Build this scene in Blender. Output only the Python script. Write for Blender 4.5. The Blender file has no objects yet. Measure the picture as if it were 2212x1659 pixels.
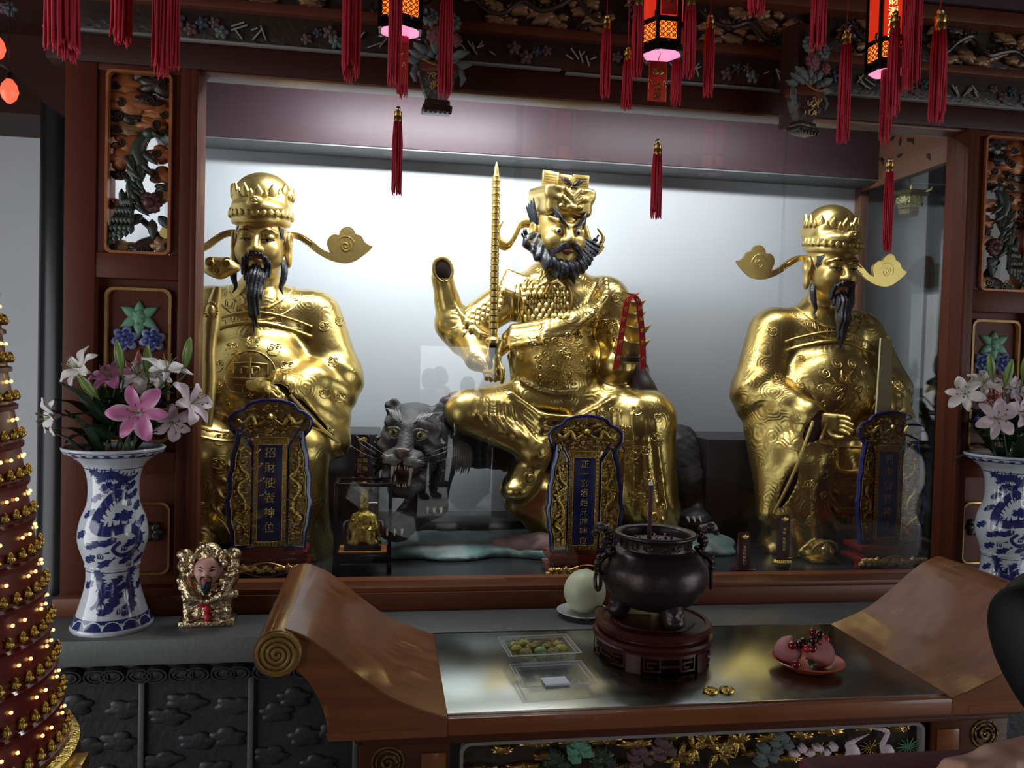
# Temple shrine: three gilded seated figures behind glass, altar table in front.
import bpy, bmesh, math, random
import numpy as np
from mathutils import Vector, Matrix

random.seed(7)
SC = bpy.context.scene
COL = SC.collection
PI = math.pi
sin, cos = math.sin, math.cos

# ------------------------------------------------------------------ camera
FPX = 1755.0
YAW, PITCH, ROLL = math.radians(8.7), math.radians(-1.6), math.radians(1.5)
CAM = np.array([0, 0, 1.80])
_f = np.array([sin(YAW) * cos(PITCH), cos(YAW) * cos(PITCH), sin(PITCH)])
_r0 = np.array([cos(YAW), -sin(YAW), 0.0])
_u0 = np.cross(_r0, _f)
_r = _r0 * cos(ROLL) + _u0 * sin(ROLL)
_u = _u0 * cos(ROLL) - _r0 * sin(ROLL)
cam = bpy.data.cameras.new('camera')
cam.sensor_fit = 'HORIZONTAL'; cam.sensor_width = 36.0; cam.lens = FPX / 2212 * 36
cam.clip_start = 0.05; cam.clip_end = 200
camo = bpy.data.objects.new('camera', cam); COL.objects.link(camo)
camo.matrix_world = Matrix(((_r[0], _u[0], -_f[0], CAM[0]), (_r[1], _u[1], -_f[1], CAM[1]), (_r[2], _u[2], -_f[2], CAM[2]), (0, 0, 0, 1)))
SC.camera = camo


def at(px, py, Y):
    "point of the place that photo pixel (px,py) shows if it lies at depth Y"
    d = _r * (px - 1106) / FPX - _u * (py - 829.5) / FPX + _f
    p = CAM + d * ((Y - CAM[1]) / d[1])
    return Vector(p)


# ------------------------------------------------------------------ world, light, exposure
W = bpy.data.worlds.new('overcast'); SC.world = W; W.use_nodes = True
wb = W.node_tree.nodes['Background']
wb.inputs[0].default_value = (0.94, 0.97, 1.0, 1); wb.inputs[1].default_value = 3.6
SC.view_settings.view_transform = 'Standard'; SC.view_settings.look = 'None'
SC.view_settings.exposure = 0.0; SC.view_settings.gamma = 1.0
SC.view_settings.use_curve_mapping = False
try:
    SC.cycles.use_denoising = True
    SC.cycles.max_bounces = 6; SC.cycles.diffuse_bounces = 3; SC.cycles.glossy_bounces = 3
    SC.cycles.transparent_max_bounces = 12
    SC.cycles.use_adaptive_sampling = True; SC.cycles.adaptive_threshold = 0.045
    SC.cycles.caustics_reflective = False; SC.cycles.caustics_refractive = False
except Exception:
    pass


def area(name, loc, rot, sx, sy, power, color=(1, 1, 1), portal=False):
    l = bpy.data.lights.new(name, 'AREA'); l.shape = 'RECTANGLE'; l.size = sx; l.size_y = sy
    l.energy = power; l.color = color
    if portal: l.cycles.is_portal = True
    o = bpy.data.objects.new(name, l); COL.objects.link(o); o.location = loc; o.rotation_euler = rot
    return o


# tubes hidden behind the cabinet's lintel and daylight through the rear doorway and two bays added for light
area('cabinet_tube_light', (0.12, 3.5, 3.0), (math.radians(32), 0, 0), 1.1, 0.10, 40, (0.93, 0.97, 1.0))
area('cabinet_tube_light', (1.55, 3.5, 3.02), (math.radians(30), 0, 0), 1.0, 0.08, 13, (0.95, 0.97, 1.0))
DOORS = [(0.36, 1.22, 1.95)]                       # doorway in the wall behind the camera: x0, x1, height
ADDED_BAYS = [(-2.2, 2.7, 2.7), (-2.4, 1.4, 2.7)]            # unseen side-wall openings added to let daylight in: y0, y1, height
for a_, b_, h_ in DOORS:
    area('doorway_daylight', ((a_ + b_) / 2, -3.0, h_ / 2), (math.radians(90), 0, 0), b_ - a_, h_, 1, portal=True)
for (a_, b_, h_), x_, r_ in ((ADDED_BAYS[0], -4.1, -PI / 2), (ADDED_BAYS[1], 6.1, PI / 2)):
    area('added_bay_daylight', (x_, (a_ + b_) / 2, h_ / 2), (math.radians(90), 0, r_), b_ - a_, h_, 1, portal=True)

# ------------------------------------------------------------------ materials
MATS = {}


def mat(name, col, rough=0.5, metal=0.0, col2=None, scale=8.0, amt=0.5, bump=0.0, bscale=40.0, grain=None,
        emit=None, estr=0.0, coat=0.0, alpha=None, rvar=0.0, spec=0.5, sss=0.0, detail=4.0, stretch=None):
    "principled material; col2 = second tone mixed in by noise, grain = axis (0,1,2) along which noise is stretched"
    m = bpy.data.materials.new(name); m.use_nodes = True; MATS[name] = m
    nt = m.node_tree; b = nt.nodes['Principled BSDF']
    b.inputs['Base Color'].default_value = (*col, 1); b.inputs['Roughness'].default_value = rough
    b.inputs['Metallic'].default_value = metal; b.inputs['Specular IOR Level'].default_value = spec
    if coat: b.inputs['Coat Weight'].default_value = coat; b.inputs['Coat Roughness'].default_value = 0.08
    if sss: b.inputs['Subsurface Weight'].default_value = sss; b.inputs['Subsurface Radius'].default_value = (.02, .008, .005)
    if emit: b.inputs['Emission Color'].default_value = (*emit, 1); b.inputs['Emission Strength'].default_value = estr
    if col2 or bump or rvar:
        tc = nt.nodes.new('ShaderNodeTexCoord'); mp = nt.nodes.new('ShaderNodeMapping')
        nt.links.new(tc.outputs['Object'], mp.inputs['Vector'])
        if grain is not None:
            s = [1, 1, 1]; s[grain] = 0.07; mp.inputs['Scale'].default_value = s
        if stretch: mp.inputs['Scale'].default_value = stretch
        n = nt.nodes.new('ShaderNodeTexNoise'); n.inputs['Scale'].default_value = scale; n.inputs['Detail'].default_value = detail
        nt.links.new(mp.outputs[0], n.inputs['Vector'])
        if col2:
            r = nt.nodes.new('ShaderNodeValToRGB'); e = r.color_ramp.elements
            e[0].position = 0.5 - amt / 2; e[1].position = 0.5 + amt / 2
            e[0].color = (*col, 1); e[1].color = (*col2, 1)
            nt.links.new(n.outputs['Fac'], r.inputs[0]); nt.links.new(r.outputs[0], b.inputs['Base Color'])
        if rvar:
            mr = nt.nodes.new('ShaderNodeMapRange'); mr.inputs[3].default_value = max(0.02, rough - rvar); mr.inputs[4].default_value = rough + rvar
            nt.links.new(n.outputs['Fac'], mr.inputs[0]); nt.links.new(mr.outputs[0], b.inputs['Roughness'])
        if bump:
            n2 = nt.nodes.new('ShaderNodeTexNoise'); n2.inputs['Scale'].default_value = bscale; n2.inputs['Detail'].default_value = 3
            nt.links.new(mp.outputs[0], n2.inputs['Vector'])
            bp = nt.nodes.new('ShaderNodeBump'); bp.inputs['Strength'].default_value = bump; bp.inputs['Distance'].default_value = 0.01
            nt.links.new(n2.outputs['Fac'], bp.inputs['Height']); nt.links.new(bp.outputs[0], b.inputs['Normal'])
    return m


def glass_mat(name, tint=(1, 1, 1), base=0.05, rough=0.0):
    "clear pane: transmits straight through, reflects more at grazing angles"
    m = bpy.data.materials.new(name); m.use_nodes = True; nt = m.node_tree
    for n in list(nt.nodes): nt.nodes.remove(n)
    o = nt.nodes.new('ShaderNodeOutputMaterial'); mx = nt.nodes.new('ShaderNodeMixShader')
    t = nt.nodes.new('ShaderNodeBsdfTransparent'); g = nt.nodes.new('ShaderNodeBsdfGlossy')
    t.inputs[0].default_value = (*tint, 1); g.inputs['Roughness'].default_value = rough
    lw = nt.nodes.new('ShaderNodeLayerWeight'); lw.inputs[0].default_value = 0.5
    p = nt.nodes.new('ShaderNodeMath'); p.operation = 'POWER'; p.inputs[1].default_value = 4
    nt.links.new(lw.outputs['Facing'], p.inputs[0])
    a = nt.nodes.new('ShaderNodeMath'); a.operation = 'MULTIPLY_ADD'; a.inputs[1].default_value = 0.8; a.inputs[2].default_value = base
    nt.links.new(p.outputs[0], a.inputs[0]); nt.links.new(a.outputs[0], mx.inputs[0])
    nt.links.new(t.outputs[0], mx.inputs[1]); nt.links.new(g.outputs[0], mx.inputs[2]); nt.links.new(mx.outputs[0], o.inputs[0])
    MATS[name] = m
    return m


mat('gold', (0.72, 0.545, 0.20), 0.37, 0.95, (0.60, 0.42, 0.13), 5, 0.8, 0.12, 60, rvar=0.10)
mat('gold_rough', (0.68, 0.47, 0.14), 0.36, 1.0, (0.42, 0.26, 0.07), 30, 0.6, 0.5, 130)
mat('gold_face', (0.66, 0.47, 0.16), 0.42, 0.85, (0.60, 0.41, 0.13), 7, 0.9, rvar=0.05)
mat('gold_trim', (0.62, 0.40, 0.12), 0.35, 1.0, (0.38, 0.22, 0.06), 60, 0.6)
mat('gold_paint', (0.42, 0.25, 0.07), 0.45, 0.35, (0.28, 0.15, 0.04), 30, 0.6)
mat('dark_gold', (0.30, 0.20, 0.07), 0.42, 0.8, (0.10, 0.06, 0.02), 40, 0.5, 0.6, 90)
mat('silver_gold', (0.72, 0.62, 0.40), 0.26, 1.0, (0.45, 0.30, 0.16), 40, 0.6, 0.5, 110)
mat('black_lacquer', (0.006, 0.006, 0.007), 0.26, 0, (0.010, 0.010, 0.011), 6, 0.6, spec=0.35)
mat('hair_black', (0.006, 0.006, 0.007), 0.55, 0, (0.010, 0.010, 0.011), 80, 0.6, spec=0.2)
mat('black_hair', (0.008, 0.010, 0.016), 0.35, 0, (0.02, 0.024, 0.032), 30, 0.6, 0.3, 90)
mat('lining', (0.018, 0.010, 0.010), 0.45, 0, (0.04, 0.02, 0.022), 6, 0.6)
mat('wood_dark', (0.085, 0.019, 0.009), 0.50, 0, (0.120, 0.030, 0.014), 9, 0.6, 0.08, 60, grain=2, spec=0.22)
mat('wood_beam', (0.030, 0.008, 0.005), 0.5, 0, (0.048, 0.014, 0.009), 9, 0.6, 0.08, 60, grain=0, spec=0.25)
mat('wood_purple', (0.044, 0.022, 0.029), 0.5, 0, (0.066, 0.034, 0.043), 5, 0.6, 0.05, 40, grain=0)
mat('wood_table', (0.155, 0.043, 0.013), 0.40, 0, (0.29, 0.098, 0.030), 22, 0.5, 0.10, 60, grain=0, coat=0.45, rvar=0.10, spec=0.25)
mat('wood_table_dark', (0.070, 0.018, 0.009), 0.45, 0, (0.10, 0.028, 0.012), 8, 0.6, 0.1, 60, grain=0, spec=0.25)
mat('wood_sill', (0.12, 0.034, 0.014), 0.42, 0, (0.19, 0.060, 0.024), 14, 0.6, 0.08, 60, grain=0, spec=0.3)
mat('wood_side', (0.13, 0.058, 0.032), 0.4, 0, (0.19, 0.088, 0.05), 8, 0.6, 0.08, 60, grain=1)
mat('wall_white', (0.55, 0.57, 0.60), 0.55, 0, (0.60, 0.615, 0.64), 2, 0.8, 0.03, 20)
mat('wall_plaster', (0.74, 0.75, 0.77), 0.7, 0, (0.66, 0.67, 0.69), 1.5, 0.8, 0.05, 15)
mat('stone_dark', (0.078, 0.081, 0.081), 0.5, 0, (0.105, 0.108, 0.107), 6, 0.7, 0.15, 50, rvar=0.08)
mat('stone_black', (0.011, 0.012, 0.013), 0.5, 0, (0.030, 0.031, 0.034), 7, 0.7, 0.3, 40)
mat('floor_stone', (0.16, 0.16, 0.165), 0.45, 0, (0.21, 0.21, 0.21), 3, 0.8, 0.05, 20)
mat('court_stone', (0.55, 0.55, 0.54), 0.8, 0, (0.62, 0.61, 0.60), 3, 0.8)
mat('ceiling_dark', (0.030, 0.016, 0.013), 0.6, 0, (0.045, 0.024, 0.018), 4, 0.8)
mat('platform_black', (0.018, 0.018, 0.020), 0.28, 0, (0.03, 0.03, 0.032), 4, 0.8)
mat('step_gray', (0.15, 0.15, 0.155), 0.5, 0, (0.11, 0.11, 0.115), 5, 0.7)
mat('blue_lacquer', (0.012, 0.016, 0.11), 0.22, 0, (0.018, 0.026, 0.16), 10, 0.7, coat=0.4)
mat('navy_panel', (0.006, 0.012, 0.085), 0.32, 0, (0.010, 0.018, 0.11), 5, 0.7)
mat('red_lacquer', (0.17, 0.010, 0.012), 0.22, 0, (0.11, 0.007, 0.010), 8, 0.6, coat=0.4)
mat('plaque_red', (0.055, 0.009, 0.010), 0.25, 0, (0.035, 0.006, 0.007), 8, 0.6, coat=0.3)
mat('tassel_red', (0.62, 0.020, 0.045), 0.62, 0, (0.46, 0.012, 0.030), 60, 0.7, 0.4, 200, grain=2)
mat('ribbon_red', (0.55, 0.016, 0.020), 0.42, 0, (0.40, 0.010, 0.016), 20, 0.7)
mat('card_red', (0.75, 0.040, 0.028), 0.5, 0, (0.52, 0.020, 0.018), 20, 0.7)
mat('burgundy', (0.10, 0.010, 0.018), 0.7, 0, (0.075, 0.007, 0.014), 30, 0.7, 0.2, 120)
mat('porcelain', (0.66, 0.69, 0.73), 0.10, 0, (0.60, 0.63, 0.68), 4, 0.8, coat=0.5)
mat('cobalt', (0.012, 0.018, 0.10), 0.12, 0, (0.035, 0.045, 0.19), 60, 0.5, coat=0.5)
mat('leaf_dark', (0.010, 0.022, 0.010), 0.38, 0, (0.020, 0.040, 0.018), 12, 0.6)
mat('leaf_green', (0.17, 0.27, 0.055), 0.45, 0, (0.26, 0.36, 0.10), 14, 0.6)
mat('stem_green', (0.06, 0.10, 0.035), 0.5, 0, (0.09, 0.14, 0.05), 14, 0.6)
mat('petal_white', (0.74, 0.70, 0.66), 0.5, 0, (0.66, 0.58, 0.58), 14, 0.7, sss=0.1)
mat('petal_pink', (0.70, 0.27, 0.48), 0.5, 0, (0.82, 0.50, 0.66), 16, 0.7, sss=0.1)
mat('petal_pale', (0.72, 0.60, 0.63), 0.5, 0, (0.60, 0.46, 0.54), 16, 0.7, sss=0.1)
mat('anther', (0.16, 0.06, 0.02), 0.6)
mat('tiger_black', (0.018, 0.019, 0.022), 0.5, 0, (0.040, 0.042, 0.046), 8, 0.5, 0.35, 70)
mat('tiger_gray', (0.060, 0.058, 0.060), 0.55, 0, (0.028, 0.028, 0.031), 12, 0.5, 0.4, 80)
mat('tiger_pale', (0.26, 0.25, 0.23), 0.55, 0, (0.12, 0.12, 0.11), 20, 0.6, 0.4, 90)
mat('tiger_mouth', (0.10, 0.035, 0.030), 0.4, 0, (0.06, 0.02, 0.02), 20, 0.6)
mat('tiger_nose', (0.13, 0.075, 0.065), 0.4)
mat('tooth', (0.62, 0.58, 0.46), 0.35)
mat('eye_white', (0.75, 0.73, 0.68), 0.15)
mat('eye_yellow', (0.42, 0.40, 0.16), 0.15)
mat('pupil', (0.006, 0.005, 0.005), 0.08)
mat('iris_brown', (0.05, 0.018, 0.008), 0.1)
mat('lip_red', (0.33, 0.085, 0.055), 0.4)
mat('rock', (0.13, 0.25, 0.23), 0.5, 0, (0.36, 0.40, 0.38), 9, 0.3, 0.5, 22)
mat('rock_pink', (0.30, 0.15, 0.14), 0.5, 0, (0.22, 0.18, 0.17), 6, 0.5, 0.3, 12)
mat('bronze', (0.038, 0.026, 0.027), 0.36, 0.55, (0.060, 0.042, 0.042), 5, 0.7, 0.12, 60)
mat('bronze_worn', (0.14, 0.10, 0.055), 0.38, 0.8, (0.05, 0.04, 0.03), 40, 0.5, 0.3, 90)
mat('ash', (0.15, 0.11, 0.10), 0.9, 0, (0.28, 0.23, 0.22), 90, 0.5, 0.8, 120)
mat('rosewood', (0.045, 0.008, 0.007), 0.36, 0, (0.075, 0.015, 0.012), 8, 0.6, grain=0, spec=0.3)
mat('steel', (0.43, 0.45, 0.41), 0.22, 1.0, (0.37, 0.39, 0.35), 3, 0.8, rvar=0.06)
mat('steel_edge', (0.75, 0.75, 0.74), 0.25, 1.0)
mat('melon', (0.56, 0.60, 0.38), 0.42, 0, (0.66, 0.68, 0.48), 5, 0.8, 0.05, 30, sss=0.05)
mat('kiwi', (0.16, 0.11, 0.05), 0.7, 0, (0.24, 0.17, 0.08), 40, 0.6, 0.4, 150)
mat('plate_white', (0.70, 0.70, 0.70), 0.15, 0, (0.64, 0.65, 0.66), 20, 0.5, coat=0.3)
mat('plate_orange', (0.55, 0.12, 0.06), 0.32, 0, (0.48, 0.09, 0.05), 9, 0.7)
mat('peach', (0.48, 0.15, 0.17), 0.62, 0, (0.56, 0.26, 0.24), 14, 0.6, 0.15, 120)
mat('cherry', (0.22, 0.006, 0.012), 0.10, 0, (0.12, 0.004, 0.008), 30, 0.6, coat=0.6)
mat('cherry_dark', (0.035, 0.003, 0.006), 0.10, coat=0.6)
mat('cherry_bright', (0.50, 0.02, 0.035), 0.12, coat=0.6)
mat('lychee_green', (0.36, 0.36, 0.05), 0.5, 0, (0.48, 0.44, 0.09), 60, 0.5, 0.8, 110)
mat('lychee_olive', (0.19, 0.17, 0.035), 0.55, 0, (0.32, 0.27, 0.07), 60, 0.5, 0.8, 110)
mat('lychee_red', (0.48, 0.16, 0.05), 0.5, 0, (0.28, 0.07, 0.03), 60, 0.5, 0.8, 110)
mat('paper_white', (0.80, 0.82, 0.90), 0.6)
mat('gold_foil', (0.74, 0.55, 0.17), 0.25, 1.0, (0.5, 0.33, 0.06), 60, 0.5, 0.4, 160)
mat('gold_paper', (0.42, 0.34, 0.11), 0.42, 0.2, (0.36, 0.28, 0.09), 20, 0.5)
mat('yellow_jade', (0.66, 0.58, 0.32), 0.4, 0, (0.60, 0.53, 0.29), 6, 0.7)
mat('incense', (0.07, 0.028, 0.026), 0.8)
mat('carve_cloud', (0.46, 0.17, 0.050), 0.42, 0.15, (0.24, 0.065, 0.022), 9, 0.5, 0.2, 40)
mat('carve_tan', (0.34, 0.20, 0.09), 0.42, 0.2, (0.22, 0.11, 0.045), 10, 0.5, 0.2, 40)
mat('carve_dark', (0.020, 0.012, 0.009), 0.35, 0, (0.04, 0.026, 0.018), 12, 0.6, 0.3, 50)
mat('carve_green', (0.024, 0.034, 0.026), 0.4, 0, (0.045, 0.060, 0.042), 14, 0.5, 0.3, 60)
mat('carve_peony', (0.07, 0.020, 0.024), 0.45, 0, (0.11, 0.04, 0.04), 16, 0.5, 0.3, 60)
mat('paint_green', (0.10, 0.27, 0.16), 0.5, 0, (0.16, 0.36, 0.24), 30, 0.5)
mat('paint_pale', (0.42, 0.46, 0.44), 0.5)
mat('paint_blue', (0.028, 0.04, 0.17), 0.45, 0, (0.05, 0.07, 0.25), 30, 0.5)
mat('paint_blue_edge', (0.20, 0.24, 0.42), 0.5)
mat('paint_red', (0.34, 0.05, 0.055), 0.45, 0, (0.44, 0.09, 0.09), 30, 0.5)
mat('paint_pink', (0.50, 0.20, 0.20), 0.5)
mat('petal_gray', (0.13, 0.16, 0.145), 0.7, 0, (0.09, 0.115, 0.11), 20, 0.6)
mat('petal_rose', (0.20, 0.065, 0.078), 0.7, 0, (0.14, 0.045, 0.055), 20, 0.6)
mat('petal_mauve', (0.13, 0.075, 0.08), 0.6, 0, (0.10, 0.05, 0.06), 20, 0.6)
mat('petal_slate', (0.045, 0.06, 0.085), 0.6, 0, (0.03, 0.042, 0.06), 20, 0.6)
mat('stick_pale', (0.30, 0.31, 0.29), 0.6)
mat('line_gray', (0.22, 0.21, 0.20), 0.5)
mat('skin', (0.52, 0.30, 0.22), 0.5, 0, (0.46, 0.24, 0.17), 14, 0.6, 0.05, 120, sss=0.15)
mat('cloth_black', (0.010, 0.010, 0.011), 0.8, 0, (0.016, 0.016, 0.018), 60, 0.5, 0.2, 200)
mat('face_paint', (0.62, 0.34, 0.28), 0.4, 0, (0.55, 0.26, 0.22), 20, 0.6)
mat('tower_red', (0.16, 0.014, 0.010), 0.34, 0, (0.10, 0.008, 0.007), 12, 0.6, coat=0.3)
mat('bulb_warm', (0.9, 0.6, 0.2), 0.3, emit=(1.0, 0.62, 0.16), estr=3.5)
mat('bulb_red', (0.9, 0.05, 0.02), 0.3, emit=(1.0, 0.07, 0.035), estr=2.4)
mat('bulb_core', (1, 0.6, 0.4), 0.3, emit=(1.0, 0.45, 0.25), estr=14)
mat('lantern_pane', (0.35, 0.02, 0.01), 0.4, emit=(1.0, 0.040, 0.012), estr=0.55)
mat('lantern_glow', (0.9, 0.3, 0.05), 0.4, emit=(1.0, 0.16, 0.02), estr=2.0)
mat('lantern_pink', (0.9, 0.5, 0.6), 0.4, emit=(1.0, 0.34, 0.62), estr=0.9)
mat('tube_lamp', (1, 1, 1), 0.3, emit=(0.93, 0.97, 1.0), estr=9)
mat('orange_felt', (0.60, 0.17, 0.03), 0.7)
mat('brass_lamp', (0.50, 0.44, 0.18), 0.4, 0.6, (0.36, 0.32, 0.14), 40, 0.5, 0.4, 90)

def engrave(name, scale, freq, strength, lo=.48, hi=.56):
    "scroll-like engraved rings in patches, added to a material's bump"
    m = MATS[name]; nt = m.node_tree; b = nt.nodes['Principled BSDF']; tc = nt.nodes.new('ShaderNodeTexCoord')
    dn = nt.nodes.new('ShaderNodeTexNoise'); dn.inputs['Scale'].default_value = scale * .8; nt.links.new(tc.outputs['Object'], dn.inputs['Vector'])
    ad = nt.nodes.new('ShaderNodeVectorMath'); ad.operation = 'MULTIPLY_ADD'; ad.inputs[1].default_value = (.06, .06, .06); nt.links.new(dn.outputs['Color'], ad.inputs[0]); nt.links.new(tc.outputs['Object'], ad.inputs[2])
    v = nt.nodes.new('ShaderNodeTexVoronoi'); v.inputs['Scale'].default_value = scale; nt.links.new(ad.outputs[0], v.inputs['Vector'])
    mu = nt.nodes.new('ShaderNodeMath'); mu.operation = 'MULTIPLY'; mu.inputs[1].default_value = freq; nt.links.new(v.outputs['Distance'], mu.inputs[0])
    sn = nt.nodes.new('ShaderNodeMath'); sn.operation = 'SINE'; nt.links.new(mu.outputs[0], sn.inputs[0])
    mk = nt.nodes.new('ShaderNodeTexNoise'); mk.inputs['Scale'].default_value = 4.5; nt.links.new(tc.outputs['Object'], mk.inputs['Vector'])
    mr = nt.nodes.new('ShaderNodeMapRange'); mr.inputs[1].default_value = lo; mr.inputs[2].default_value = hi; nt.links.new(mk.outputs['Fac'], mr.inputs[0])
    pr_ = nt.nodes.new('ShaderNodeMath'); pr_.operation = 'MULTIPLY'; nt.links.new(sn.outputs[0], pr_.inputs[0]); nt.links.new(mr.outputs[0], pr_.inputs[1])
    bp = nt.nodes.new('ShaderNodeBump'); bp.inputs['Strength'].default_value = strength; bp.inputs['Distance'].default_value = 0.006; nt.links.new(pr_.outputs[0], bp.inputs['Height'])
    old = b.inputs['Normal'].links
    if old: nt.links.new(old[0].from_socket, bp.inputs['Normal'])
    nt.links.new(bp.outputs[0], b.inputs['Normal'])


mat('gold_robe', (0.68, 0.515, 0.18), 0.30, 0.97, (0.48, 0.33, 0.10), 4, 0.7, 0.12, 50, rvar=0.12)
engrave('gold_robe', 11, 38, .11, .50, .60)


def petal_tone(name):
    m = MATS[name]; nt = m.node_tree; b = nt.nodes['Principled BSDF']; tc = nt.nodes.new('ShaderNodeTexCoord'); sp = nt.nodes.new('ShaderNodeSeparateXYZ')
    nt.links.new(tc.outputs['Object'], sp.inputs[0]); ab = nt.nodes.new('ShaderNodeMath'); ab.operation = 'ABSOLUTE'; nt.links.new(sp.outputs['Y'], ab.inputs[0])
    mr = nt.nodes.new('ShaderNodeMapRange'); mr.inputs[1].default_value = .012; mr.inputs[2].default_value = .030; nt.links.new(ab.outputs[0], mr.inputs[0])
    mx = nt.nodes.new('ShaderNodeMix'); mx.data_type = 'RGBA'; mx.inputs[6].default_value = (.66, .20, .42, 1); mx.inputs[7].default_value = (.86, .70, .78, 1)
    nt.links.new(mr.outputs[0], mx.inputs[0]); nt.links.new(mx.outputs[2], b.inputs['Base Color'])


def wear(name, col, lo, hi, scale, stretch):
    "worn patches where the varnish has gone"
    m = MATS[name]; nt = m.node_tree; b = nt.nodes['Principled BSDF']; src = b.inputs['Base Color'].links[0].from_socket
    tc = nt.nodes.new('ShaderNodeTexCoord'); mp = nt.nodes.new('ShaderNodeMapping'); mp.inputs['Scale'].default_value = stretch; nt.links.new(tc.outputs['Object'], mp.inputs[0])
    n = nt.nodes.new('ShaderNodeTexNoise'); n.inputs['Scale'].default_value = scale; n.inputs['Detail'].default_value = 8; n.inputs['Roughness'].default_value = .7; nt.links.new(mp.outputs[0], n.inputs['Vector'])
    mr = nt.nodes.new('ShaderNodeMapRange'); mr.inputs[1].default_value = lo; mr.inputs[2].default_value = hi; nt.links.new(n.outputs['Fac'], mr.inputs[0])
    mx = nt.nodes.new('ShaderNodeMix'); mx.data_type = 'RGBA'; mx.inputs[7].default_value = (*col, 1); nt.links.new(mr.outputs[0], mx.inputs[0]); nt.links.new(src, mx.inputs[6]); nt.links.new(mx.outputs[2], b.inputs['Base Color'])


wear('wood_table', (.46, .22, .08), .62, .70, 5, (1.0, 2.2, 1.0))
petal_tone('petal_pink')
for n_ in ('bulb_warm', 'bulb_core', 'tube_lamp', 'lantern_pane'): MATS[n_].cycles.emission_sampling = 'NONE'
glass_mat('pane', (0.97, 0.985, 0.98), 0.03)
glass_mat('case_glass', (0.90, 0.92, 0.92), 0.03)


def plastic(name, fac):
    m = mat(name, (.86, .88, .88), .12, 0, spec=.6); nt = m.node_tree; b = nt.nodes['Principled BSDF']; o = [n for n in nt.nodes if n.type == 'OUTPUT_MATERIAL'][0]
    t = nt.nodes.new('ShaderNodeBsdfTransparent'); t.inputs[0].default_value = (.96, .97, .97, 1); mx = nt.nodes.new('ShaderNodeMixShader'); mx.inputs[0].default_value = fac
    nt.links.new(t.outputs[0], mx.inputs[1]); nt.links.new(b.outputs[0], mx.inputs[2]); nt.links.new(mx.outputs[0], o.inputs[0])


plastic('clear_plastic', .10)
plastic('plastic_lip', .55)

# ------------------------------------------------------------------ mesh helpers


def V(*a): return Vector(a)


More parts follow.
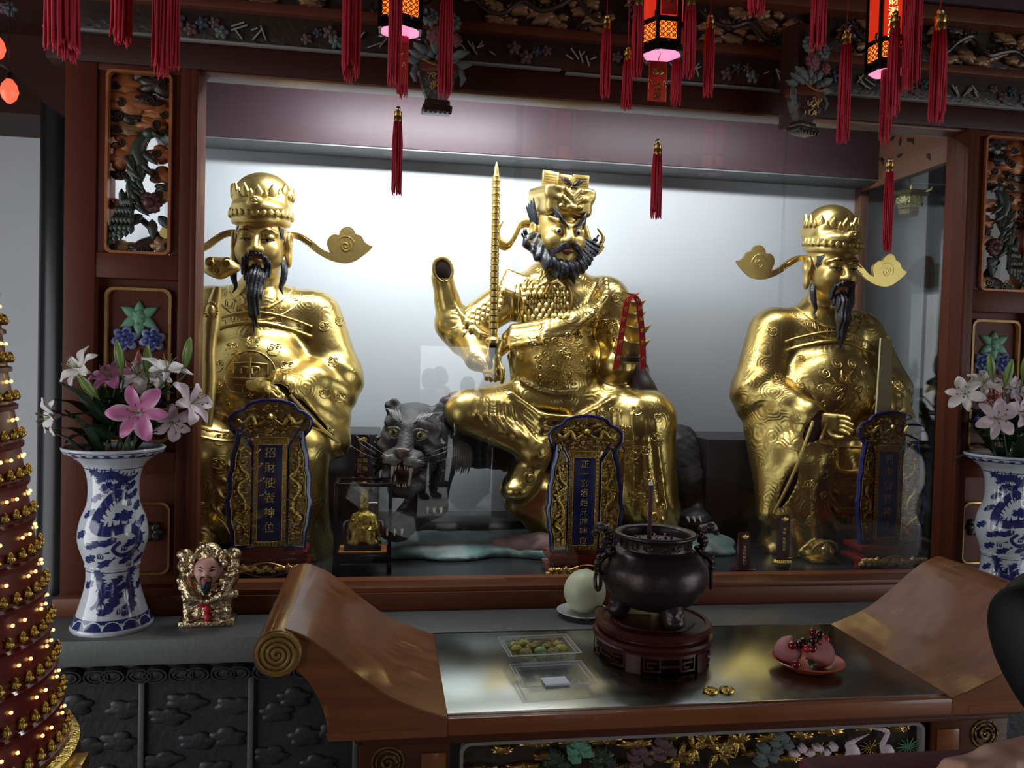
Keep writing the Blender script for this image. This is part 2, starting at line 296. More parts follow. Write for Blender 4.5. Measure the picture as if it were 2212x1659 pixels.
class MB:
    "collects geometry for ONE mesh object"
    def __init__(s): s.v = []; s.f = []; s.T = None

    def add(s, vs, fs):
        o = len(s.v)
        if s.T is not None: vs = [s.T @ Vector(p) for p in vs]
        s.v += [tuple(p) for p in vs]; s.f += [tuple(i + o for i in f) for f in fs]
        return s

    def box(s, x0, x1, y0, y1, z0, z1, b=0.0):
        if b <= 0:
            vs = [(x, y, z) for z in (z0, z1) for y in (y0, y1) for x in (x0, x1)]
            return s.add(vs, [(0, 2, 3, 1), (4, 5, 7, 6), (0, 1, 5, 4), (2, 6, 7, 3), (0, 4, 6, 2), (1, 3, 7, 5)])
        bm = bmesh.new()
        r = bmesh.ops.create_cube(bm, size=1.0)
        bmesh.ops.scale(bm, vec=(x1 - x0, y1 - y0, z1 - z0), verts=bm.verts)
        bmesh.ops.translate(bm, vec=((x0 + x1) / 2, (y0 + y1) / 2, (z0 + z1) / 2), verts=bm.verts)
        bmesh.ops.bevel(bm, geom=list(bm.edges), offset=b, segments=2, affect='EDGES', profile=0.5)
        bm.verts.index_update()
        vs = [v.co.copy() for v in bm.verts]; fs = [[v.index for v in f.verts] for f in bm.faces]; bm.free()
        return s.add(vs, fs)

    def lathe(s, prof, c=(0, 0, 0), n=32, a0=0.0, a1=2 * PI, sx=1.0, sy=1.0):
        "prof: list of (r, z) bottom to top, turned round the z axis"
        full = abs(a1 - a0 - 2 * PI) < 1e-6
        m = n if full else n + 1
        vs = []; fs = []
        for r, z in prof:
            for i in range(m):
                a = a0 + (a1 - a0) * i / n
                vs.append((c[0] + r * cos(a) * sx, c[1] + r * sin(a) * sy, c[2] + z))
        for j in range(len(prof) - 1):
            for i in range(n):
                i2 = (i + 1) % m
                fs.append((j * m + i, j * m + i2, (j + 1) * m + i2, (j + 1) * m + i))
        if full and prof[0] != prof[-1]:
            if prof[0][0] > 1e-5: fs.append(tuple(range(m))[::-1])
            if prof[-1][0] > 1e-5: fs.append(tuple(range((len(prof) - 1) * m, len(prof) * m)))
        return s.add(vs, fs)

    def tube(s, pts, r, n=8, cap=True, flat=None):
        "r: number or list; flat=(axis vector, factor) squashes the section"
        pts = [Vector(p) for p in pts]; k = len(pts)
        rs = r if isinstance(r, (list, tuple)) else [r] * k
        vs = []; fs = []; up = None
        for i in range(k):
            t = (pts[min(i + 1, k - 1)] - pts[max(i - 1, 0)])
            if t.length < 1e-9: t = Vector((0, 0, 1))
            t.normalize()
            if up is None:
                up = Vector((0, 0, 1)) if abs(t.z) < 0.9 else Vector((1, 0, 0))
            a = (up - t * up.dot(t))
            if a.length < 1e-6: a = t.orthogonal()
            a.normalize(); b = t.cross(a); up = a
            for j in range(n):
                q = 2 * PI * j / n
                o = a * (cos(q) * rs[i]) + b * (sin(q) * rs[i])
                if flat:
                    ax = Vector(flat[0]).normalized(); o -= ax * (o.dot(ax) * (1 - flat[1]))
                vs.append(pts[i] + o)
        for i in range(k - 1):
            for j in range(n):
                j2 = (j + 1) % n
                fs.append((i * n + j, i * n + j2, (i + 1) * n + j2, (i + 1) * n + j))
        if cap: fs.append(tuple(range(n))[::-1]); fs.append(tuple(range((k - 1) * n, k * n)))
        return s.add(vs, fs)

    def ball(s, c, r, nu=12, nv=8):
        rx, ry, rz = r if isinstance(r, (tuple, list)) else (r, r, r)
        vs = [(c[0], c[1], c[2] - rz)]
        for j in range(1, nv):
            p = -PI / 2 + PI * j / nv
            for i in range(nu):
                a = 2 * PI * i / nu
                vs.append((c[0] + rx * cos(p) * cos(a), c[1] + ry * cos(p) * sin(a), c[2] + rz * sin(p)))
        vs.append((c[0], c[1], c[2] + rz)); fs = []
        for i in range(nu):
            fs.append((0, 1 + (i + 1) % nu, 1 + i))
            for j in range(nv - 2):
                a = 1 + j * nu
                fs.append((a + i, a + (i + 1) % nu, a + nu + (i + 1) % nu, a + nu + i))
            a = 1 + (nv - 2) * nu
            fs.append((a + i, a + (i + 1) % nu, len(vs) - 1))
        return s.add(vs, fs)

    def slab(s, outline, y0, y1, dome=None):
        "closed outline [(x,z)] extruded in y from y0 (back) to y1 (front)"
        n = len(outline)
        area2 = sum(outline[i][0] * outline[(i + 1) % n][1] - outline[(i + 1) % n][0] * outline[i][1] for i in range(n))
        if area2 < 0: outline = outline[::-1]
        vs = [(x, y0, z) for x, z in outline] + [(x, y1, z) for x, z in outline]
        fs = [(i, (i + 1) % n, n + (i + 1) % n, n + i) for i in range(n)]
        fs.append(tuple(range(n))[::-1] if y1 > y0 else tuple(range(n))); fs.append(tuple(range(n, 2 * n)) if y1 > y0 else tuple(range(n, 2 * n))[::-1])
        return s.add(vs, fs)

    def puff(s, outline, y0, depth, c=None, prof=((1, 0), (1, .35), (.9, .75), (.62, 1), (.0, 1.05))):
        "domed relief on a star-shaped outline [(x,z)]; grows towards -y"
        n = len(outline)
        cx = sum(p[0] for p in outline) / n if c is None else c[0]; cz = sum(p[1] for p in outline) / n if c is None else c[1]
        vs = []; fs = []
        for k, d in prof:
            for x, z in outline: vs.append((cx + (x - cx) * k, y0 - depth * d, cz + (z - cz) * k))
        for j in range(len(prof) - 1):
            for i in range(n): fs.append((j * n + i, j * n + (i + 1) % n, (j + 1) * n + (i + 1) % n, (j + 1) * n + i))
        fs.append(tuple(range(n))[::-1])
        return s.add(vs, fs)

    def build(s, name, m, parent=None, smooth=True, angle=40, kind=None):
        me = bpy.data.meshes.new(name); me.from_pydata(s.v, [], s.f)
        return finish(name, me, m, parent, smooth, angle, kind)


def finish(name, me, m, parent=None, smooth=True, angle=40, kind=None):
    me.validate(clean_customdata=False)
    bm = bmesh.new(); bm.from_mesh(me)
    if len(bm.faces) < 60000: bmesh.ops.recalc_face_normals(bm, faces=bm.faces)
    if smooth:
        for f in bm.faces: f.smooth = True
        if angle < 180:
            lim = math.radians(angle)
            for e in bm.edges:
                if len(e.link_faces) == 2 and e.calc_face_angle(0) > lim: e.smooth = False
    bm.to_mesh(me); bm.free()
    if m: me.materials.append(MATS[m])
    o = bpy.data.objects.new(name, me); COL.objects.link(o)
    if parent: o.parent = parent
    if kind: o['kind'] = kind
    return o


def tag(o, label, cat, group=None):
    o['label'] = label; o['category'] = cat
    if group: o['group'] = group
    return o


def thing(name, label, cat, loc=(0, 0, 0), rz=0.0, group=None):
    o = bpy.data.objects.new(name, None); COL.objects.link(o); o.empty_display_size = 0.05
    o.location = loc; o.rotation_euler = (0, 0, rz)
    return tag(o, label, cat, group)


def struct(o):
    o['kind'] = 'structure'; return o


def dup(o, parent=None, loc=None, rot=None, scale=None):
    c = o.copy(); COL.objects.link(c); c.parent = parent
    if loc is not None: c.location = loc
    if rot is not None: c.rotation_euler = rot
    if scale is not None: c.scale = scale if isinstance(scale, (tuple, list)) else (scale,) * 3
    for ch in list(o.children): dup(ch, c)
    return c


def text(name, st, size, loc, m, parent=None, rot=(PI / 2, 0, 0), extrude=0.0006, sx=1.0):
    cu = bpy.data.curves.new(name, 'FONT'); cu.body = st; cu.size = size; cu.extrude = extrude
    cu.align_x = 'CENTER'; cu.align_y = 'CENTER'; cu.resolution_u = 2
    t = bpy.data.objects.new(name, cu); COL.objects.link(t)
    dg = bpy.context.evaluated_depsgraph_get(); me = bpy.data.meshes.new_from_object(t.evaluated_get(dg))
    bpy.data.objects.remove(t); bpy.data.curves.remove(cu)
    me.materials.clear(); me.materials.append(MATS[m])
    o = bpy.data.objects.new(name, me); COL.objects.link(o); o.location = loc; o.rotation_euler = rot; o.scale = (sx, 1, 1)
    if parent: o.parent = parent
    return o


def vtext(name, st, size, loc, step, m, parent, rot=(PI / 2, 0, 0), extrude=0.0006, sx=1.0):
    "characters one under another, each its own piece"
    M3 = Matrix.Rotation(rot[2], 3, 'Z')
    for i, ch in enumerate(st):
        text(name, ch, size, (loc[0], loc[1], loc[2] - step * i), m, parent, rot, extrude, sx)


def arc(cx, cz, r, a0, a1, n=8):
    return [(cx + r * cos(a0 + (a1 - a0) * i / n), cz + r * sin(a0 + (a1 - a0) * i / n)) for i in range(n + 1)]


def spline(pts, n=6):
    "Catmull-Rom through the points"
    P = [np.array(p, float) for p in pts]; out = []
    for i in range(len(P) - 1):
        p0 = P[max(i - 1, 0)]; p1 = P[i]; p2 = P[i + 1]; p3 = P[min(i + 2, len(P) - 1)]
        for k in range(n):
            t = k / n
            out.append(tuple(0.5 * ((2 * p1) + (-p0 + p2) * t + (2 * p0 - 5 * p1 + 4 * p2 - p3) * t * t + (-p0 + 3 * p1 - 3 * p2 + p3) * t ** 3)))
    out.append(tuple(P[-1])); return out


def spiral(cx, cz, r, turns, a0=0.0, d=1, n=14, r0=0.12):
    N = int(n * turns); return [(cx + r * (r0 + (1 - r0) * (1 - i / N)) * cos(a0 + d * 2 * PI * turns * i / N), cz + r * (r0 + (1 - r0) * (1 - i / N)) * sin(a0 + d * 2 * PI * turns * i / N)) for i in range(N + 1)]


def cloud_outline(cx, cz, w, h, lobes=5, seed=0, n=40, amp=0.16):
    rnd = random.Random(seed); ph = rnd.random() * 6; k2 = rnd.uniform(.05, .15); p2 = rnd.random() * 6
    out = []
    for i in range(n):
        a = 2 * PI * i / n
        q = 1 + amp * (abs(sin(lobes * a / 2 + ph)) - .5) * 2 + k2 * sin(2 * a + p2)
        out.append((cx + w / 2 * q * cos(a), cz + h / 2 * q * sin(a)))
    return out


def leaf_outline(L, w, n=8, tip=1.0):
    "leaf along +z from the origin"
    r = []
    for i in range(n + 1):
        t = i / n; r.append((w * sin(PI * t ** 0.8) ** 1.0 * (1 - 0.25 * t), L * t))
    return r + [(-x, z) for x, z in r[-2:0:-1]]

# ================================================================== the hall
def sbox(name, x0, x1, y0, y1, z0, z1, m, b=0.0, parent=None):
    o = MB().box(x0, x1, y0, y1, z0, z1, b).build(name, m, parent)
    if parent is None: struct(o)
    else: o.location = -Vector(parent.location)
    return o


sbox('floor', -4.2, 6.2, -3.05, 4.6, -0.1, 0, 'floor_stone')
sbox('ground', -12, 14, -16, -3.05, -0.12, -0.02, 'court_stone')
sbox('wall_back', -4.2, 6.2, 4.45, 4.6, 0, 4.6, 'wall_plaster')
for nm, x0, (y0, y1, h_) in (('wall_left', -4.2, ADDED_BAYS[0]), ('wall_right', 6.0, ADDED_BAYS[1])):
    w_ = MB().box(x0, x0 + .2, -3.05, y0, 0, 4.6).box(x0, x0 + .2, y1, 4.6, 0, 4.6).box(x0, x0 + .2, y0, y1, h_, 4.6)
    struct(w_.build(nm, 'wall_plaster', None, False))
sbox('ceiling', -4.2, 6.2, -3.05, 4.6, 4.3, 4.5, 'ceiling_dark')
wf = MB(); xs = [-4.2] + [v for d in DOORS for v in d[:2]] + [6.2]
for i in range(0, len(xs), 2): wf.box(xs[i], xs[i + 1], -3.05, -2.9, 0, 4.4)
for a_, b_, h_ in DOORS: wf.box(a_, b_, -3.05, -2.9, h_, 4.4)
struct(wf.build('wall_front', 'wood_dark'))
sbox('baseboard_back', -4.0, -0.9, 4.43, 4.45, 0.78, 0.80, 'stone_black')
for i, (x, y, r) in enumerate([(-1.268, 3.47, 0.10), (3.10, 4.15, 0.13), (3.55, 3.2, 0.16)]):
    c = MB().lathe([(r * 1.25, 0), (r * 1.25, .12), (r, .2), (r * .97, 3.4), (r * .97, 4.3)], (x, y, 0), 40).build('column', 'black_lacquer')
    struct(c)
sbox('trim_1', -3.9, -1.05, 4.0, 4.44, 2.86, 4.29, 'wood_beam')       # dark beam over the left wall
sbox('trim_2', -3.9, -1.21, 3.2, 3.4, 2.98, 4.29, 'wood_beam')
br = MB().slab([(-1.75, 3.0), (-1.10, 3.0), (-1.10, 2.62), (-1.2, 2.66), (-1.32, 2.74), (-1.45, 2.86), (-1.6, 2.93)], 3.42, 3.34)
struct(br.build('trim_3', 'wood_beam'))

# ================================================================== shrine cabinet
CX = 0.83                      # the cabinet's middle
cab = thing('shrine_cabinet', 'large dark red-brown wooden shrine cabinet with glass front and carved side panels', 'cabinet', (CX, 3.2, 0.86))
YF = 3.08


def cpart(mb, name, m, smooth=True, kind=None, parent=None, angle=40):
    o = mb.build(name, m, parent or cab, smooth, angle, kind)
    if parent is None: o.location = -Vector(cab.location)
    return o


def both(fn):
    for sgn in (-1, 1): fn(sgn, lambda x: x if sgn < 0 else 2 * CX - x)


def mbox(mb, X, x0, x1, *a):
    a0, a1 = sorted((X(x0), X(x1))); mb.box(a0, a1, *a); return mb


def rect_frame(x0, x1, z0, z1, c, w, y0, y1, n=5):
    "frame ring with notched rounded corners -> MB"
    def ring(x0, x1, z0, z1, c):
        o = []
        for (cx, cz, a) in ((x1 - c, z1 - c, 0), (x0 + c, z1 - c, PI / 2), (x0 + c, z0 + c, PI), (x1 - c, z0 + c, 1.5 * PI)):
            o += arc(cx, cz, c, a, a + PI / 2, n)
        return o
    A = ring(x0, x1, z0, z1, c); B = ring(x0 + w, x1 - w, z0 + w, z1 - w, max(c - w * .4, .004)); k = len(A)
    vs = [(x, y0, z) for x, z in A] + [(x, y0, z) for x, z in B] + [(x, y1, z) for x, z in A] + [(x, y1, z) for x, z in B]; fs = []
    for i in range(k):
        j = (i + 1) % k
        fs += [(2 * k + i, 2 * k + j, 3 * k + j, 3 * k + i), (i, 2 * k + i, 2 * k + j, j), (k + i, k + j, 3 * k + j, 3 * k + i), (i, j, k + j, k + i)]
    return MB().add(vs, fs)


def flower(mb_petals, cx, cz, r, y, n=6, depth=0.012, rot=0.0, pet=0.62):
    for k in range(n):
        a = rot + 2 * PI * k / n
        o = [(cx + cos(a) * r * .5 + (x * cos(a - PI / 2) - z * sin(a - PI / 2)), cz + sin(a) * r * .5 + (x * sin(a - PI / 2) + z * cos(a - PI / 2))) for x, z in [(r * pet * .55 * cos(t), r * .5 * sin(t)) for t in [2 * PI * i / 10 for i in range(10)]]]
        mb_petals.puff(o, y, depth)
    return mb_petals


def side_panel(sgn, X):
    m = MB(); mbox(m, X, -1.14, -1.035, YF, 3.2, 0.86, 2.82, 0.004); cpart(m, 'stile', 'wood_dark')
    m = MB(); mbox(m, X, -0.755, -0.69, YF, 3.2, 0.86, 2.82, 0.006); cpart(m, 'stile', 'wood_dark')
    m = MB(); mbox(m, X, -0.712, -0.690, 3.062, 3.09, 0.94, 2.81, 0.004); cpart(m, 'glazing_bead', 'wood_dark')
    for z0, z1 in ((2.79, 2.82), (2.06, 2.15), (1.36, 1.44), (0.86, 0.945)):
        m = MB(); mbox(m, X, -1.036, -0.754, 3.085, 3.19, z0, z1, 0.004); cpart(m, 'rail', 'wood_dark')
    # upper opening: side strips leave the carved window -1.0 .. -0.785
    for x0, x1 in ((-1.036, -1.0), (-0.787, -0.754)):
        m = MB(); mbox(m, X, x0, x1, 3.09, 3.18, 2.15, 2.79, 0.003); cpart(m, 'rail', 'wood_dark')
    x0, x1 = sorted((X(-1.004), X(-0.782)))
    cpart(rect_frame(x0, x1, 2.148, 2.794, 0.022, 0.009, 3.10, 3.075), 'window_moulding', 'carve_cloud', angle=60)
    # middle painted panel
    m = MB(); mbox(m, X, -1.036, -0.754, 3.13, 3.16, 1.44, 2.06); cpart(m, 'panel_board', 'wood_dark')
    x0, x1 = sorted((X(-1.012), X(-0.783)))
    cpart(rect_frame(x0, x1, 1.47, 2.03, 0.03, 0.010, 3.13, 3.112), 'panel_moulding', 'gold_paint', angle=60)
    cxp = X(-0.897)
    g = MB()
    for k in range(6):
        a = PI / 2 + 2 * PI * k / 6; L = 0.076 if k != 0 else 0.06
        o = [(cxp + cos(a - PI / 2) * x - sin(a - PI / 2) * z, 1.925 + sin(a - PI / 2) * x + cos(a - PI / 2) * z) for x, z in leaf_outline(L, .021)]
        g.puff(o, 3.13, 0.012)
    g.puff(cloud_outline(cxp, 1.925, .05, .05, 6, 1), 3.13, 0.02)
    leaf = cpart(g, 'green_blossom', 'paint_green')
    for s2 in (-1, 1):
        b = MB(); fx, fz = cxp + s2 * 0.048, 1.845
        flower(b, fx, fz, 0.050, 3.13, 6, .014, .3); o = cpart(b, 'blue_blossom', 'paint_blue_edge')
        b = MB(); flower(b, fx, fz, 0.037, 3.124, 6, .014, .3); b.ball((fx, 3.112, fz), .012); q = cpart(b, 'blossom_heart', 'paint_blue', parent=o)
    r = MB()
    for k in range(5):
        a = PI / 2 + (k - 2) * 0.62
        o = [(cxp + cos(a - PI / 2) * x - sin(a - PI / 2) * z, 1.70 + sin(a - PI / 2) * x + cos(a - PI / 2) * z) for x, z in leaf_outline(.11 if k == 2 else .085, .022)]
        r.puff(o, 3.13, 0.014)
    flower(r, cxp, 1.70, .06, 3.125, 7, .016)
    pk = cpart(r, 'red_blossom', 'paint_pink')
    r = MB()
    for k in range(5):
        a = PI / 2 + (k - 2) * 0.62
        o = [(cxp + cos(a - PI / 2) * x - sin(a - PI / 2) * z, 1.70 + sin(a - PI / 2) * x + cos(a - PI / 2) * z) for x, z in leaf_outline(.092 if k == 2 else .07, .013)]
        r.puff(o, 3.118, 0.012)
    flower(r, cxp, 1.70, .04, 3.115, 7, .012); r.ball((cxp, 3.10, 1.70), .014)
    cpart(r, 'blossom_heart', 'paint_red', parent=pk)
    b = MB(); flower(b, cxp - .05, 1.61, .04, 3.13, 6, .014); flower(b, cxp + .05, 1.61, .04, 3.13, 6, .014, .5); cpart(b, 'blue_blossom', 'paint_blue')
    # lower panel
    m = MB(); mbox(m, X, -1.036, -0.754, 3.13, 3.16, 0.94, 1.36); cpart(m, 'panel_board', 'wood_dark')
    x0, x1 = sorted((X(-1.012), X(-0.778)))
    cpart(rect_frame(x0, x1, .985, 1.25, 0.03, 0.007, 3.13, 3.115), 'panel_moulding', 'gold_trim', angle=60)
    b = MB(); flower(b, X(-.84), 1.14, .04, 3.13, 6, .012); flower(b, X(-.93), 1.11, .05, 3.13, 6, .012); cpart(b, 'carved_blossom', 'carve_dark')
    # ---- openwork: clouds, phoenix, peony
    u = lambda t: X(-1.0 + 0.213 * t); w = lambda t: 2.79 - 0.64 * t
    clouds = [(.18, .06, .55, .075, 5, 'carve_cloud'), (.75, .05, .5, .07, 5, 'carve_dark'), (.28, .16, .6, .08, 5, 'carve_cloud'), (.78, .205, .55, .085, 6, 'carve_cloud'),
              (.25, .235, .45, .05, 5, 'carve_dark'), (.55, .14, .4, .05, 4, 'carve_dark'), (.22, .30, .5, .065, 5, 'carve_tan'), (.66, .27, .4, .06, 5, 'carve_cloud'),
              (.28, .385, .42, .055, 5, 'carve_cloud'), (.86, .30, .34, .04, 5, 'carve_dark'), (.86, .43, .42, .06, 5, 'carve_cloud'), (.22, .47, .44, .065, 5, 'carve_cloud'),
              (.82, .545, .38, .055, 5, 'carve_cloud'), (.9, .62, .3, .04, 4, 'carve_dark'), (.88, .665, .3, .05, 5, 'carve_tan'), (.14, .555, .3, .03, 4, 'carve_dark'),
              (.12, .72, .3, .04, 4, 'carve_cloud'), (.86, .945, .34, .06, 5, 'carve_tan'), (.18, .96, .34, .05, 5, 'carve_tan'), (.5, .97, .4, .035, 4, 'carve_dark')]
    for i, (a, b_, ww, hh, lb, mt) in enumerate(clouds):
        c = MB().puff(cloud_outline(u(a), w(b_), .213 * min(ww * 1.25, .85), .64 * hh * 1.6, lb, i * 3 + 1, 44, .22), 3.14 - (i % 3) * .006, .03)
        o = cpart(c, 'cloud', mt)
        s2 = MB(); sp = spiral(u(a) + .02 * (1 if i % 2 else -1), w(b_) - .004, .016, 1.6, i, 1 if i % 2 else -1)
        s2.tube([(x, 3.107 - (i % 3) * .006, z) for x, z in sp], .0038, 6); cpart(s2, 'curl', 'carve_dark', parent=o)
    # phoenix
    bd = MB()
    path = spline([(.63, .335), (.52, .37), (.45, .43), (.50, .50), (.47, .58), (.36, .66)], 5); rr = [.011 + .017 * sin(PI * min(1, i / 22)) for i in range(len(path))]
    bd.tube([(u(a), 3.11, w(b)) for a, b in path], rr, 10); bd.ball((u(.64), 3.10, w(.325)), (.024, .018, .02))
    bd.tube([(u(.70), 3.095, w(.325)), (u(.80), 3.09, w(.345)), (u(.83), 3.09, w(.365))], [.011, .007, .001], 6)
    ph = cpart(bd, 'phoenix_body', 'carve_green')
    for k in range(20):
        t = k / 19; a = .42 + .12 * sin(k * 1.7) - .10 * t; b = .42 + .30 * t; ang = PI + .5 + .5 * sin(k * 2.1)
        if sgn > 0: ang = -ang
        f = MB().puff([(u(a) + cos(ang) * x - sin(ang) * z, w(b) + sin(ang) * x + cos(ang) * z) for x, z in leaf_outline(.075, .012)], 3.098 - .004 * (k % 4), .010)
        cpart(f, 'feather', 'carve_green', parent=ph)
    for k in range(5):
        tl = spline([(.38, .62), (.20 + .05 * k, .72), (.08 + .08 * k, .84), (.05 + .09 * k, .93 - .02 * k)], 5)
        f = MB().tube([(u(a), 3.10 - .004 * k, w(b)) for a, b in tl], [.005 + .006 * i / len(tl) for i in range(len(tl))], 7)
        for q in range(4, len(tl) - 1, 2):
            f.puff([(u(tl[q][0]) + x, w(tl[q][1]) - z) for x, z in leaf_outline(.03, .013)], 3.09 - .004 * k, .008)
        cpart(f, 'tail_feather', 'carve_green', parent=ph)
    pe = MB()
    for k in range(11):
        a = 2 * PI * k / 11; pe.puff(cloud_outline(u(.66) + .024 * cos(a), w(.715) + .024 * sin(a), .034, .03, 4, k), 3.10, .016)
    pe.ball((u(.66), 3.085, w(.715)), .02); po = cpart(pe, 'peony', 'carve_peony')
    for a, b, L, an in ((.55, .78, .07, 2.2), (.8, .78, .07, 3.9), (.7, .8, .08, 3.2), (.45, .74, .05, 1.6)):
        f = MB().puff([(u(a) + cos(an) * x - sin(an) * z, w(b) + sin(an) * x + cos(an) * z) for x, z in leaf_outline(L, .02)], 3.105, .01)
        cpart(f, 'peony_leaf', 'carve_green', parent=po)
    tr = MB().tube([(u(a), 3.12, w(b)) for a, b in spline([(.5, .8), (.7, .86), (.75, .91), (.5, .95), (.45, 1.0)], 5)], [.012] * 10 + [.022] * 11, 8)
    cpart(tr, 'branch', 'carve_dark')


both(side_panel)
# sill, lintel, panes
m = MB().box(-1.145, 2 * CX + 1.145, 3.03, 3.2, 0.86, 0.926, .003); cpart(m, 'sill', 'wood_sill')
m = MB().box(-0.70, 2 * CX + .70, 3.04, 3.2, 0.926, 0.944, .003); cpart(m, 'sill_moulding', 'wood_sill')
m = MB().box(-1.2, 2 * CX + 1.2, 3.07, 3.19, 2.812, 2.905, .004); cpart(m, 'lintel', 'wood_beam')
m = MB().box(-0.69, 2 * CX + .69, 3.085, 3.175, 2.803, 2.813, .002); cpart(m, 'lintel_lip', 'wood_side')
for x0, x1, dy in ((-0.69, 0.497, 0.0), (0.47, 1.60, 0.012), (1.575, 2.35, 0.0)):
    m = MB().box(x0, x1, 3.135 + dy, 3.141 + dy, 0.944, 2.812); cpart(m, 'glass_pane', 'pane', False)
# inside
XR = 2.60
m = MB().box(-1.13, XR + .01, 4.30, 4.36, 0.9, 3.3); cpart(m, 'back_wall', 'wall_white', False)
m = MB().box(-1.13, XR, 4.08, 4.30, 2.835, 3.3, .004); cpart(m, 'back_beam', 'wood_purple')
m = MB().box(-1.13, XR, 4.085, 4.295, 2.828, 2.836); cpart(m, 'beam_soffit', 'step_gray', False)
m = MB().box(-1.13, XR + .1, 3.0, 4.4, 3.28, 3.34); cpart(m, 'cabinet_ceiling', 'wood_purple', False)
m = MB().box(-1.13, XR + .06, 3.19, 4.36, 0.86, 0.92); cpart(m, 'plinth_floor', 'platform_black', False)
m = MB().box(-1.13, XR, 4.02, 4.30, 0.92, 0.995, .003); cpart(m, 'back_step', 'platform_black')
m = MB().box(-1.155, -1.12, 3.2, 4.36, 0.86, 3.3); cpart(m, 'side_wall', 'wall_white', False)
# right flank: corner post, carved rail, glass
m = MB().box(XR, XR + .05, 4.24, 4.36, 0.9, 3.3, .003); cpart(m, 'corner_post', 'wood_side')
m = MB().box(XR, XR + .05, 3.19, 4.25, 2.80, 3.3, .003); rail = cpart(m, 'carved_rail', 'wood_side')
m = MB().box(XR, XR + .05, 3.19, 4.25, .86, .98, .003); cpart(m, 'flank_rail', 'wood_side')
m = MB().box(XR + .02, XR + .026, 3.19, 4.25, .98, 2.8); cpart(m, 'glass_pane', 'case_glass', False)
rnd = random.Random(3)
for k in range(15):
    y = 3.45 + .75 * rnd.random(); z = 2.87 + .16 * rnd.random(); a = rnd.random() * 3
    lo = [(cos(a) * x - sin(a) * q, sin(a) * x + cos(a) * q) for x, q in leaf_outline(.045, .012)]
    c = MB().add([(XR - .004, y + p, z + q) for p, q in lo] + [(XR + .002, y + p, z + q) for p, q in lo], [tuple(range(len(lo))), tuple(range(len(lo), 2 * len(lo)))[::-1]] + [(i, (i + 1) % len(lo), len(lo) + (i + 1) % len(lo), len(lo) + i) for i in range(len(lo))])
    cpart(c, 'leaf_hole_shade', 'carve_dark', False, parent=rail)  # solid dark leaf, its colour stands in for the shade inside a carved hole
for k in range(5):
    c = MB().puff(cloud_outline(-1.185 + .012 * (k % 2), 1.27 + .042 * k, .05, .05, 5, k), 3.36, .02); cpart(c, 'flank_carving', 'petal_gray')
m = MB().box(-1.22, -1.145, 3.36, 3.39, 1.22, 1.48, .003); cpart(m, 'flank_board', 'carve_dark')
# seats of the outer figures
tag(MB().box(-1.02, -0.03, 3.86, 4.28, 0.92, 1.44, .006).build('seat_block', 'platform_black'), 'black block seat behind the left gilded figure', 'block')
tag(MB().box(1.57, 2.5, 3.82, 4.28, 0.92, 1.44, .006).build('seat_block', 'platform_black'), 'black block seat behind the right gilded figure', 'block')
# the tube fixture inside, behind the lintel
fx = thing('tube_light', 'white fluorescent tube fixture behind the cabinet lintel', 'light', (0.12, 3.45, 3.06))
MB().box(-.6, .6, -.03, .03, .0, .05, .004).build('housing', 'wall_white', fx)
MB().tube([(-.58, .0, -.012), (.58, .0, -.012)], .013, 10).build('tube', 'tube_lamp', fx)

# ------------------------------------------------------------------ carved canopy over the cabinet
can = thing('carved_canopy', 'dark carved wooden canopy frieze above the shrine cabinet', 'canopy', (CX, 3.0, 2.9))


def npart(mb, name, m, smooth=True, parent=None, angle=40):
    o = mb.build(name, m, parent or can, smooth, angle)
    if parent is None: o.location = -Vector(can.location)
    return o


npart(MB().box(-1.2, 3.6, 3.05, 3.3, 2.905, 3.02, .004), 'floral_board', 'carve_dark')
npart(MB().box(-1.2, 3.6, 3.02, 3.3, 3.015, 3.05, .006), 'moulding', 'wood_dark')
npart(MB().box(-1.2, 3.6, 3.07, 3.3, 3.05, 3.215, .004), 'frieze_board', 'carve_dark')
npart(MB().box(-1.2, 3.6, 3.0, 3.3, 3.21, 3.27, .006), 'moulding', 'wood_dark')
npart(MB().box(-1.2, 3.6, 3.03, 3.3, 3.27, 3.6, .006), 'upper_board', 'wood_beam')
# stepped pale bead under the flower band
for x0, x1, z in ((-1.2, -0.8, 2.91), (-0.8, 0.62, 2.905), (0.64, 1.68, 2.895), (1.7, 3.6, 2.90)):
    npart(MB().box(x0, x1, 3.036, 3.06, z - .004, z + .004, .002), 'bead', 'line_gray')
# flower band
rnd = random.Random(11)
fm = {}
for nm, mt in (('a', 'petal_mauve'), ('b', 'petal_slate'), ('c', 'petal_gray')):
    q = MB(); flower(q, 0, 0, .026, 0, 5, .012); q.ball((0, -.012, 0), .008); fm[nm] = npart(q, 'band_flower', mt)
    fm[nm].location = Vector((-1.5 + .05 * ord(nm) % 3 * .1, 3.05, 2.96)) - Vector(can.location)
st = npart(MB().box(-.03, .03, -.006, .0, -.0022, .0022), 'band_twig', 'stick_pale')
st.location = Vector((-1.4, 3.05, 2.96)) - Vector(can.location)
x = -0.76
while x < 3.1:
    for nm, dx, dz in (('a', 0, .012), ('a', .045, -.018), ('b', .085, .008), ('a', .125, .012), ('c', .15, -.02)):
        if rnd.random() < .85: dup(fm[nm], can, Vector((x + dx, 3.05, 2.96 + dz)) - Vector(can.location), (0, rnd.random() * 6, 0), rnd.uniform(.75, 1.15))
    for k in range(6):
        dup(st, can, Vector((x + .2 + .12 * rnd.random(), 3.046, 2.955 + .035 * (rnd.random() - .5))) - Vector(can.location), (0, rnd.choice((-.9, .9, .5, -.4, 1.2)), 0), (rnd.uniform(.4, 1.0), 1, 1))
    x += .40
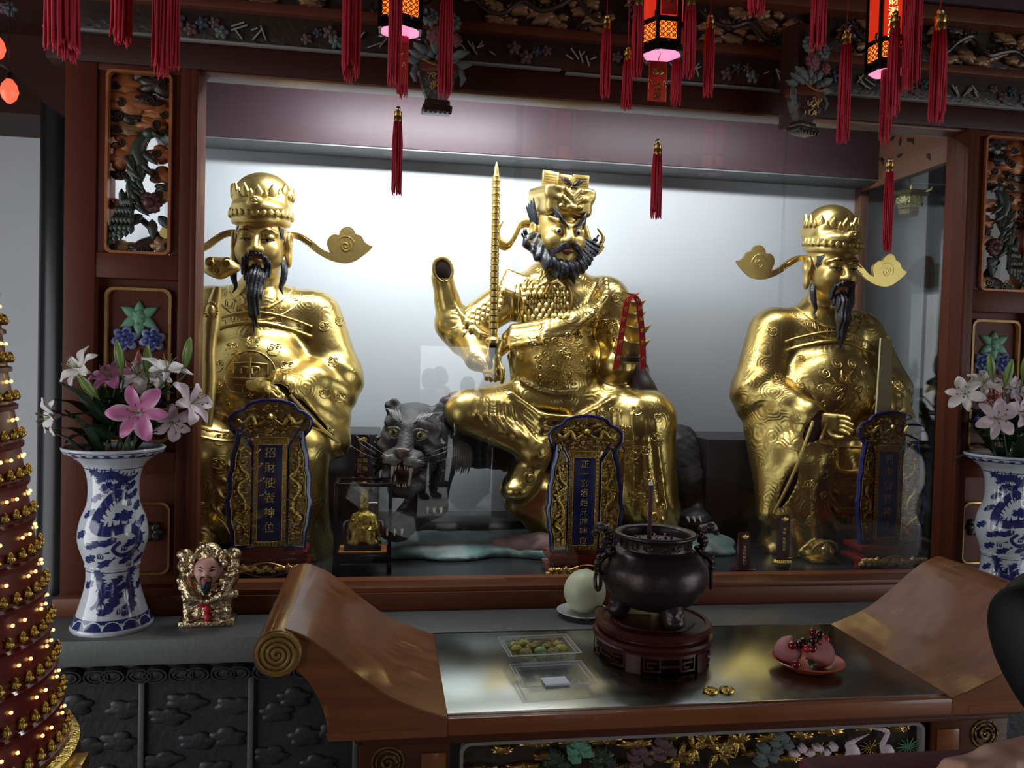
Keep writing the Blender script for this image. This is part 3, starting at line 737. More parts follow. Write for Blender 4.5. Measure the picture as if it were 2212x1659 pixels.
# pierced frieze: clouds with dark dragons
pm = [npart(MB().puff(cloud_outline(0, 0, .085, .04, 5, s), 0, .022), 'frieze_cloud', mt) for s, mt in ((1, 'carve_tan'), (2, 'carve_tan'), (5, 'carve_tan'), (9, 'carve_dark'))]
for i, p in enumerate(pm): p.location = Vector((-.6 + .09 * i, 3.07, 3.12)) - Vector(can.location)
for x0, x1 in ((-0.55, -0.12), (0.24, 0.83), (0.86, 1.02), (1.14, 1.60), (1.73, 1.98), (2.12, 2.62)):
    n = int((x1 - x0) / .018)
    for k in range(n):
        dup(rnd.choice(pm), can, Vector((x0 + .03 + (x1 - x0 - .06) * (k + rnd.random()) / n, 3.07 - .012 * rnd.random(), 3.063 + .135 * rnd.random())) - Vector(can.location), (0, rnd.uniform(-.5, .5), 0), rnd.uniform(.5, 1.05))
    ns = max(5, int((x1 - x0) / .07))
    pts = spline([(x0 + .02 + (x1 - x0 - .04) * i / ns, 3.042, 3.13 + .030 * sin(i * 2.1 + x0 * 7) + .022 * sin(i * 5.3 + 2 * x0)) for i in range(ns + 1)], 5)
    d = MB().tube(pts, [.004 + .008 * sin(PI * i / len(pts)) for i in range(len(pts))], 8)
    for q in range(2, len(pts) - 2, 2): d.puff([(pts[q][0] + a, pts[q][2] + .008 + b) for a, b in leaf_outline(.022, .006)], 3.045, .008)
    npart(d, 'frieze_dragon', 'carve_dark')
for xx in (-0.62, -0.04, 0.18, 1.08, 1.66, 2.05, 2.66):
    npart(MB().box(xx - .035, xx + .035, 3.04, 3.3, 3.05, 3.215, .004), 'frieze_post', 'wood_beam')


# ------------------------------------------------------------------ flower basket pendants
def pendant(px, py_bot, py_rim, label, tilt):
    Y = 2.93; b = at(px, py_bot, Y)
    t = thing('flower_basket_pendant', label, 'carving', (b.x, Y, b.z), tilt, 'carved flower basket pendants under the canopy')
    # foot
    f = MB().box(-.052, .052, -.035, .035, 0.0, .022, .005)
    for k in range(6): f.ball((-.042 + .017 * k, -.034, .0), (.008, .006, .010))
    f.box(-.045, .045, -.028, .028, .02, .042, .006); f.build('foot', 'carve_dark', t)
    bd = MB()
    prof = [(.038, .04), (.058, .075), (.070, .115), (.073, .135)]
    bd.lathe([(r * 1.0, z) for r, z in prof], n=6, sy=.7, a0=PI / 6, a1=PI / 6 + 2 * PI); bd.build('basket', 'carve_dark', t, smooth=False)
    wv = MB()
    rd = random.Random(int(px))
    for k in range(34):
        x0 = -.036 + .072 * rd.random(); z0 = .058 + .06 * rd.random(); a = rd.choice((.7, 2.3, 1.2, 1.9)); L = .016
        z1 = min(.124, z0 + abs(sin(a)) * L); yy = lambda z: -.0415 - (z - .055) * .262
        wv.tube([(x0, yy(z0), z0), (max(-.04, min(.04, x0 + cos(a) * L)), yy(z1), z1)], .0022, 5)
    wv.build('woven_panel', 'gold_paint', t, smooth=False, kind='stuff')
    rm = MB().lathe([(.075, .132), (.082, .142), (.080, .165), (.072, .170)], n=6, sy=.72, a0=PI / 6, a1=PI / 6 + 2 * PI); rm.build('rim', 'wood_dark', t, smooth=False)
    sc_ = MB().tube([(-.06 + .012 * k, -.062, .166 - .018 * sin(PI * k / 10)) for k in range(11)], .003, 6); sc_.build('swag', 'gold_paint', t)
    lv = MB()
    for k in range(13):
        a = -1.5 + 3.0 * k / 12
        lv.puff([(.01 * (k - 6) + sin(a) * z + cos(a) * x, .17 + .012 * (k % 3) + cos(a) * z - sin(a) * x) for x, z in leaf_outline(.062, .017)], -.02 - .008 * (k % 3), .014)
    lv.build('leaf_cluster', 'petal_gray', t)
    for cx, cz, r, mt in ((-.012, .255, .036, 'petal_rose'), (-.035, .315, .033, 'petal_gray'), (.042, .305, .034, 'petal_gray'), (.055, .245, .026, 'petal_rose'), (.02, .355, .024, 'petal_mauve')):
        q = MB(); flower(q, cx, cz, r, -.045, 9, .012); o = q.build('carved_flower', mt, t)
        q = MB(); q.lathe([(r * .55, 0), (r * .5, .008), (r * .2, .010), (0, .006)], n=12)
        q.T = None; vs = [(cx + a, -.054 - c, cz + b) for a, b, c in q.v]; h = MB().add(vs, q.f); h.build('flower_heart', 'petal_slate' if mt == 'petal_gray' else 'petal_rose', o)
    for s2 in (-1, 1): MB().tube([(s2 * .078, -.02, .15), (s2 * .088, -.03, .12), (s2 * .080, -.03, .095)], [.012, .012, .004], 8).build('handle', 'petal_gray', t)
    bk = MB().box(-.035, .035, .0, .09, .03, .42, .006); bk.build('bracket', 'wood_beam', t)
    return t


pendant(943, 245, 150, 'carved flower basket pendant left of the middle lantern', 0.05)
pendant(1733, 290, 205, 'carved flower basket pendant right of the middle lantern', 0.35)

# ================================================================== stone ledge and its carved base
led = thing('stone_ledge', 'long dark grey stone ledge in front of the cabinet', 'ledge', (CX, 3.0, 0))
o = MB().box(-1.34, 3.2, 2.78, 3.30, 0.772, 0.86, .008).build('slab', 'stone_dark', led); o.location = -Vector(led.location)
o = MB().box(-1.30, 3.16, 2.90, 3.28, 0, 0.774).build('base', 'stone_black', led, False); o.location = -Vector(led.location)
o = MB().box(-1.32, 3.18, 2.865, 2.95, .70, .772, .02).build('ogee', 'stone_black', led); o.location = -Vector(led.location)
sc0 = MB(); sc0.puff([(x, z * .6) for x, z in arc(0, 0, .05, 0, 2 * PI, 20)[:-1]], 0, .02)
for r in (.038, .024): sc0.tube([(x, -.022, z * .6) for x, z in arc(0, 0, r, 0, 2 * PI, 20)], .004, 6, cap=False)
sc0 = sc0.build('cloud_boss', 'stone_black', led)
for k in range(14):
    q = sc0 if k == 0 else dup(sc0, led)
    q.location = Vector((-1.02 + .135 * (k // 2) + .085 * (k % 2) - (.0 if k % 2 == 0 else 0), 2.862, .715)) - Vector(led.location)
for k, x in enumerate((-.98, -.62, -.26)):
    for a, c in ((-.1, .55), (.05, .36), (.12, .58), (-.04, .6), (.0, .46), (-.12, .40), (.1, .47)):
        o = MB().puff(cloud_outline(x + a, c, .12, .06, 5, k + 3 + int(a * 100)), 2.90, .010).build('relief_cloud', 'stone_black', led); o.location = -Vector(led.location)
    o = MB().box(x + .165, x + .185, 2.885, 2.92, .1, .69, .004).build('base_strip', 'stone_dark', led); o.location = -Vector(led.location)

# ================================================================== altar table
TX = 0.82; TZ = 0.95
tb = thing('altar_table', 'brown wooden altar table with rolled scroll ends and steel top', 'table', (TX, 2.2, 0))


def tpart(mb, name, m, smooth=True, parent=None, angle=40):
    o = mb.build(name, m, parent or tb, smooth, angle)
    if parent is None: o.location = -Vector(tb.location)
    return o


TF, TB_ = 1.905, 2.505
tpart(MB().box(.1585, 1.4815, TF, TB_, .905, .9465, .003), 'tabletop', 'wood_table')
tpart(MB().box(.158, 1.482, 1.927, 2.497, .9465, .9505, .0012), 'steel_plate', 'steel')
tpart(MB().box(.158, 1.482, 1.9255, 1.9285, .9462, .9508), 'plate_edge', 'steel_edge', False)
tpart(MB().box(-.06, 1.70, TF + .015, TB_ - .01, .888, .9055, .006), 'moulding', 'wood_table_dark')
tpart(MB().box(-.04, 1.68, TF + .035, TB_ - .02, .868, .889, .006), 'moulding', 'wood_table_dark')
# scroll ends: side profile swept in y
for sgn in (-1, 1):
    Xm = (lambda x: x) if sgn < 0 else (lambda x: 2 * TX - x)
    c0 = (-.236, 1.119); R0 = .054
    top = spline([(.158, .9475), (.10, .968), (.02, 1.004), (-.06, 1.062), (-.12, 1.112), (-.165, 1.146), (-.20, 1.163)], 5)
    top += [(c0[0] + R0 * cos(a), c0[1] + R0 * sin(a)) for a in [math.radians(d) for d in range(74, 300, 10)]]
    bot = spline([(-.196, 1.078), (-.165, 1.045), (-.140, 1.0), (-.125, .955), (-.118, .905)], 5)
    prof = top + bot + [(.11, .905), (.158, .905)]
    ol = [(Xm(x), z) for x, z in prof]
    q = MB().slab(ol, TB_, TF); sc = tpart(q, 'scroll_end', 'wood_table', angle=35)
    # proud front edge
    e = MB().tube([(Xm(x), TF - .001, z) for x, z in top[:32]], .0035, 6); tpart(e, 'edge_line', 'wood_table', parent=sc)
    # gilded spiral boss
    g = MB(); cc = []
    for r, y in ((R0, 0), (R0, .012), (R0 * .93, .016), (0, .016)):
        cc.append((r, y))
    n = 40; vs = []; fs = []
    for r, y in cc:
        for i in range(n): vs.append((Xm(c0[0]) + r * cos(2 * PI * i / n), TF - y, c0[1] + r * sin(2 * PI * i / n)))
    for j in range(3):
        for i in range(n): fs.append((j * n + i, j * n + (i + 1) % n, (j + 1) * n + (i + 1) % n, (j + 1) * n + i))
    g.add(vs, fs)
    sp = spiral(Xm(c0[0]), c0[1], R0 * .93, 4.0, .3, 1 if sgn < 0 else -1, 26, .05)
    g.tube([(x, TF - .018, z) for x, z in sp], [.0052] * (len(sp) - 6) + [.006] * 6, 8)
    tpart(g, 'spiral_boss', 'gold_paint', parent=sc)
    # end board below
    tpart(MB().slab([(Xm(-.118), .905), (Xm(.11), .905), (Xm(.11), .925), (Xm(-.125), .925)], TF + .005, TF - .001), 'edge_board', 'wood_table')
    # leg block with round ornament
    x0, x1 = sorted((Xm(-.05), Xm(.17)))
    tpart(MB().box(x0, x1, TF + .05, TB_ - .03, .0, .87, .004), 'leg', 'wood_table_dark')
    lx = Xm(.02); rg = MB()
    for r in (.038, .028): rg.tube([(x, TF + .048, z) for x, z in arc(lx, .825, r, 0, 2 * PI, 24)], .003, 6, cap=False)
    rg.tube([(x, TF + .046, z) for x, z in spiral(lx, .825, .02, 1.5)], .004, 6); tpart(rg, 'ring_ornament', 'dark_gold')
    bx = sorted((Xm(.10), Xm(.16))); tpart(MB().box(bx[0], bx[1], TF + .042, TF + .06, .78, .845, .004), 'inset_block', 'wood_table')
# carved front panel
pan = tpart(MB().box(.17, 1.47, TF + .075, TF + .10, .55, .87), 'front_panel', 'carve_dark', False)
tpart(rect_frame(.195, 1.445, .56, .862, .025, .008, TF + .075, TF + .052), 'panel_moulding', 'line_gray', angle=60)
rnd = random.Random(5); yb = TF + .075
for i in range(26):
    x = .24 + 1.16 * (i + .5 * rnd.random()) / 26; z = .853 - .02 * rnd.random() if i % 2 else .822 - .05 * rnd.random()
    c = MB().puff(cloud_outline(x, z, rnd.uniform(.06, .10), rnd.uniform(.018, .03), 7, i), yb, .016)
    c.tube([(a, yb - .016, b) for a, b in spiral(x + .01, z, .011, 1.5, i)], .0022, 5)
    tpart(c, 'carved_cloud', 'gold_trim' if i % 4 else 'dark_gold')
for x, z, mt, s in ((.50, .825, 'paint_green', 3), (.56, .80, 'carve_green', 5), (.44, .80, 'carve_green', 4), (1.04, .82, 'petal_gray', 2), (1.0, .79, 'petal_gray', 8), (.66, .80, 'petal_mauve', 2), (.72, .82, 'petal_mauve', 9)):
    c = MB()
    for k in range(8): c.puff(cloud_outline(x + .035 * cos(k * 2.4) * (k / 8), z + .025 * sin(k * 2.4) * (k / 8), .035, .026, 5, s + k), yb, .012 + .002 * k)
    tpart(c, 'carved_foliage', mt)
for x, z, s in ((.80, .815, 1), (.87, .80, 2), (.76, .79, 4), (.92, .83, 6)):
    c = MB()
    for k in range(9):
        a = rnd.random() * 6; c.puff([(x + cos(a) * p - sin(a) * q, z + sin(a) * p + cos(a) * q) for p, q in leaf_outline(.05, .009)], yb - .003 * (k % 3), .012)
    tpart(c, 'carved_leaf_spray', 'gold_rough')
for k in range(6):
    c = MB().puff(cloud_outline(1.08 + .022 * k, .787 + .012 * (k % 2), .026, .02, 5, k), yb, .018); tpart(c, 'carved_berry', 'petal_pale')
for x, z, d in ((1.235, .79, 1), (1.335, .785, -1)):
    c = MB().tube(spline([(x, yb - .012, z - .05), (x + .004, yb - .02, z), (x - .012, yb - .02, z + .018), (x + .004, yb - .018, z + .05 * (1 if d < 0 else .5)), (x + d * .012, yb - .018, z + .03 + .03 * (1 if d < 0 else 0))], 4), list(np.interp(range(17), [0, 4, 8, 12, 16], [.030, .020, .008, .007, .006])), 10, flat=((0, 1, 0), .6))
    c.tube([(x + d * .012, yb - .018, z + .03 + .03 * (1 if d < 0 else 0)), (x + d * .05, yb - .018, z + .045 + .02 * (1 if d < 0 else 0))], [.005, .001], 6)
    tpart(c, 'carved_crane', 'petal_pale')
for x in (1.30, 1.41, 1.15):
    c = MB()
    for k in range(14):
        a = 2 * PI * k / 14; c.tube([(x, yb - .006, .79), (x + .04 * cos(a), yb - .012, .79 + .026 * sin(a))], [.002, .001], 4)
    tpart(c, 'carved_pine_tuft', 'paint_green' if x > 1.3 else 'gold_rough')

# ================================================================== sculpting: signed distance grids -> one continuous surface
class SDF:
    def __init__(s, lo, hi, h):
        s.lo = np.array(lo, np.float32); s.h = h; s.n = np.ceil((np.array(hi) - np.array(lo)) / h).astype(int) + 1
        s.v = np.full(tuple(s.n), 1.0, np.float32)

    def grid(s, lo, hi):
        a = np.clip(np.floor((np.array(lo) - s.lo) / s.h).astype(int), 0, s.n - 1); b = np.clip(np.ceil((np.array(hi) - s.lo) / s.h).astype(int) + 1, 1, s.n)
        sl = tuple(slice(a[i], max(b[i], a[i] + 1)) for i in range(3))
        ax = [(s.lo[i] + s.h * np.arange(sl[i].start, sl[i].stop, dtype=np.float32)) for i in range(3)]
        return sl, ax[0][:, None, None], ax[1][None, :, None], ax[2][None, None, :]

    def op(s, f, lo, hi, k=0.02, mode='u'):
        m = k + 3 * s.h
        sl, X, Y, Z = s.grid(np.array(lo) - m, np.array(hi) + m); d = f(X, Y, Z); v = s.v[sl]
        if mode == 'u':
            if k > 0:
                t = np.clip(.5 + .5 * (v - d) / k, 0, 1); s.v[sl] = v + (d - v) * t - k * t * (1 - t)
            else: s.v[sl] = np.minimum(v, d)
        else:
            d = -d; t = np.clip(.5 - .5 * (v - d) / max(k, 1e-5), 0, 1); s.v[sl] = v + (d - v) * t + k * t * (1 - t)
        return s

    def ell(s, c, r, k=0.02, mode='u', rot=None):
        c = np.array(c, float); r = np.array(r, float); R = None if rot is None else np.array(Matrix.Rotation(rot[0], 3, rot[1]))

        def f(X, Y, Z):
            x, y, z = X - c[0], Y - c[1], Z - c[2]
            if R is not None: x, y, z = (R[0, 0] * x + R[1, 0] * y + R[2, 0] * z, R[0, 1] * x + R[1, 1] * y + R[2, 1] * z, R[0, 2] * x + R[1, 2] * y + R[2, 2] * z)
            k0 = np.sqrt((x / r[0]) ** 2 + (y / r[1]) ** 2 + (z / r[2]) ** 2); k1 = np.sqrt((x / r[0] ** 2) ** 2 + (y / r[1] ** 2) ** 2 + (z / r[2] ** 2) ** 2) + 1e-9
            return (k0 * (k0 - 1) / k1).astype(np.float32)
        R_ = max(r) if rot is not None else r
        return s.op(f, c - R_, c + R_, k, mode)

    def cone(s, a, b, ra, rb, k=0.02, mode='u'):
        a = np.array(a, float); b = np.array(b, float); ba = b - a; L = float(ba @ ba)

        def f(X, Y, Z):
            x, y, z = X - a[0], Y - a[1], Z - a[2]
            t = np.clip((x * ba[0] + y * ba[1] + z * ba[2]) / L, 0, 1)
            return (np.sqrt((x - ba[0] * t) ** 2 + (y - ba[1] * t) ** 2 + (z - ba[2] * t) ** 2) - (ra + (rb - ra) * t)).astype(np.float32)
        R = max(ra, rb)
        return s.op(f, np.minimum(a, b) - R, np.maximum(a, b) + R, k, mode)

    def chain(s, pts, rs, k=0.015, mode='u'):
        for i in range(len(pts) - 1): s.cone(pts[i], pts[i + 1], rs[i], rs[i + 1], k, mode)
        return s

    def box(s, c, hf, r=0.02, k=0.02, mode='u'):
        c = np.array(c, float); hf = np.array(hf, float)

        def f(X, Y, Z):
            x, y, z = abs(X - c[0]) - hf[0] + r, abs(Y - c[1]) - hf[1] + r, abs(Z - c[2]) - hf[2] + r
            return (np.sqrt(np.maximum(x, 0) ** 2 + np.maximum(y, 0) ** 2 + np.maximum(z, 0) ** 2) + np.minimum(np.maximum(x, np.maximum(y, z)), 0) - r).astype(np.float32)
        return s.op(f, c - hf, c + hf, k, mode)

    def warp(s, f, lo, hi):
        sl, X, Y, Z = s.grid(lo, hi); s.v[sl] = s.v[sl] + f(X, Y, Z).astype(np.float32); return s

    def front(s, x, z):
        "y of the surface seen from the front (-y) at (x,z), or None"
        i = int(round((x - s.lo[0]) / s.h)); k = int(round((z - s.lo[2]) / s.h))
        if not (0 <= i < s.n[0] and 0 <= k < s.n[2]): return None
        c = s.v[i, :, k]; w = np.nonzero(c < 0)[0]
        if not len(w): return None
        j = w[0]
        if j == 0: return float(s.lo[1])
        t = c[j - 1] / (c[j - 1] - c[j]); return float(s.lo[1] + s.h * (j - 1 + t))

    def mesh(s, name, m, parent):
        v = s.v; v[0], v[-1], v[:, 0], v[:, -1], v[:, :, 0], v[:, :, -1] = [np.maximum(q, 1e-3) for q in (v[0], v[-1], v[:, 0], v[:, -1], v[:, :, 0], v[:, :, -1])]
        neg = v < 0; cs = [(i, j, k) for i in (0, 1) for j in (0, 1) for k in (0, 1)]
        N = np.array(v.shape) - 1; cut = lambda A, c: A[c[0]:c[0] + N[0], c[1]:c[1] + N[1], c[2]:c[2] + N[2]]
        any_ = np.zeros(tuple(N), bool); all_ = np.ones(tuple(N), bool)
        for c in cs: q = cut(neg, c); any_ |= q; all_ &= q
        idx = np.argwhere(any_ & ~all_); cell = np.full(tuple(N), -1, np.int32); cell[tuple(idx.T)] = np.arange(len(idx))
        acc = np.zeros((len(idx), 3)); cnt = np.zeros(len(idx))
        for c in cs:
            for ax in range(3):
                if c[ax]: continue
                d = list(c); d[ax] = 1
                a = v[tuple((idx + c).T)]; b = v[tuple((idx + d).T)]; mk = (a < 0) != (b < 0)
                t = np.where(mk, a / np.where(mk, a - b, 1), 0); p = np.tile(np.array(c, float), (len(idx), 1)); p[:, ax] += t
                acc[mk] += p[mk]; cnt[mk] += 1
        co = (idx + acc / cnt[:, None]) * s.h + s.lo
        quads = []
        for ax in range(3):
            o = [0, 0, 0]; o[ax] = 1; a = neg[tuple(slice(None, -1) if i == ax else slice(1, -1) for i in range(3))]; b = neg[tuple(slice(1, None) if i == ax else slice(1, -1) for i in range(3))]
            e = np.argwhere(a != b); flip = a[tuple(e.T)]
            u, w = [(1, 2), (2, 0), (0, 1)][ax]; e2 = e.copy(); e2[:, u] += 1; e2[:, w] += 1   # vertex index of the edge start
            def cc(du, dw): q = e2.copy(); q[:, u] -= du; q[:, w] -= dw; return cell[tuple(q.T)]
            q = np.stack([cc(1, 1), cc(0, 1), cc(0, 0), cc(1, 0)], 1); q[~flip] = q[~flip][:, ::-1]; quads.append(q)
        q = np.concatenate(quads); q = q[(q >= 0).all(1)]
        me = bpy.data.meshes.new(name); me.vertices.add(len(co)); me.vertices.foreach_set('co', co.astype(np.float32).ravel())
        me.loops.add(q.size); me.loops.foreach_set('vertex_index', q.ravel().astype(np.int32))
        me.polygons.add(len(q)); me.polygons.foreach_set('loop_start', np.arange(0, q.size, 4, dtype=np.int32))
        me.polygons.foreach_set('use_smooth', np.ones(len(q), bool)); me.update(calc_edges=True)
        me.materials.append(MATS[m]); o = bpy.data.objects.new(name, me); COL.objects.link(o); o.parent = parent
        return o


def decal(mb, sd, outline, lift=0.001, thick=None):
    "patch that follows the sculpted surface inside a star-shaped outline [(x,z)]"
    n = len(outline); cx = sum(p[0] for p in outline) / n; cz = sum(p[1] for p in outline) / n; vs = []; fs = []
    last = None
    for k in (1.0, .66, .33):
        for x, z in outline:
            q = (cx + (x - cx) * k, cz + (z - cz) * k); y = sd.front(*q); y = last if y is None else y; last = y if y is not None else 0
            vs.append((q[0], (last if y is None else y) - lift * (1 if k < 1 else .3), q[1]))
    y = sd.front(cx, cz); vs.append((cx, (y if y is not None else 0) - lift, cz))
    for j in range(2):
        for i in range(n): fs.append((j * n + i, j * n + (i + 1) % n, (j + 1) * n + (i + 1) % n, (j + 1) * n + i))
    for i in range(n): fs.append((2 * n + i, 2 * n + (i + 1) % n, 3 * n))
    return mb.add(vs, fs)


def relief(mb, sd, path, r=0.003, lift=0.0, n=5, maxjump=0.04):
    "raised line that follows the sculpted surface along [(x,z)]"
    run = []

    def flush():
        if len(run) > 2: mb.tube(run, r, n)
    for x, z in path:
        y = sd.front(x, z)
        if y is None or (run and abs(y - run[-1][1]) > maxjump): flush(); run = []; continue
        run.append((x, y - lift, z))
    flush(); return mb


def almond(cx, cz, w, h, tilt=0.0, n=16, drop=0.0):
    o = []
    for i in range(n):
        a = 2 * PI * i / n; x = w * cos(a); z = h * sin(a) * (1 - .35 * abs(cos(a)) ** 2) + drop * cos(a) ** 2
        o.append((cx + x * cos(tilt) - z * sin(tilt), cz + x * sin(tilt) + z * cos(tilt)))
    return o


def civil_head(parent, loc, turn=0.0, nod=0.0):
    "bearded civil official's head with tall two-tier hat; origin at eye level"
    hd = thing('head', '', ''); del hd['label']; del hd['category']
    hd.parent = parent; hd.location = loc; hd.rotation_euler = (nod, 0, turn)
    S = SDF((-.16, -.19, -.25), (.16, .16, .15), .0045)
    S.ell((0, .01, .03), (.110, .125, .13)).ell((0, -.03, -.06), (.098, .100, .105), .03)
    for q in (-1, 1):
        S.ell((q * .052, -.085, -.048), (.042, .035, .042), .03)
        S.chain([(q * .016, -.119, .028), (q * .05, -.117, .036), (q * .082, -.088, .026)], [.009, .010, .008], .022)
        S.ell((q * .047, -.140, .006), (.032, .024, .015), .012, 's')
        S.ell((q * .047, -.103, .008), (.029, .022, .017), .003)
        S.ell((q * .120, .015, .0), (.016, .036, .048), .012).ell((q * .119, .008, -.075), (.015, .02, .042), .018).ell((q * .136, .0, .006), (.012, .018, .028), .006, 's')
        S.ell((q * .017, -.136, -.047), (.012, .013, .011), .010)
    S.ell((0, -.09, -.132), (.036, .032, .026), .03)
    S.cone((0, -.116, .022), (0, -.150, -.042), .010, .017, .014)
    S.ell((0, -.128, -.082), (.034, .014, .007), .012, 's').ell((0, -.118, -.094), (.026, .016, .009), .01)
    S.cone((0, .03, -.1), (0, .04, -.25), .07, .088, .03)
    S.mesh('face', 'gold_face', hd)
    for q in (-1, 1):
        b = MB(); decal(b, S, [(q * .018, .030), (q * .04, .042), (q * .065, .040), (q * .090, .024), (q * .066, .034), (q * .042, .034)], .0015); b.build('eyebrow', 'iris_brown', hd)
        b = MB(); decal(b, S, almond(q * .047, -.007, .025, .0042, -q * .05), .0018); e = b.build('eye', 'eye_white', hd)
        b = MB(); decal(b, S, almond(q * .047, -.007, .007, .0045), .0030); b.build('pupil', 'pupil', e)
        b = MB(); relief(b, S, [(q * (.020 + .0055 * i), -.0045 + .0045 * sin(PI * i / 10)) for i in range(11)], .0018, .0015); b.build('eyelid_line', 'pupil', e)
    b = MB(); decal(b, S, almond(0, -.090, .027, .0075), .0015); b.build('lips', 'lip_red', hd)
    # black beard, moustache, side locks
    D = SDF((-.09, -.22, -.42), (.09, -.05, -.05), .004)
    D.chain([(0, -.102, -.126), (0, -.130, -.17), (0, -.150, -.24), (0, -.150, -.32), (0, -.147, -.40)], [.030, .037, .033, .020, .003], .012)
    for q in (-1, 1):
        D.chain([(q * .006, -.151, -.066), (q * .026, -.146, -.070), (q * .046, -.128, -.088), (q * .056, -.112, -.115), (q * .050, -.108, -.14), (q * .03, -.12, -.17)], [.006, .010, .010, .011, .014, .02], .006)
    D.warp(lambda X, Y, Z: .003 * np.sin(X * 420 + 3 * np.sin(Z * 18)), (-.09, -.22, -.42), (.09, -.05, -.05))
    D.mesh('beard', 'black_hair', hd)
    for q in (-1, 1):
        b = MB().tube(spline([(q * .098, -.015, -.085), (q * .108, -.04, -.125), (q * .106, -.055, -.17), (q * .096, -.06, -.205), (q * .108, -.065, -.235)], 5), [.010, .012, .014, .015, .016, .016, .016, .016, .015, .015, .014, .013, .012, .011, .010, .009, .008, .006, .004, .003, .002], 8)
        b.build('side_lock', 'black_hair', hd)
        b = MB(); decal(b, S, [(q * .085, .06), (q * .105, .06), (q * .108, .0), (q * .100, -.03), (q * .094, .01)], .003); b.build('sideburn', 'black_hair', hd)
    # hat
    H = SDF((-.16, -.17, .05), (.16, .17, .31), .005)
    H.ell((0, .005, .105), (.128, .14, .05), 0).ell((0, -.012, .135), (.128, .142, .055), .02).ell((0, .035, .20), (.126, .112, .105), .02).box((0, .035, .17), (.118, .106, .06), .05, .02)
    H.ell((0, -.145, .158), (.034, .022, .022), .012)
    hat = H.mesh('hat', 'gold', hd)
    band = MB().lathe([(.108, .068), (.124, .070), (.129, .080), (.126, .096), (.118, .098)], (0, .004, 0), 40, sy=1.1); band.build('hat_band', 'gold', hat)
    lf = MB().puff(leaf_outline(.050, .020), 0, .011); lf = lf.build('hat_leaf', 'gold', hat)
    first = True
    for k in range(19):
        a = -PI / 2 + (k - 9) * .235; o = lf if first else dup(lf, hat); first = False
        o.location = (.131 * cos(a), .004 + .145 * sin(a), .094); o.rotation_euler = (-.10, 0, a + PI / 2); o.scale = (.95, 1, .85)
        bd = MB().ball((0, 0, 0), .008, 8, 6) if k == 0 else None
    for k in range(17):
        a = -PI / 2 + (k - 8) * .235; big = 1.25 if k % 2 == 0 else .85; o = dup(lf, hat)
        yy = .035 + .106 * sin(a)
        o.location = (.127 * cos(a), .035 + .113 * sin(a), .170 + .012 * abs(cos(a))); o.rotation_euler = (-.02, 0, a + PI / 2); o.scale = (big * .95, 1.2, big * 1.1)
    for k in range(15):
        a = -PI / 2 + (k - 7) * .26; b = MB().ball((.132 * cos(a), .004 + .147 * sin(a), .108), .0075, 8, 6); b.build('hat_bead', 'gold', hat)
    b = MB().tube([(.03 * cos(t), -.168 + .02 * abs(cos(t)), .158 + .014 * sin(t)) for t in [2 * PI * i / 20 for i in range(21)]], .003, 6, cap=False); b.ball((0, -.168, .158), (.011, .006, .009)); b.build('medallion', 'gold', hat)
    up = spline([(.10, .052), (.16, .046), (.21, .018), (.26, -.018), (.295, -.030)], 4) + arc(.318, .006, .036, 3.3, 1.1, 7) + arc(.372, .030, .040, 2.6, .35, 8) + arc(.420, .014, .026, 1.6, .4, 5) + spline([(.452, .014), (.468, .006), (.487, .002)], 3)
    lo = spline([(.485, -.004), (.445, -.032), (.40, -.057), (.35, -.066), (.29, -.058), (.23, -.032), (.17, .012), (.10, .030)], 4)
    for q in (-1, 1):
        w = MB().slab([(q * x, z * (1.0 + 1.1 * max(0, x - .16))) for x, z in up + lo[1:]], .064, .046); wg = w.build('hat_wing', 'gold', hd, angle=50)
        r_ = MB().tube([(q * x, .047, z) for x, z in spiral(.365, -.002, .026, 1.7, .8, -1)], .004, 6); r_.tube([(q * x, .047, z) for x, z in arc(.365, .0, .042, 2.9, -.5, 14)], .003, 6)
        r_.build('cloud_relief', 'gold', wg)
        r_ = MB().puff([(q * (.185 + .03 * cos(t) - .012 * sin(t)), .026 - .018 * cos(t) + .010 * sin(t)) for t in [2 * PI * i / 14 for i in range(14)]], .048, .012); r_.build('wing_jewel', 'gold', wg)
        for k in range(7): r_ = MB().ball((q * (.155 + .011 * k), .045, .022 - .0075 * k), .004, 6, 4); r_.build('wing_bead', 'gold', wg)
    return hd


def hand(parent, loc, rot, m='gold', s=1.0, curl=0.5, mirror=1, name='hand'):
    "palm in the xy plane, fingers along -y, thumb towards +x*mirror; five fingers"
    S = SDF((-.10, -.17, -.08), (.10, .12, .06), .0038)
    S.box((0, .0, 0), (.040, .045, .016), .014, .01).cone((0, .03, 0), (0, .11, .0), .030, .036, .02)
    for i, (x, L) in enumerate(((-.030, .062), (-.010, .078), (.011, .082), (.031, .070))):
        a = curl * (1 + .12 * i); p0 = (x, -.035, 0); p1 = (x * 1.1, -.035 - L * .45 * cos(a * .5), -L * .45 * sin(a * .5)); p2 = (x * 1.12, p1[1] - L * .33 * cos(a * 1.3), p1[2] - L * .33 * sin(a * 1.3)); p3 = (x * 1.1, p2[1] - L * .25 * cos(a * 2), p2[2] - L * .25 * sin(a * 2))
        S.chain([p0, p1, p2, p3], [.0105, .0098, .009, .0072], .004)
    S.chain([(mirror * .030, .015, -.004), (mirror * .055, -.015, -.014), (mirror * .060, -.045, -.024), (mirror * .052, -.066, -.032)], [.014, .012, .011, .008], .006)
    o = S.mesh(name, m, parent); o.location = loc; o.rotation_euler = rot; o.scale = (s, s, s)
    return o


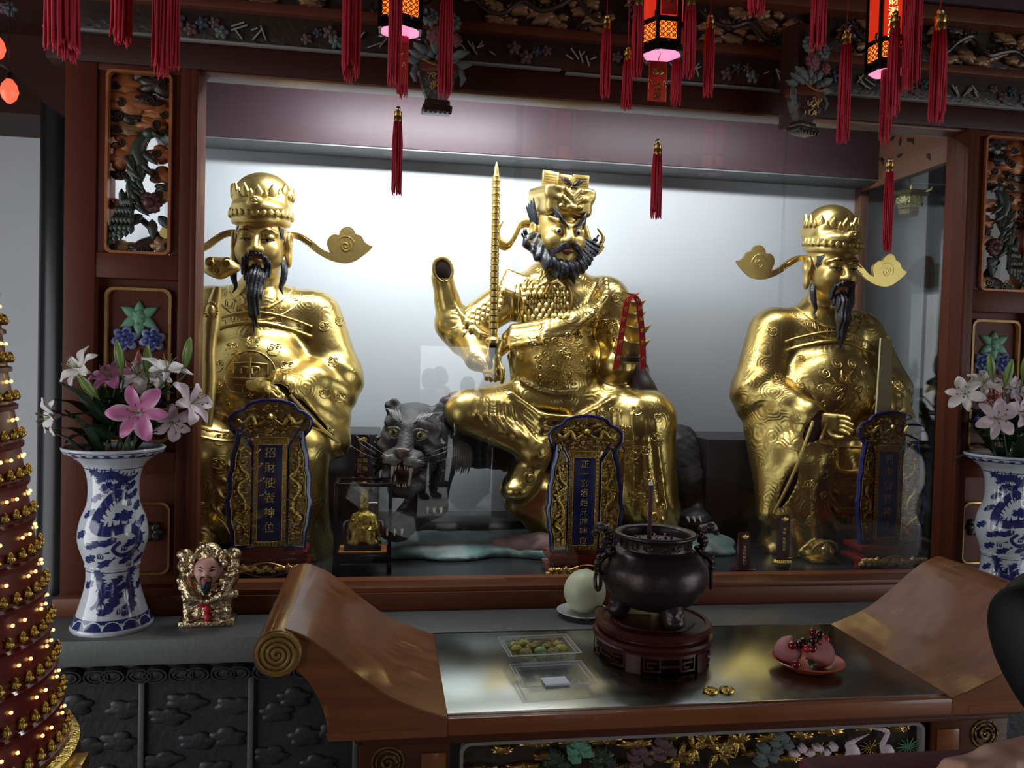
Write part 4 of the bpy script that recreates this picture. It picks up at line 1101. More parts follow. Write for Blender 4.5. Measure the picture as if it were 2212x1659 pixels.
def motif_cloud(cx, cz, s):
    return [spiral(cx, cz, s, 1.6, .5), spiral(cx + s * 1.6, cz + s * .2, s * .8, 1.4, 2.6, -1), arc(cx + s * .7, cz - s * .4, s * 1.5, 3.4, 6.0, 10)]


def civil_figure(label, X, side, seedn, right_arm, left_arm):
    t = thing('gilded_figure', label, 'statue', (X, 3.80, 0.92), 0, 'gilded seated figures in the cabinet')
    B = SDF((-.50, -.46, -.01), (.50, .32, 1.32), .0078)
    # torso
    B.ell((0, .02, .74), (.265, .225, .25)).ell((0, -.05, .80), (.235, .20, .20), .06).ell((0, .04, 1.02), (.235, .165, .19), .06)
    B.cone((-.20, .06, 1.075), (.20, .06, 1.075), .105, .105, .06).cone((0, .03, 1.12), (0, .035, 1.20), .115, .088, .05)
    # legs under the robe
    for q in (-1, 1):
        B.cone((q * .13, .08, .50), (q * .185, -.20, .47), .17, .145, .05).cone((q * .19, -.22, .46), (q * .20, -.17, .06), .142, .125, .04)
        B.cone((q * .20, -.17, .10), (q * .24, -.13, .03), .12, .12, .05)
        B.ell((q * .17, -.30, .035), (.068, .115, .05), .015).ell((q * .17, -.37, .055), (.055, .05, .045), .015)
    B.box((0, .05, .25), (.27, .20, .26), .1, .06)
    B.ell((0, -.10, .30), (.2, .16, .30), .05)
    # skirt folds
    B.warp(lambda X_, Y_, Z_: (.010 * np.sin(X_ * 58 + 5 * np.sin(Z_ * 5)) * np.clip((.46 - Z_) / .3, 0, 1) * np.clip(1 - np.abs(np.abs(X_) - .19) * 2, .25, 1)), (-.5, -.46, -.01), (.5, .32, .5))
    for k in range(4):   # swags between the knees
        B.chain([(-.12, -.30, .46 - .075 * k), (-.05, -.285, .395 - .085 * k), (.05, -.285, .395 - .085 * k), (.12, -.30, .46 - .075 * k)], [.012, .018, .018, .012], .02)
    arms = []
    for q, (el, wr, tip) in ((-1, right_arm), (1, left_arm)):
        el = (q * el[0], el[1], el[2]); wr = (q * wr[0], wr[1], wr[2]); tip = (q * tip[0], tip[1], tip[2])
        B.cone((q * .245, .06, 1.06), el, .115, .125, .05).cone(el, wr, .115, .072, .04)
        mid = tuple((a + b) / 2 for a, b in zip(el, wr))
        B.cone(mid, tip, .085, .04, .06).cone(el, tip, .10, .045, .06).cone(wr, tip, .062, .04, .05)
        # folds on the sleeve
        B.warp(lambda X_, Y_, Z_, el=el: .007 * np.sin((Z_ * 55 + np.abs(X_) * 30 + Y_ * 25)) * np.clip(1 - np.sqrt((X_ - el[0]) ** 2 + (Y_ - el[1] + .05) ** 2 + (Z_ - el[2] + .05) ** 2) / .22, 0, 1), (el[0] - .24, -.40, el[2] - .3), (el[0] + .24, .24, el[2] + .25))
        # opening of the sleeve, hollowed
        op = [np.array(wr) + [-q * .015, -.035, -.01], (np.array(wr) * .45 + np.array(tip) * .55) + [-q * .02, -.045, 0], np.array(tip) + [-q * .012, -.032, .02]]
        B.chain(op, [.050, .036, .024], .008, 's'); arms.append((q, wr, tip, op))
    B.mesh('robe', 'gold_robe', t)
    for q, wr, tip, op in arms:
        L = SDF(np.min(op, 0) - .07, np.max(op, 0) + .07, .006); L.chain([p + np.array([0, .016, .004]) for p in op], [.046, .033, .021], .004); L.mesh('sleeve_lining', 'lining', t)
        d = np.array(tip) - np.array(wr); b = MB()
        for off, rr in (((-q * .045, -.03, -.005), .0075), ((q * .040, -.05, -.005), .0075)):
            b.tube(spline([np.array(op[0]) + off, np.array(op[1]) + np.array(off) * .8, np.array(op[2]) + np.array(off) * .55 + [0, 0, -.012]], 6), rr, 6)
        b.build('sleeve_hem', 'gold', t)
    # relief work
    e = MB()
    relief(e, B, arc(0, 1.24, .155, PI + .35, 2 * PI - .35, 30), .006, .001); relief(e, B, arc(0, 1.245, .215, PI + .45, 2 * PI - .45, 40), .004, .001); e.build('collar', 'gold', t)
    e = MB()
    for k in range(7):
        a = PI + .55 + (2 * PI - 1.1 - PI) * k / 6; cx_, cz_ = .186 * cos(a), 1.243 + .186 * sin(a); sq = .020
        for f in (1, .55): relief(e, B, [(cx_ + sq * f * x, cz_ + sq * f * z) for x, z in ((-1, -1), (0, -1), (1, -1), (1, 0), (1, 1), (0, 1), (-1, 1), (-1, 0), (-1, -.6))], .0022, .001)
    e.build('collar_fret', 'gold', t)
    e = MB()
    bandp = [(-.235 + .47 * i / 40, .965 + .055 * sin(PI * i / 40)) for i in range(41)]
    relief(e, B, bandp, .008, .004); relief(e, B, [(x, z + .045) for x, z in bandp], .006, .003); e.build('chest_band', 'gold', t)
    e = MB()
    for k in range(5):
        x = -.16 + .08 * k; z = .985 + .055 * sin(PI * (x + .235) / .47)
        relief(e, B, [(x - .028, z - .010), (x - .028, z + .012), (x, z + .014), (x + .028, z + .012), (x + .028, z - .010), (x, z - .009), (x - .028, z - .010)], .0022, .002)
    e.build('band_plaque', 'gold', t)
    # roundel on the belly
    e = MB(); rz = .79; rnd = random.Random(seedn)
    if side < 0:
        for k in range(9):
            a = PI * 1.5 + 2 * PI * (k - 4) / 10 + PI
            for p in motif_cloud(.150 * cos(a) - .01, rz + .150 * sin(a), .017): relief(e, B, p, .003, .0015)
        for f in ([(-.07, .05), (0, .055), (.07, .05)], [(-.07, 0.01), (-.07, .05)], [(.07, .01), (.07, .05)], [(-.035, .01), (-.035, .035), (-.01, .035), (-.01, .01)], [(.035, .01), (.035, .035), (.01, .035), (.01, .01)], [(-.085, -.01), (0, -.012), (.085, -.01)], [(-.06, -.04), (0, -.042), (.06, -.04)], [(-.09, -.07), (0, -.075), (.09, -.07)], [(-.03, -.05), (-.03, -.075)], [(.03, -.05), (.03, -.075)], [(0, .08), (0, -.075)]):
            relief(e, B, spline([(x, rz + z) for x, z in f], 6) if len(f) != 2 else [(f[0][0] + (f[1][0] - f[0][0]) * i / 10, rz + f[0][1] + (f[1][1] - f[0][1]) * i / 10) for i in range(11)], .004, .0015)
        relief(e, B, arc(0, rz, .105, .3, 2 * PI + .3, 50), .003, .001)
    else:
        for k in range(10):
            a = 2 * PI * k / 10; relief(e, B, spiral(.125 * cos(a), rz + .125 * sin(a), .026, 1.7, a, 1), .003, .0015)
            relief(e, B, spline([(.03 * cos(a), rz + .03 * sin(a)), (.06 * cos(a + .25), rz + .06 * sin(a + .25)), (.092 * cos(a), rz + .092 * sin(a))], 5), .004, .0015)
        for k in range(6):
            a = 2 * PI * k / 6; relief(e, B, spiral(.055 * cos(a), rz + .055 * sin(a), .022, 1.5, a, -1), .003, .0015)
        for x, z in ((-.17, .93), (.15, .92), (-.19, .66), (.17, .65), (-.2, .8)): relief(e, B, spiral(x, z, .018, 2.0), .0025, .0015)
    e.build('roundel', 'gold', t)
    e = MB()
    for k in range(16):
        x = rnd.choice((-1, 1)) * rnd.uniform(.08, .27); z = rnd.uniform(.15, .55)
        for p in (motif_cloud(x, z, .015) if k % 2 else [spiral(x, z, .02, 2.0)]): relief(e, B, p, .0028, .001)
    for k in range(10):
        q = rnd.choice((-1, 1)); x = q * rnd.uniform(.27, .37); z = rnd.uniform(.7, 1.1)
        for p in motif_cloud(x, z, .014): relief(e, B, p, .0028, .001)
    e.build('robe_embroidery', 'gold', t)
    # belt
    e = MB(); bp = [(-.25 + .5 * i / 40, .60 - .05 * sin(PI * i / 40)) for i in range(41)]
    relief(e, B, bp, .007, .003); relief(e, B, [(x, z - .035) for x, z in bp], .006, .003); e.build('belt', 'gold', t)
    # shoe fronts
    for q in (-1, 1):
        e = MB(); e.tube([(q * .17 + .060 * cos(a), -.385 - .02 * sin(a), .055 + .048 * sin(a)) for a in [PI * i / 12 for i in range(13)]], .008, 6); e.puff(cloud_outline(q * .17, .06, .055, .05, 5, 3), -.405, .018)
        e.build('shoe_ornament', 'gold', t)
        e = MB().box(q * .17 - .07, q * .17 + .07, -.405, -.2, .0, .022, .008); e.build('shoe_sole', 'gold_rough', t)
    return t, B


def civil_pair():
    # left figure, with ruyi sceptre in the right hand (left in view)
    t, B = civil_figure('gilded seated bearded official holding a ruyi sceptre, left of the three', -0.575, -1, 3,
                        ((.345, -.02, .78), (.27, -.22, .70), (.30, -.22, .50)), ((.335, -.01, .78), (.15, -.24, .73), (.36, -.16, .50)))
    civil_head(t, (0.005, -.04, 1.385), turn=-0.03, nod=0.05)
    hand(t, (.10, -.275, .735), (.2, .3, 1.1), s=1.0, curl=.9, mirror=-1)
    hand(t, (-.275, -.285, .72), (.3, 0, .2), s=1.0, curl=1.5, mirror=1)
    return t


def ruyi():
    base = at(470, 790, 3.52)
    r = thing('ruyi_sceptre', 'gilded ruyi sceptre held upright by the left gilded figure', 'sceptre', (base.x, 3.50, base.z))
    p = lambda px, py: tuple(at(px, py, 3.50) - Vector(r.location))
    h = MB(); pts = spline([p(440, 940), p(452, 830), p(452, 760), p(458, 690), p(470, 620)], 6); h.tube(pts, [.030, .030, .030, .030, .030, .029, .029, .029, .028, .028, .028, .028, .028, .028, .028, .030, .034, .036, .036, .034, .030, .026, .022, .018, .015], 10, flat=((0, 1, 0), .6)); h.build('shaft', 'gold', r)
    hd = MB(); c = p(474, 576)
    hd.puff([(c[0] + .062 * (1 + .16 * cos(3 * a + .3)) * cos(a) * 1.15, c[2] + .045 * (1 + .12 * sin(3 * a)) * sin(a)) for a in [2 * PI * i / 28 for i in range(28)]], c[1] + .02, .05); hd.build('head_plate', 'gold', r)
    for dx, dz, s in ((-.03, .012, .02), (.034, .012, .022), (0, -.02, .016)):
        b = MB().tube([(x, c[1] - .032, z) for x, z in spiral(c[0] + dx, c[2] + dz, s, 1.6, 1)], .005, 6); b.build('curl', 'gold', r)
    c = p(458, 672); b = MB().puff([(c[0] + .018 * cos(a), c[2] + .026 * sin(a)) for a in [2 * PI * i / 16 for i in range(16)]], c[1] - .014, .02); b.build('jewel', 'gold', r)
    for k in range(18):
        a = 2 * PI * k / 18; MB().ball((c[0] + .026 * cos(a), c[1] - .018, c[2] + .036 * sin(a)), .0048, 6, 4).build('jewel_bead', 'gold', r)


civil_pair(); ruyi()
t3, B3 = civil_figure('gilded seated bearded official holding a tall yellow tablet, right of the three', 2.15, 1, 8,
                      ((.345, -.02, .76), (.20, -.26, .66), (.36, -.22, .20)), ((.335, -.02, .78), (.25, -.22, .66), (.30, -.18, .42)))
civil_head(t3, (0.0, -.05, 1.385), turn=0.10, nod=0.14)
hand(t3, (-.13, -.315, .64), (.15, 1.2, 1.0), s=1.05, curl=.35, mirror=1)
hand(t3, (.27, -.30, .67), (.5, .2, -.3), s=1.0, curl=1.2, mirror=-1)
tbw = at(1905, 905, 3.47)
tw = MB().slab([(-.040, 0), (.040, 0), (.026, .40), (-.030, .405)], .006, -.006)
tw = tag(tw.build('hand_tablet', 'yellow_jade', None, False), 'plain pale yellow upright tablet held by the right gilded figure', 'tablet'); tw.location = (tbw.x, 3.46, tbw.z - .03)

# ================================================================== the armoured figure on the tiger
G2 = Vector((0.80, 3.85, 0.92))


def W2(px, py, dy): p = at(px, py, 3.85 + dy) - G2; return (p.x, p.y, p.z)


def warrior():
    t = thing('gilded_figure', 'gilded black-bearded armoured figure with raised rod, middle of the three', 'statue', G2, 0, 'gilded seated figures in the cabinet')
    B = SDF((-.62, -.45, .0), (.80, .32, 1.36), .0078)
    B.ell(W2(1205, 665, .02), (.205, .165, .20)).ell(W2(1195, 775, -.03), (.215, .19, .20), .05).ell(W2(1200, 865, .0), (.25, .20, .14), .05)
    B.cone(W2(1120, 640, .05), W2(1305, 648, .05), .10, .105, .05).cone(W2(1203, 610, .02), W2(1203, 570, .0), .10, .085, .04)
    B.ell(W2(1198, 606, .02), (.185, .145, .062), .03).ell(W2(1200, 588, .01), (.13, .12, .06), .03)
    # right arm of the figure (left in view)
    B.cone(W2(1108, 640, .04), W2(1010, 705, .0), .098, .085, .04).cone(W2(1000, 715, -.02), W2(1030, 775, -.18), .075, .055, .03).cone(W2(1030, 775, -.18), W2(1058, 792, -.25), .05, .04, .02)
    B.cone(W2(985, 705, .0), W2(1040, 745, -.10), .07, .085, .04)
    # upturned sleeve end
    B.chain([W2(1003, 735, -.02), W2(975, 700, .0), W2(966, 650, .0), W2(955, 600, -.02)], [.075, .07, .052, .052], .04)
    B.chain([W2(965, 690, -.03), W2(985, 725, -.07), W2(1035, 738, -.12)], [.02, .035, .03], .02)
    # left arm under the robe
    B.cone(W2(1305, 655, .05), W2(1340, 740, .0), .125, .115, .05).cone(W2(1340, 745, .0), W2(1335, 790, -.12), .11, .09, .05)
    B.cone(W2(1345, 780, .02), W2(1420, 905, .02), .085, .03, .05)
    # thighs, knees, shins
    B.cone(W2(1150, 880, .02), W2(1020, 888, -.18), .145, .105, .05).ell(W2(1000, 888, -.2), (.085, .075, .075), .04)
    B.cone(W2(1005, 895, -.2), W2(1125, 955, -.22), .085, .062, .03).cone(W2(1118, 952, -.22), W2(1150, 974, -.22), .055, .085, .012)
    B.cone(W2(1158, 985, -.2), W2(1120, 1050, -.22), .07, .075, .02).ell(W2(1112, 1058, -.24), (.07, .08, .05), .02)
    B.cone(W2(1120, 1085, -.12), W2(1170, 1125, -.1), .07, .05, .04).cone(W2(1160, 1050, -.1), W2(1165, 1130, -.1), .10, .06, .05)
    B.cone(W2(1260, 885, .02), W2(1390, 905, -.18), .165, .145, .05).cone(W2(1392, 915, -.18), W2(1400, 1080, -.15), .145, .13, .04).cone(W2(1400, 1050, -.13), W2(1418, 1112, -.10), .13, .12, .04)
    B.box(W2(1290, 990, .0), (.15, .17, .27), .09, .06).cone(W2(1260, 930, -.1), W2(1270, 1110, -.08), .14, .14, .05)
    B.ell(W2(1415, 1112, -.28), (.065, .08, .05), .015)
    # hanging folds over the lap
    for k in range(3):
        B.chain([W2(1105, 850 + 22 * k, -.18), W2(1170, 900 + 26 * k, -.24), W2(1250, 905 + 22 * k, -.24), W2(1330, 860 + 20 * k, -.2)], [.010, .018, .018, .010], .025)
    B.warp(lambda X, Y, Z: .008 * np.sin(X * 60 + Z * 22) * np.clip((.42 - Z) / .25, 0, 1), (.05, -.45, 0), (.80, .32, .5))
    def fold(pp, rr, d=-.13, k=.014):
        pts = []
        for px, py in pp:
            x, _, z = W2(px, py, d); y = B.front(x, z); pts.append((x, (y if y is not None else -.02) + .002, z))
        B.chain(pts, rr if isinstance(rr, list) else [rr] * len(pts), k)
    for k in range(5): fold([(1118 + 14 * k, 725 + 2 * k), (1108 + 13 * k, 770), (1112 + 8 * k, 820)] if k < 2 else [(1300 + 9 * k, 690), (1312 + 10 * k, 740), (1318 + 9 * k, 800)], [.006, .012, .006], -.15)
    for k in range(4): fold([(985 + 10 * k, 655 + 14 * k), (1010 + 8 * k, 700 + 8 * k), (1045 + 3 * k, 728)], [.004, .010, .005], -.1)
    for k in range(6): fold([(1040 + 16 * k, 862 + 3 * k), (1030 + 20 * k, 895 + 4 * k), (1050 + 22 * k, 925 + 6 * k)], [.004, .011, .004], -.3)
    for k in range(6): fold([(1300 + 22 * k, 885 + 4 * k), (1310 + 21 * k, 950), (1300 + 26 * k, 1040), (1290 + 30 * k, 1100)], [.004, .010, .012, .008], -.3)
    # diagonal sash and cape collar, rows of folds
    for k, (w_, rr) in enumerate(((0, .020), (1, .019), (2, .018), (3, .017), (4, .014))):
        pts = []
        for px, py in ((1318, 612), (1290, 650), (1240, 690), (1180, 708), (1115, 718), (1098, 735)):
            x, _, z = W2(px - 3 * k, py - 10 + 10 * k, -.13); y = B.front(x, z); pts.append((x, (y if y is not None else -.05) - .004, z))
        B.chain(pts, [rr] * 6, .012)
    for k in range(4):
        pts = []
        for px, py in ((1105 - 6 * k, 585 + 12 * k), (1140 - 2 * k, 605 + 12 * k), (1185, 612 + 8 * k)):
            x, _, z = W2(px, py, -.10); y = B.front(x, z); pts.append((x, (y if y is not None else .0) - .002, z))
        B.chain(pts, [.020, .022, .012], .012)
    B.mesh('armoured_robe', 'gold_robe', t)
    fr = lambda px, py, d=-.13: (lambda p: (p[0], B.front(p[0], p[2]), p[2]))(W2(px, py, d))
    # armour scales
    scm = MB().puff([(x, z) for x, z in [(.016 * cos(a), .018 * sin(a) if sin(a) > 0 else .024 * sin(a)) for a in [2 * PI * i / 12 for i in range(12)]]], 0, .010, prof=((1, 0), (1, .4), (.7, .9), (0, 1.3)))
    scm = scm.build('armour_scale', 'gold', t); first = True
    spots = [(1137 + 13 * i + 6.5 * (j % 2), 622 + 12.5 * j) for j in range(6) for i in range(7)]
    spots += [(1088 - 13 * i - 3 * j, 628 + 9.5 * i + 12 * j) for j in range(4) for i in range(7)]
    for k, (px, py) in enumerate(spots):
        q = fr(px, py, -.13 if k < 42 else -.06)
        if q[1] is None: continue
        o = scm if first else dup(scm, t); first = False; o.location = (q[0], q[1] + .003, q[2]); o.rotation_euler = (-.15, .0 if k < 42 else .5, 0)
    e = MB()
    for pts in ([(1128, 612), (1124, 640), (1126, 670), (1140, 700)], [(1118, 612), (1112, 640), (1114, 672), (1126, 704)], [(1225, 612), (1232, 640), (1228, 668), (1212, 690)]):
        relief(e, B, [(W2(px, py, -.13)[0], W2(px, py, -.13)[2]) for px, py in spline(pts, 6)], .007, .002)
    e.build('breastplate_rim', 'gold', t)
    # belly embroidery
    e = MB(); ol = []
    for a in [2 * PI * i / 36 for i in range(36)]:
        p = W2(1212 + 70 * cos(a), 775 + 58 * sin(a), -.2); ol.append((p[0], p[2]))
    decal(e, B, ol, .003); e.build('belly_embroidery', 'gold_rough', t)
    e = MB(); rnd = random.Random(21)
    for k in range(34):
        px = 1212 + 68 * rnd.uniform(-1, 1); py = 775 + 55 * rnd.uniform(-1, 1); p = W2(px, py, -.2)
        relief(e, B, spiral(p[0], p[2], rnd.uniform(.010, .02), 1.5, rnd.random() * 6, rnd.choice((-1, 1))), .0026, .004)
    for k in range(26):
        px = rnd.uniform(1290, 1420); py = rnd.uniform(880, 1080); p = W2(px, py, -.3)
        for q in motif_cloud(p[0], p[2], .013): relief(e, B, q, .0028, .001)
    for k in range(12):
        px = rnd.uniform(1250, 1330); py = rnd.uniform(640, 720); p = W2(px, py, -.1)
        for q in motif_cloud(p[0], p[2], .012): relief(e, B, q, .0026, .001)
    e.build('raised_embroidery', 'gold', t)
    for x0 in (1335, 1365, 1395):      # beaded stripes on the hem
        for k in range(12):
            px = x0 + 40 - 4.6 * k; py = 1000 + 10 * k; q = fr(px, py, -.28)
            if q[1] is not None and px > 1300: MB().ball((q[0], q[1], q[2]), .006, 6, 4).build('hem_bead', 'gold', t)
    # belt
    e = MB(); relief(e, B, [(W2(px, py, -.2)[0], W2(px, py, -.2)[2]) for px, py in spline([(1135, 823), (1170, 842), (1205, 850), (1240, 848)], 8)], .020, .004, 8); e.build('belt', 'dark_gold', t)
    # boot curl and knee guard
    p = W2(1145, 1035, -.31); b = MB().tube([(x, p[1], z) for x, z in spiral(p[0], p[2], .03, 1.6, 2)], .008, 6); b.build('boot_scroll', 'gold', t)
    p = W2(1413, 1118, -.37); b = MB().tube([(x, p[1], z) for x, z in spiral(p[0], p[2], .032, 1.8, 2)], .008, 6); b.build('boot_scroll', 'gold', t)
    # dark linings
    p = W2(957, 583, -.075); b = MB(); b.T = Matrix.Translation(p) @ Matrix.Rotation(-.35, 4, 'Y') @ Matrix.Rotation(.25, 4, 'X'); b.ball((0, 0, 0), (.038, .008, .050), 18, 10); b.build('sleeve_lining', 'lining', t)
    b = MB(); b.T = Matrix.Translation(p) @ Matrix.Rotation(-.35, 4, 'Y') @ Matrix.Rotation(.25, 4, 'X'); b.tube([(.042 * cos(a), .002, .055 * sin(a)) for a in [2 * PI * i / 24 for i in range(25)]], .009, 7, cap=False); b.build('sleeve_rim', 'gold', t)
    L = SDF((.22, -.36, .15), (1.0, .25, 1.15), .009)
    L.chain([W2(1368, 785, -.12), W2(1388, 845, -.16), W2(1425, 898, -.14)], [.045, .060, .044], .03).cone(W2(1380, 800, .03), W2(1390, 880, .04), .05, .06, .03); L.mesh('robe_lining', 'lining', t)
    b = MB().tube(spline([W2(1352, 768, -.14), W2(1392, 795, -.13), W2(1408, 845, -.16), W2(1442, 892, -.15), W2(1449, 918, -.15), W2(1420, 926, -.17)], 6), .012, 8); b.build('robe_hem', 'gold', t)
    b = MB().puff(cloud_outline(0, 0, .14, .09, 4, 3), 0, .05); o = b.build('knee_lining', 'lining', t); o.location = W2(990, 868, -.16)
    # bow at the throat
    b = MB(); c = W2(1190, 612, -.16)
    for q, s2 in ((1, 1.0), (-1, .8)): b.tube([(c[0], c[1], c[2]), (c[0] + q * .03, c[1] - .02, c[2] + .012), (c[0] + q * .055, c[1] - .02, c[2] - .012), (c[0] + q * .02, c[1] - .01, c[2] - .006)], [.008, .014, .012, .006], 8)
    b.tube([(c[0], c[1], c[2]), (c[0] - .02, c[1] - .01, c[2] - .05)], [.008, .012], 8); b.tube([(c[0], c[1], c[2]), (c[0] + .012, c[1] - .01, c[2] - .045)], [.008, .011], 8); b.build('throat_bow', 'gold', t)
    # ---------------- head
    hd = bpy.data.objects.new('head', None); COL.objects.link(hd); hd.parent = t; hd.location = W2(1206, 503, -.05); hd.rotation_euler = (.08, .02, .20)
    S = SDF((-.17, -.20, -.25), (.17, .17, .16), .0045)
    S.ell((0, .01, .03), (.112, .125, .13)).ell((0, -.03, -.06), (.105, .102, .10), .03)
    for q in (-1, 1):
        S.ell((q * .058, -.085, -.045), (.046, .038, .04), .025)
        S.chain([(q * .014, -.128, .022), (q * .05, -.125, .045), (q * .085, -.088, .060)], [.012, .013, .010], .018)
        S.ell((q * .046, -.138, .0), (.032, .026, .022), .01, 's'); S.ell((q * .046, -.103, .0), (.030, .020, .022), .004)
        S.ell((q * .122, .015, .0), (.017, .036, .048), .012).ell((q * .120, .01, -.07), (.016, .02, .04), .018).ell((q * .138, .0, .006), (.012, .018, .028), .006, 's')
        S.ell((q * .020, -.140, -.045), (.016, .016, .013), .010)
    S.cone((0, -.118, .020), (0, -.152, -.038), .015, .022, .016).ell((0, -.09, -.135), (.045, .034, .026), .03)
    S.ell((0, -.135, -.092), (.036, .022, .014), .008, 's'); S.cone((0, .03, -.1), (0, .04, -.25), .075, .09, .03)
    S.mesh('face', 'gold_face', hd)
    for q in (-1, 1):
        b = MB().ball((q * .046, -.108, -.001), (.021, .020, .0175), 16, 10); e = b.build('eye', 'eye_white', hd)
        b = MB().ball((q * .049, -.124, -.003), (.0095, .006, .0095), 12, 8); i = b.build('iris', 'iris_brown', e)
        b = MB().ball((q * .050, -.1285, -.003), (.005, .003, .005), 10, 6); b.build('pupil', 'pupil', e)
        b = MB()
        for k in range(4):
            b.tube(spline([(q * (.014 + .008 * k), -.142 + .002 * k, .020 + .004 * k), (q * (.045 + .006 * k), -.142, .040 + .010 * k), (q * (.085 + .004 * k), -.105, .075 + .014 * k)], 4), [.004, .006, .007, .008, .007, .006, .005, .003, .0015], 6)
        b.build('eyebrow', 'black_hair', hd)
        b = MB()
        for k in range(4): b.tube(spline([(q * .118, -.01 + .012 * k, .03), (q * (.130 + .004 * k), .0 + .012 * k, .09), (q * (.138 + .006 * k), .005 + .012 * k, .15 - .012 * k)], 4), [.010, .012, .013, .013, .012, .010, .008, .005, .002], 6)
        b.build('temple_hair', 'black_hair', hd)
        b = MB()
        for k in range(3): b.tube(spline([(q * .006, -.160, -.062 - .004 * k), (q * .03, -.158, -.066 - .005 * k), (q * .055, -.142, -.085 - .006 * k), (q * .082, -.118, -.100 - .004 * k)], 5), [.004, .006, .008, .010, .011, .012, .012, .011, .010, .009, .008, .006, .005, .004, .003, .002], 6)
        b.build('moustache', 'black_hair', hd)
    b = MB(); b.ball((0, -.128, -.090), (.030, .010, .010), 14, 8); b.build('mouth', 'lip_red', hd)
    D = SDF((-.21, -.24, -.30), (.21, .10, .06), .0055)
    D.chain([(-.118, .0, -.03), (-.112, -.05, -.10), (-.075, -.105, -.152), (0, -.130, -.172), (.075, -.105, -.152), (.112, -.05, -.10), (.118, .0, -.03)], [.024, .032, .036, .034, .036, .032, .024], .015)
    for q in (-1, 1):
        for k in range(8):
            a = k / 7; bx = q * (.12 - .10 * a ** 1.3); by = -.02 - .10 * a; bz = -.03 - .14 * a ** .8
            v_ = 1 + .45 * (k % 2); D.chain([(bx, by, bz), (bx + q * (.045 - .035 * a) * v_, by - .015, bz - .015 - .02 * a), (bx + q * (.072 - .06 * a) * v_, by - .02, bz + (.035 - .080 * a) * v_)], [.024, .019, .003], .010)
    D.warp(lambda X, Y, Z: .0035 * np.sin(np.arctan2(X, -(Z - .08)) * 46 + Z * 60), (-.21, -.24, -.30), (.21, .10, .06)); D.mesh('beard', 'black_hair', hd)
    # crown
    H = SDF((-.15, -.17, .05), (.15, .16, .30), .005)
    H.box((0, .0, .125), (.118, .125, .055), .03, .02).box((0, -.005, .175), (.128, .118, .03), .02, .025).ell((0, -.11, .13), (.05, .03, .04), .02)
    for q in (-1, 1):
        H.chain([(0, -.135, .150), (q * .04, -.132, .185), (q * .09, -.115, .195)], [.012, .014, .010], .01).chain([(q * .015, -.138, .125), (q * .05, -.135, .150), (q * .10, -.11, .150)], [.010, .012, .008], .01)
        H.ell((q * .04, -.128, .112), (.020, .014, .012), .006)
    H.ell((0, -.140, .108), (.03, .014, .014), .006); cr = H.mesh('crown', 'gold', hd)
    for x0, x1, y0, y1, a in ((-.125, -.035, .03, .045, .25), (-.04, .05, .05, .064, 0), (.045, .125, .03, .045, -.25)):
        b = MB(); b.T = Matrix.Rotation(a, 4, 'Z'); b.box(x0, x1, y0 - .05, y1 - .05, .19, .275, .004)
        for k in range(4): b.box(x0 + .012, x1 - .012, y0 - .0535, y0 - .05, .225 + .011 * k, .229 + .011 * k)
        b.build('crown_panel', 'gold', cr)
    b = MB()
    for q in (-1, 1): b.puff([(q * (.028 + .022 * cos(a) * 1.2) + .0, .222 + .014 * sin(a) + .012 * q * cos(a) * q) for a in [2 * PI * i / 14 for i in range(14)]], -.115, .02)
    b.build('crown_bow', 'lining', cr)
    for q, pts in ((-1, [(1150, 476), (1126, 480), (1112, 506), (1096, 526), (1078, 516), (1076, 497), (1086, 478)]), (1, [(1262, 488), (1270, 515), (1278, 538), (1293, 533), (1303, 513), (1291, 493)])):
        k2 = spline([W2(px, py, .02) for px, py in pts], 6); n = len(k2)
        b = MB().tube(k2, [.017 * (1 - .75 * (i / n) ** 2) for i in range(n)], 8, flat=((0, 1, 0), .5)); b.tube([(x + q * .004, y + .012, z - .022) for x, y, z in k2[:-8]], [.011] * (n - 8), 8, flat=((0, 1, 0), .5)); b.build('ribbon', 'gold', t)
    h = hand(t, W2(1062, 790, -.28), (1.3, 0, -.9), s=1.0, curl=1.5, mirror=1); h2 = hand(t, W2(1352, 770, -.22), (.2, 3.0, -.5), s=1.0, curl=.6, mirror=-1)
    return t


warrior()


def rod():
    top = at(1073, 350, 3.58); bot = at(1064, 800, 3.56)
    r = thing('segmented_rod', 'tall gilded bamboo-jointed rod held upright by the middle figure', 'rod', bot)
    d = top - bot; L = d.length; g = L * .125
    MB().lathe([(.015, 0), (.020, .006), (.018, g * .5), (.020, g * .95), (.016, g)], n=14).build('grip', 'black_lacquer', r)
    MB().lathe([(.02, g - .002), (.034, g + .006), (.036, g + .02), (.022, g + .032), (.020, g + .045)], n=16).build('guard', 'gold', r)
    n = 25; z = g + .04; hseg = (L - .06 - z) / n
    for k in range(n):
        q = 1 - .16 * k / n
        MB().lathe([(.0150 * q, z), (.0215 * q, z + hseg * .14), (.0195 * q, z + hseg * .5), (.0215 * q, z + hseg * .86), (.0150 * q, z + hseg)], n=14).build('joint', 'gold', r); z += hseg
    MB().lathe([(.013, z), (.010, z + .02), (.009, z + .035), (.002, L)], n=12).build('point', 'gold', r)
    r.rotation_euler = Vector((0, 0, 1)).rotation_difference(d).to_euler()


rod()


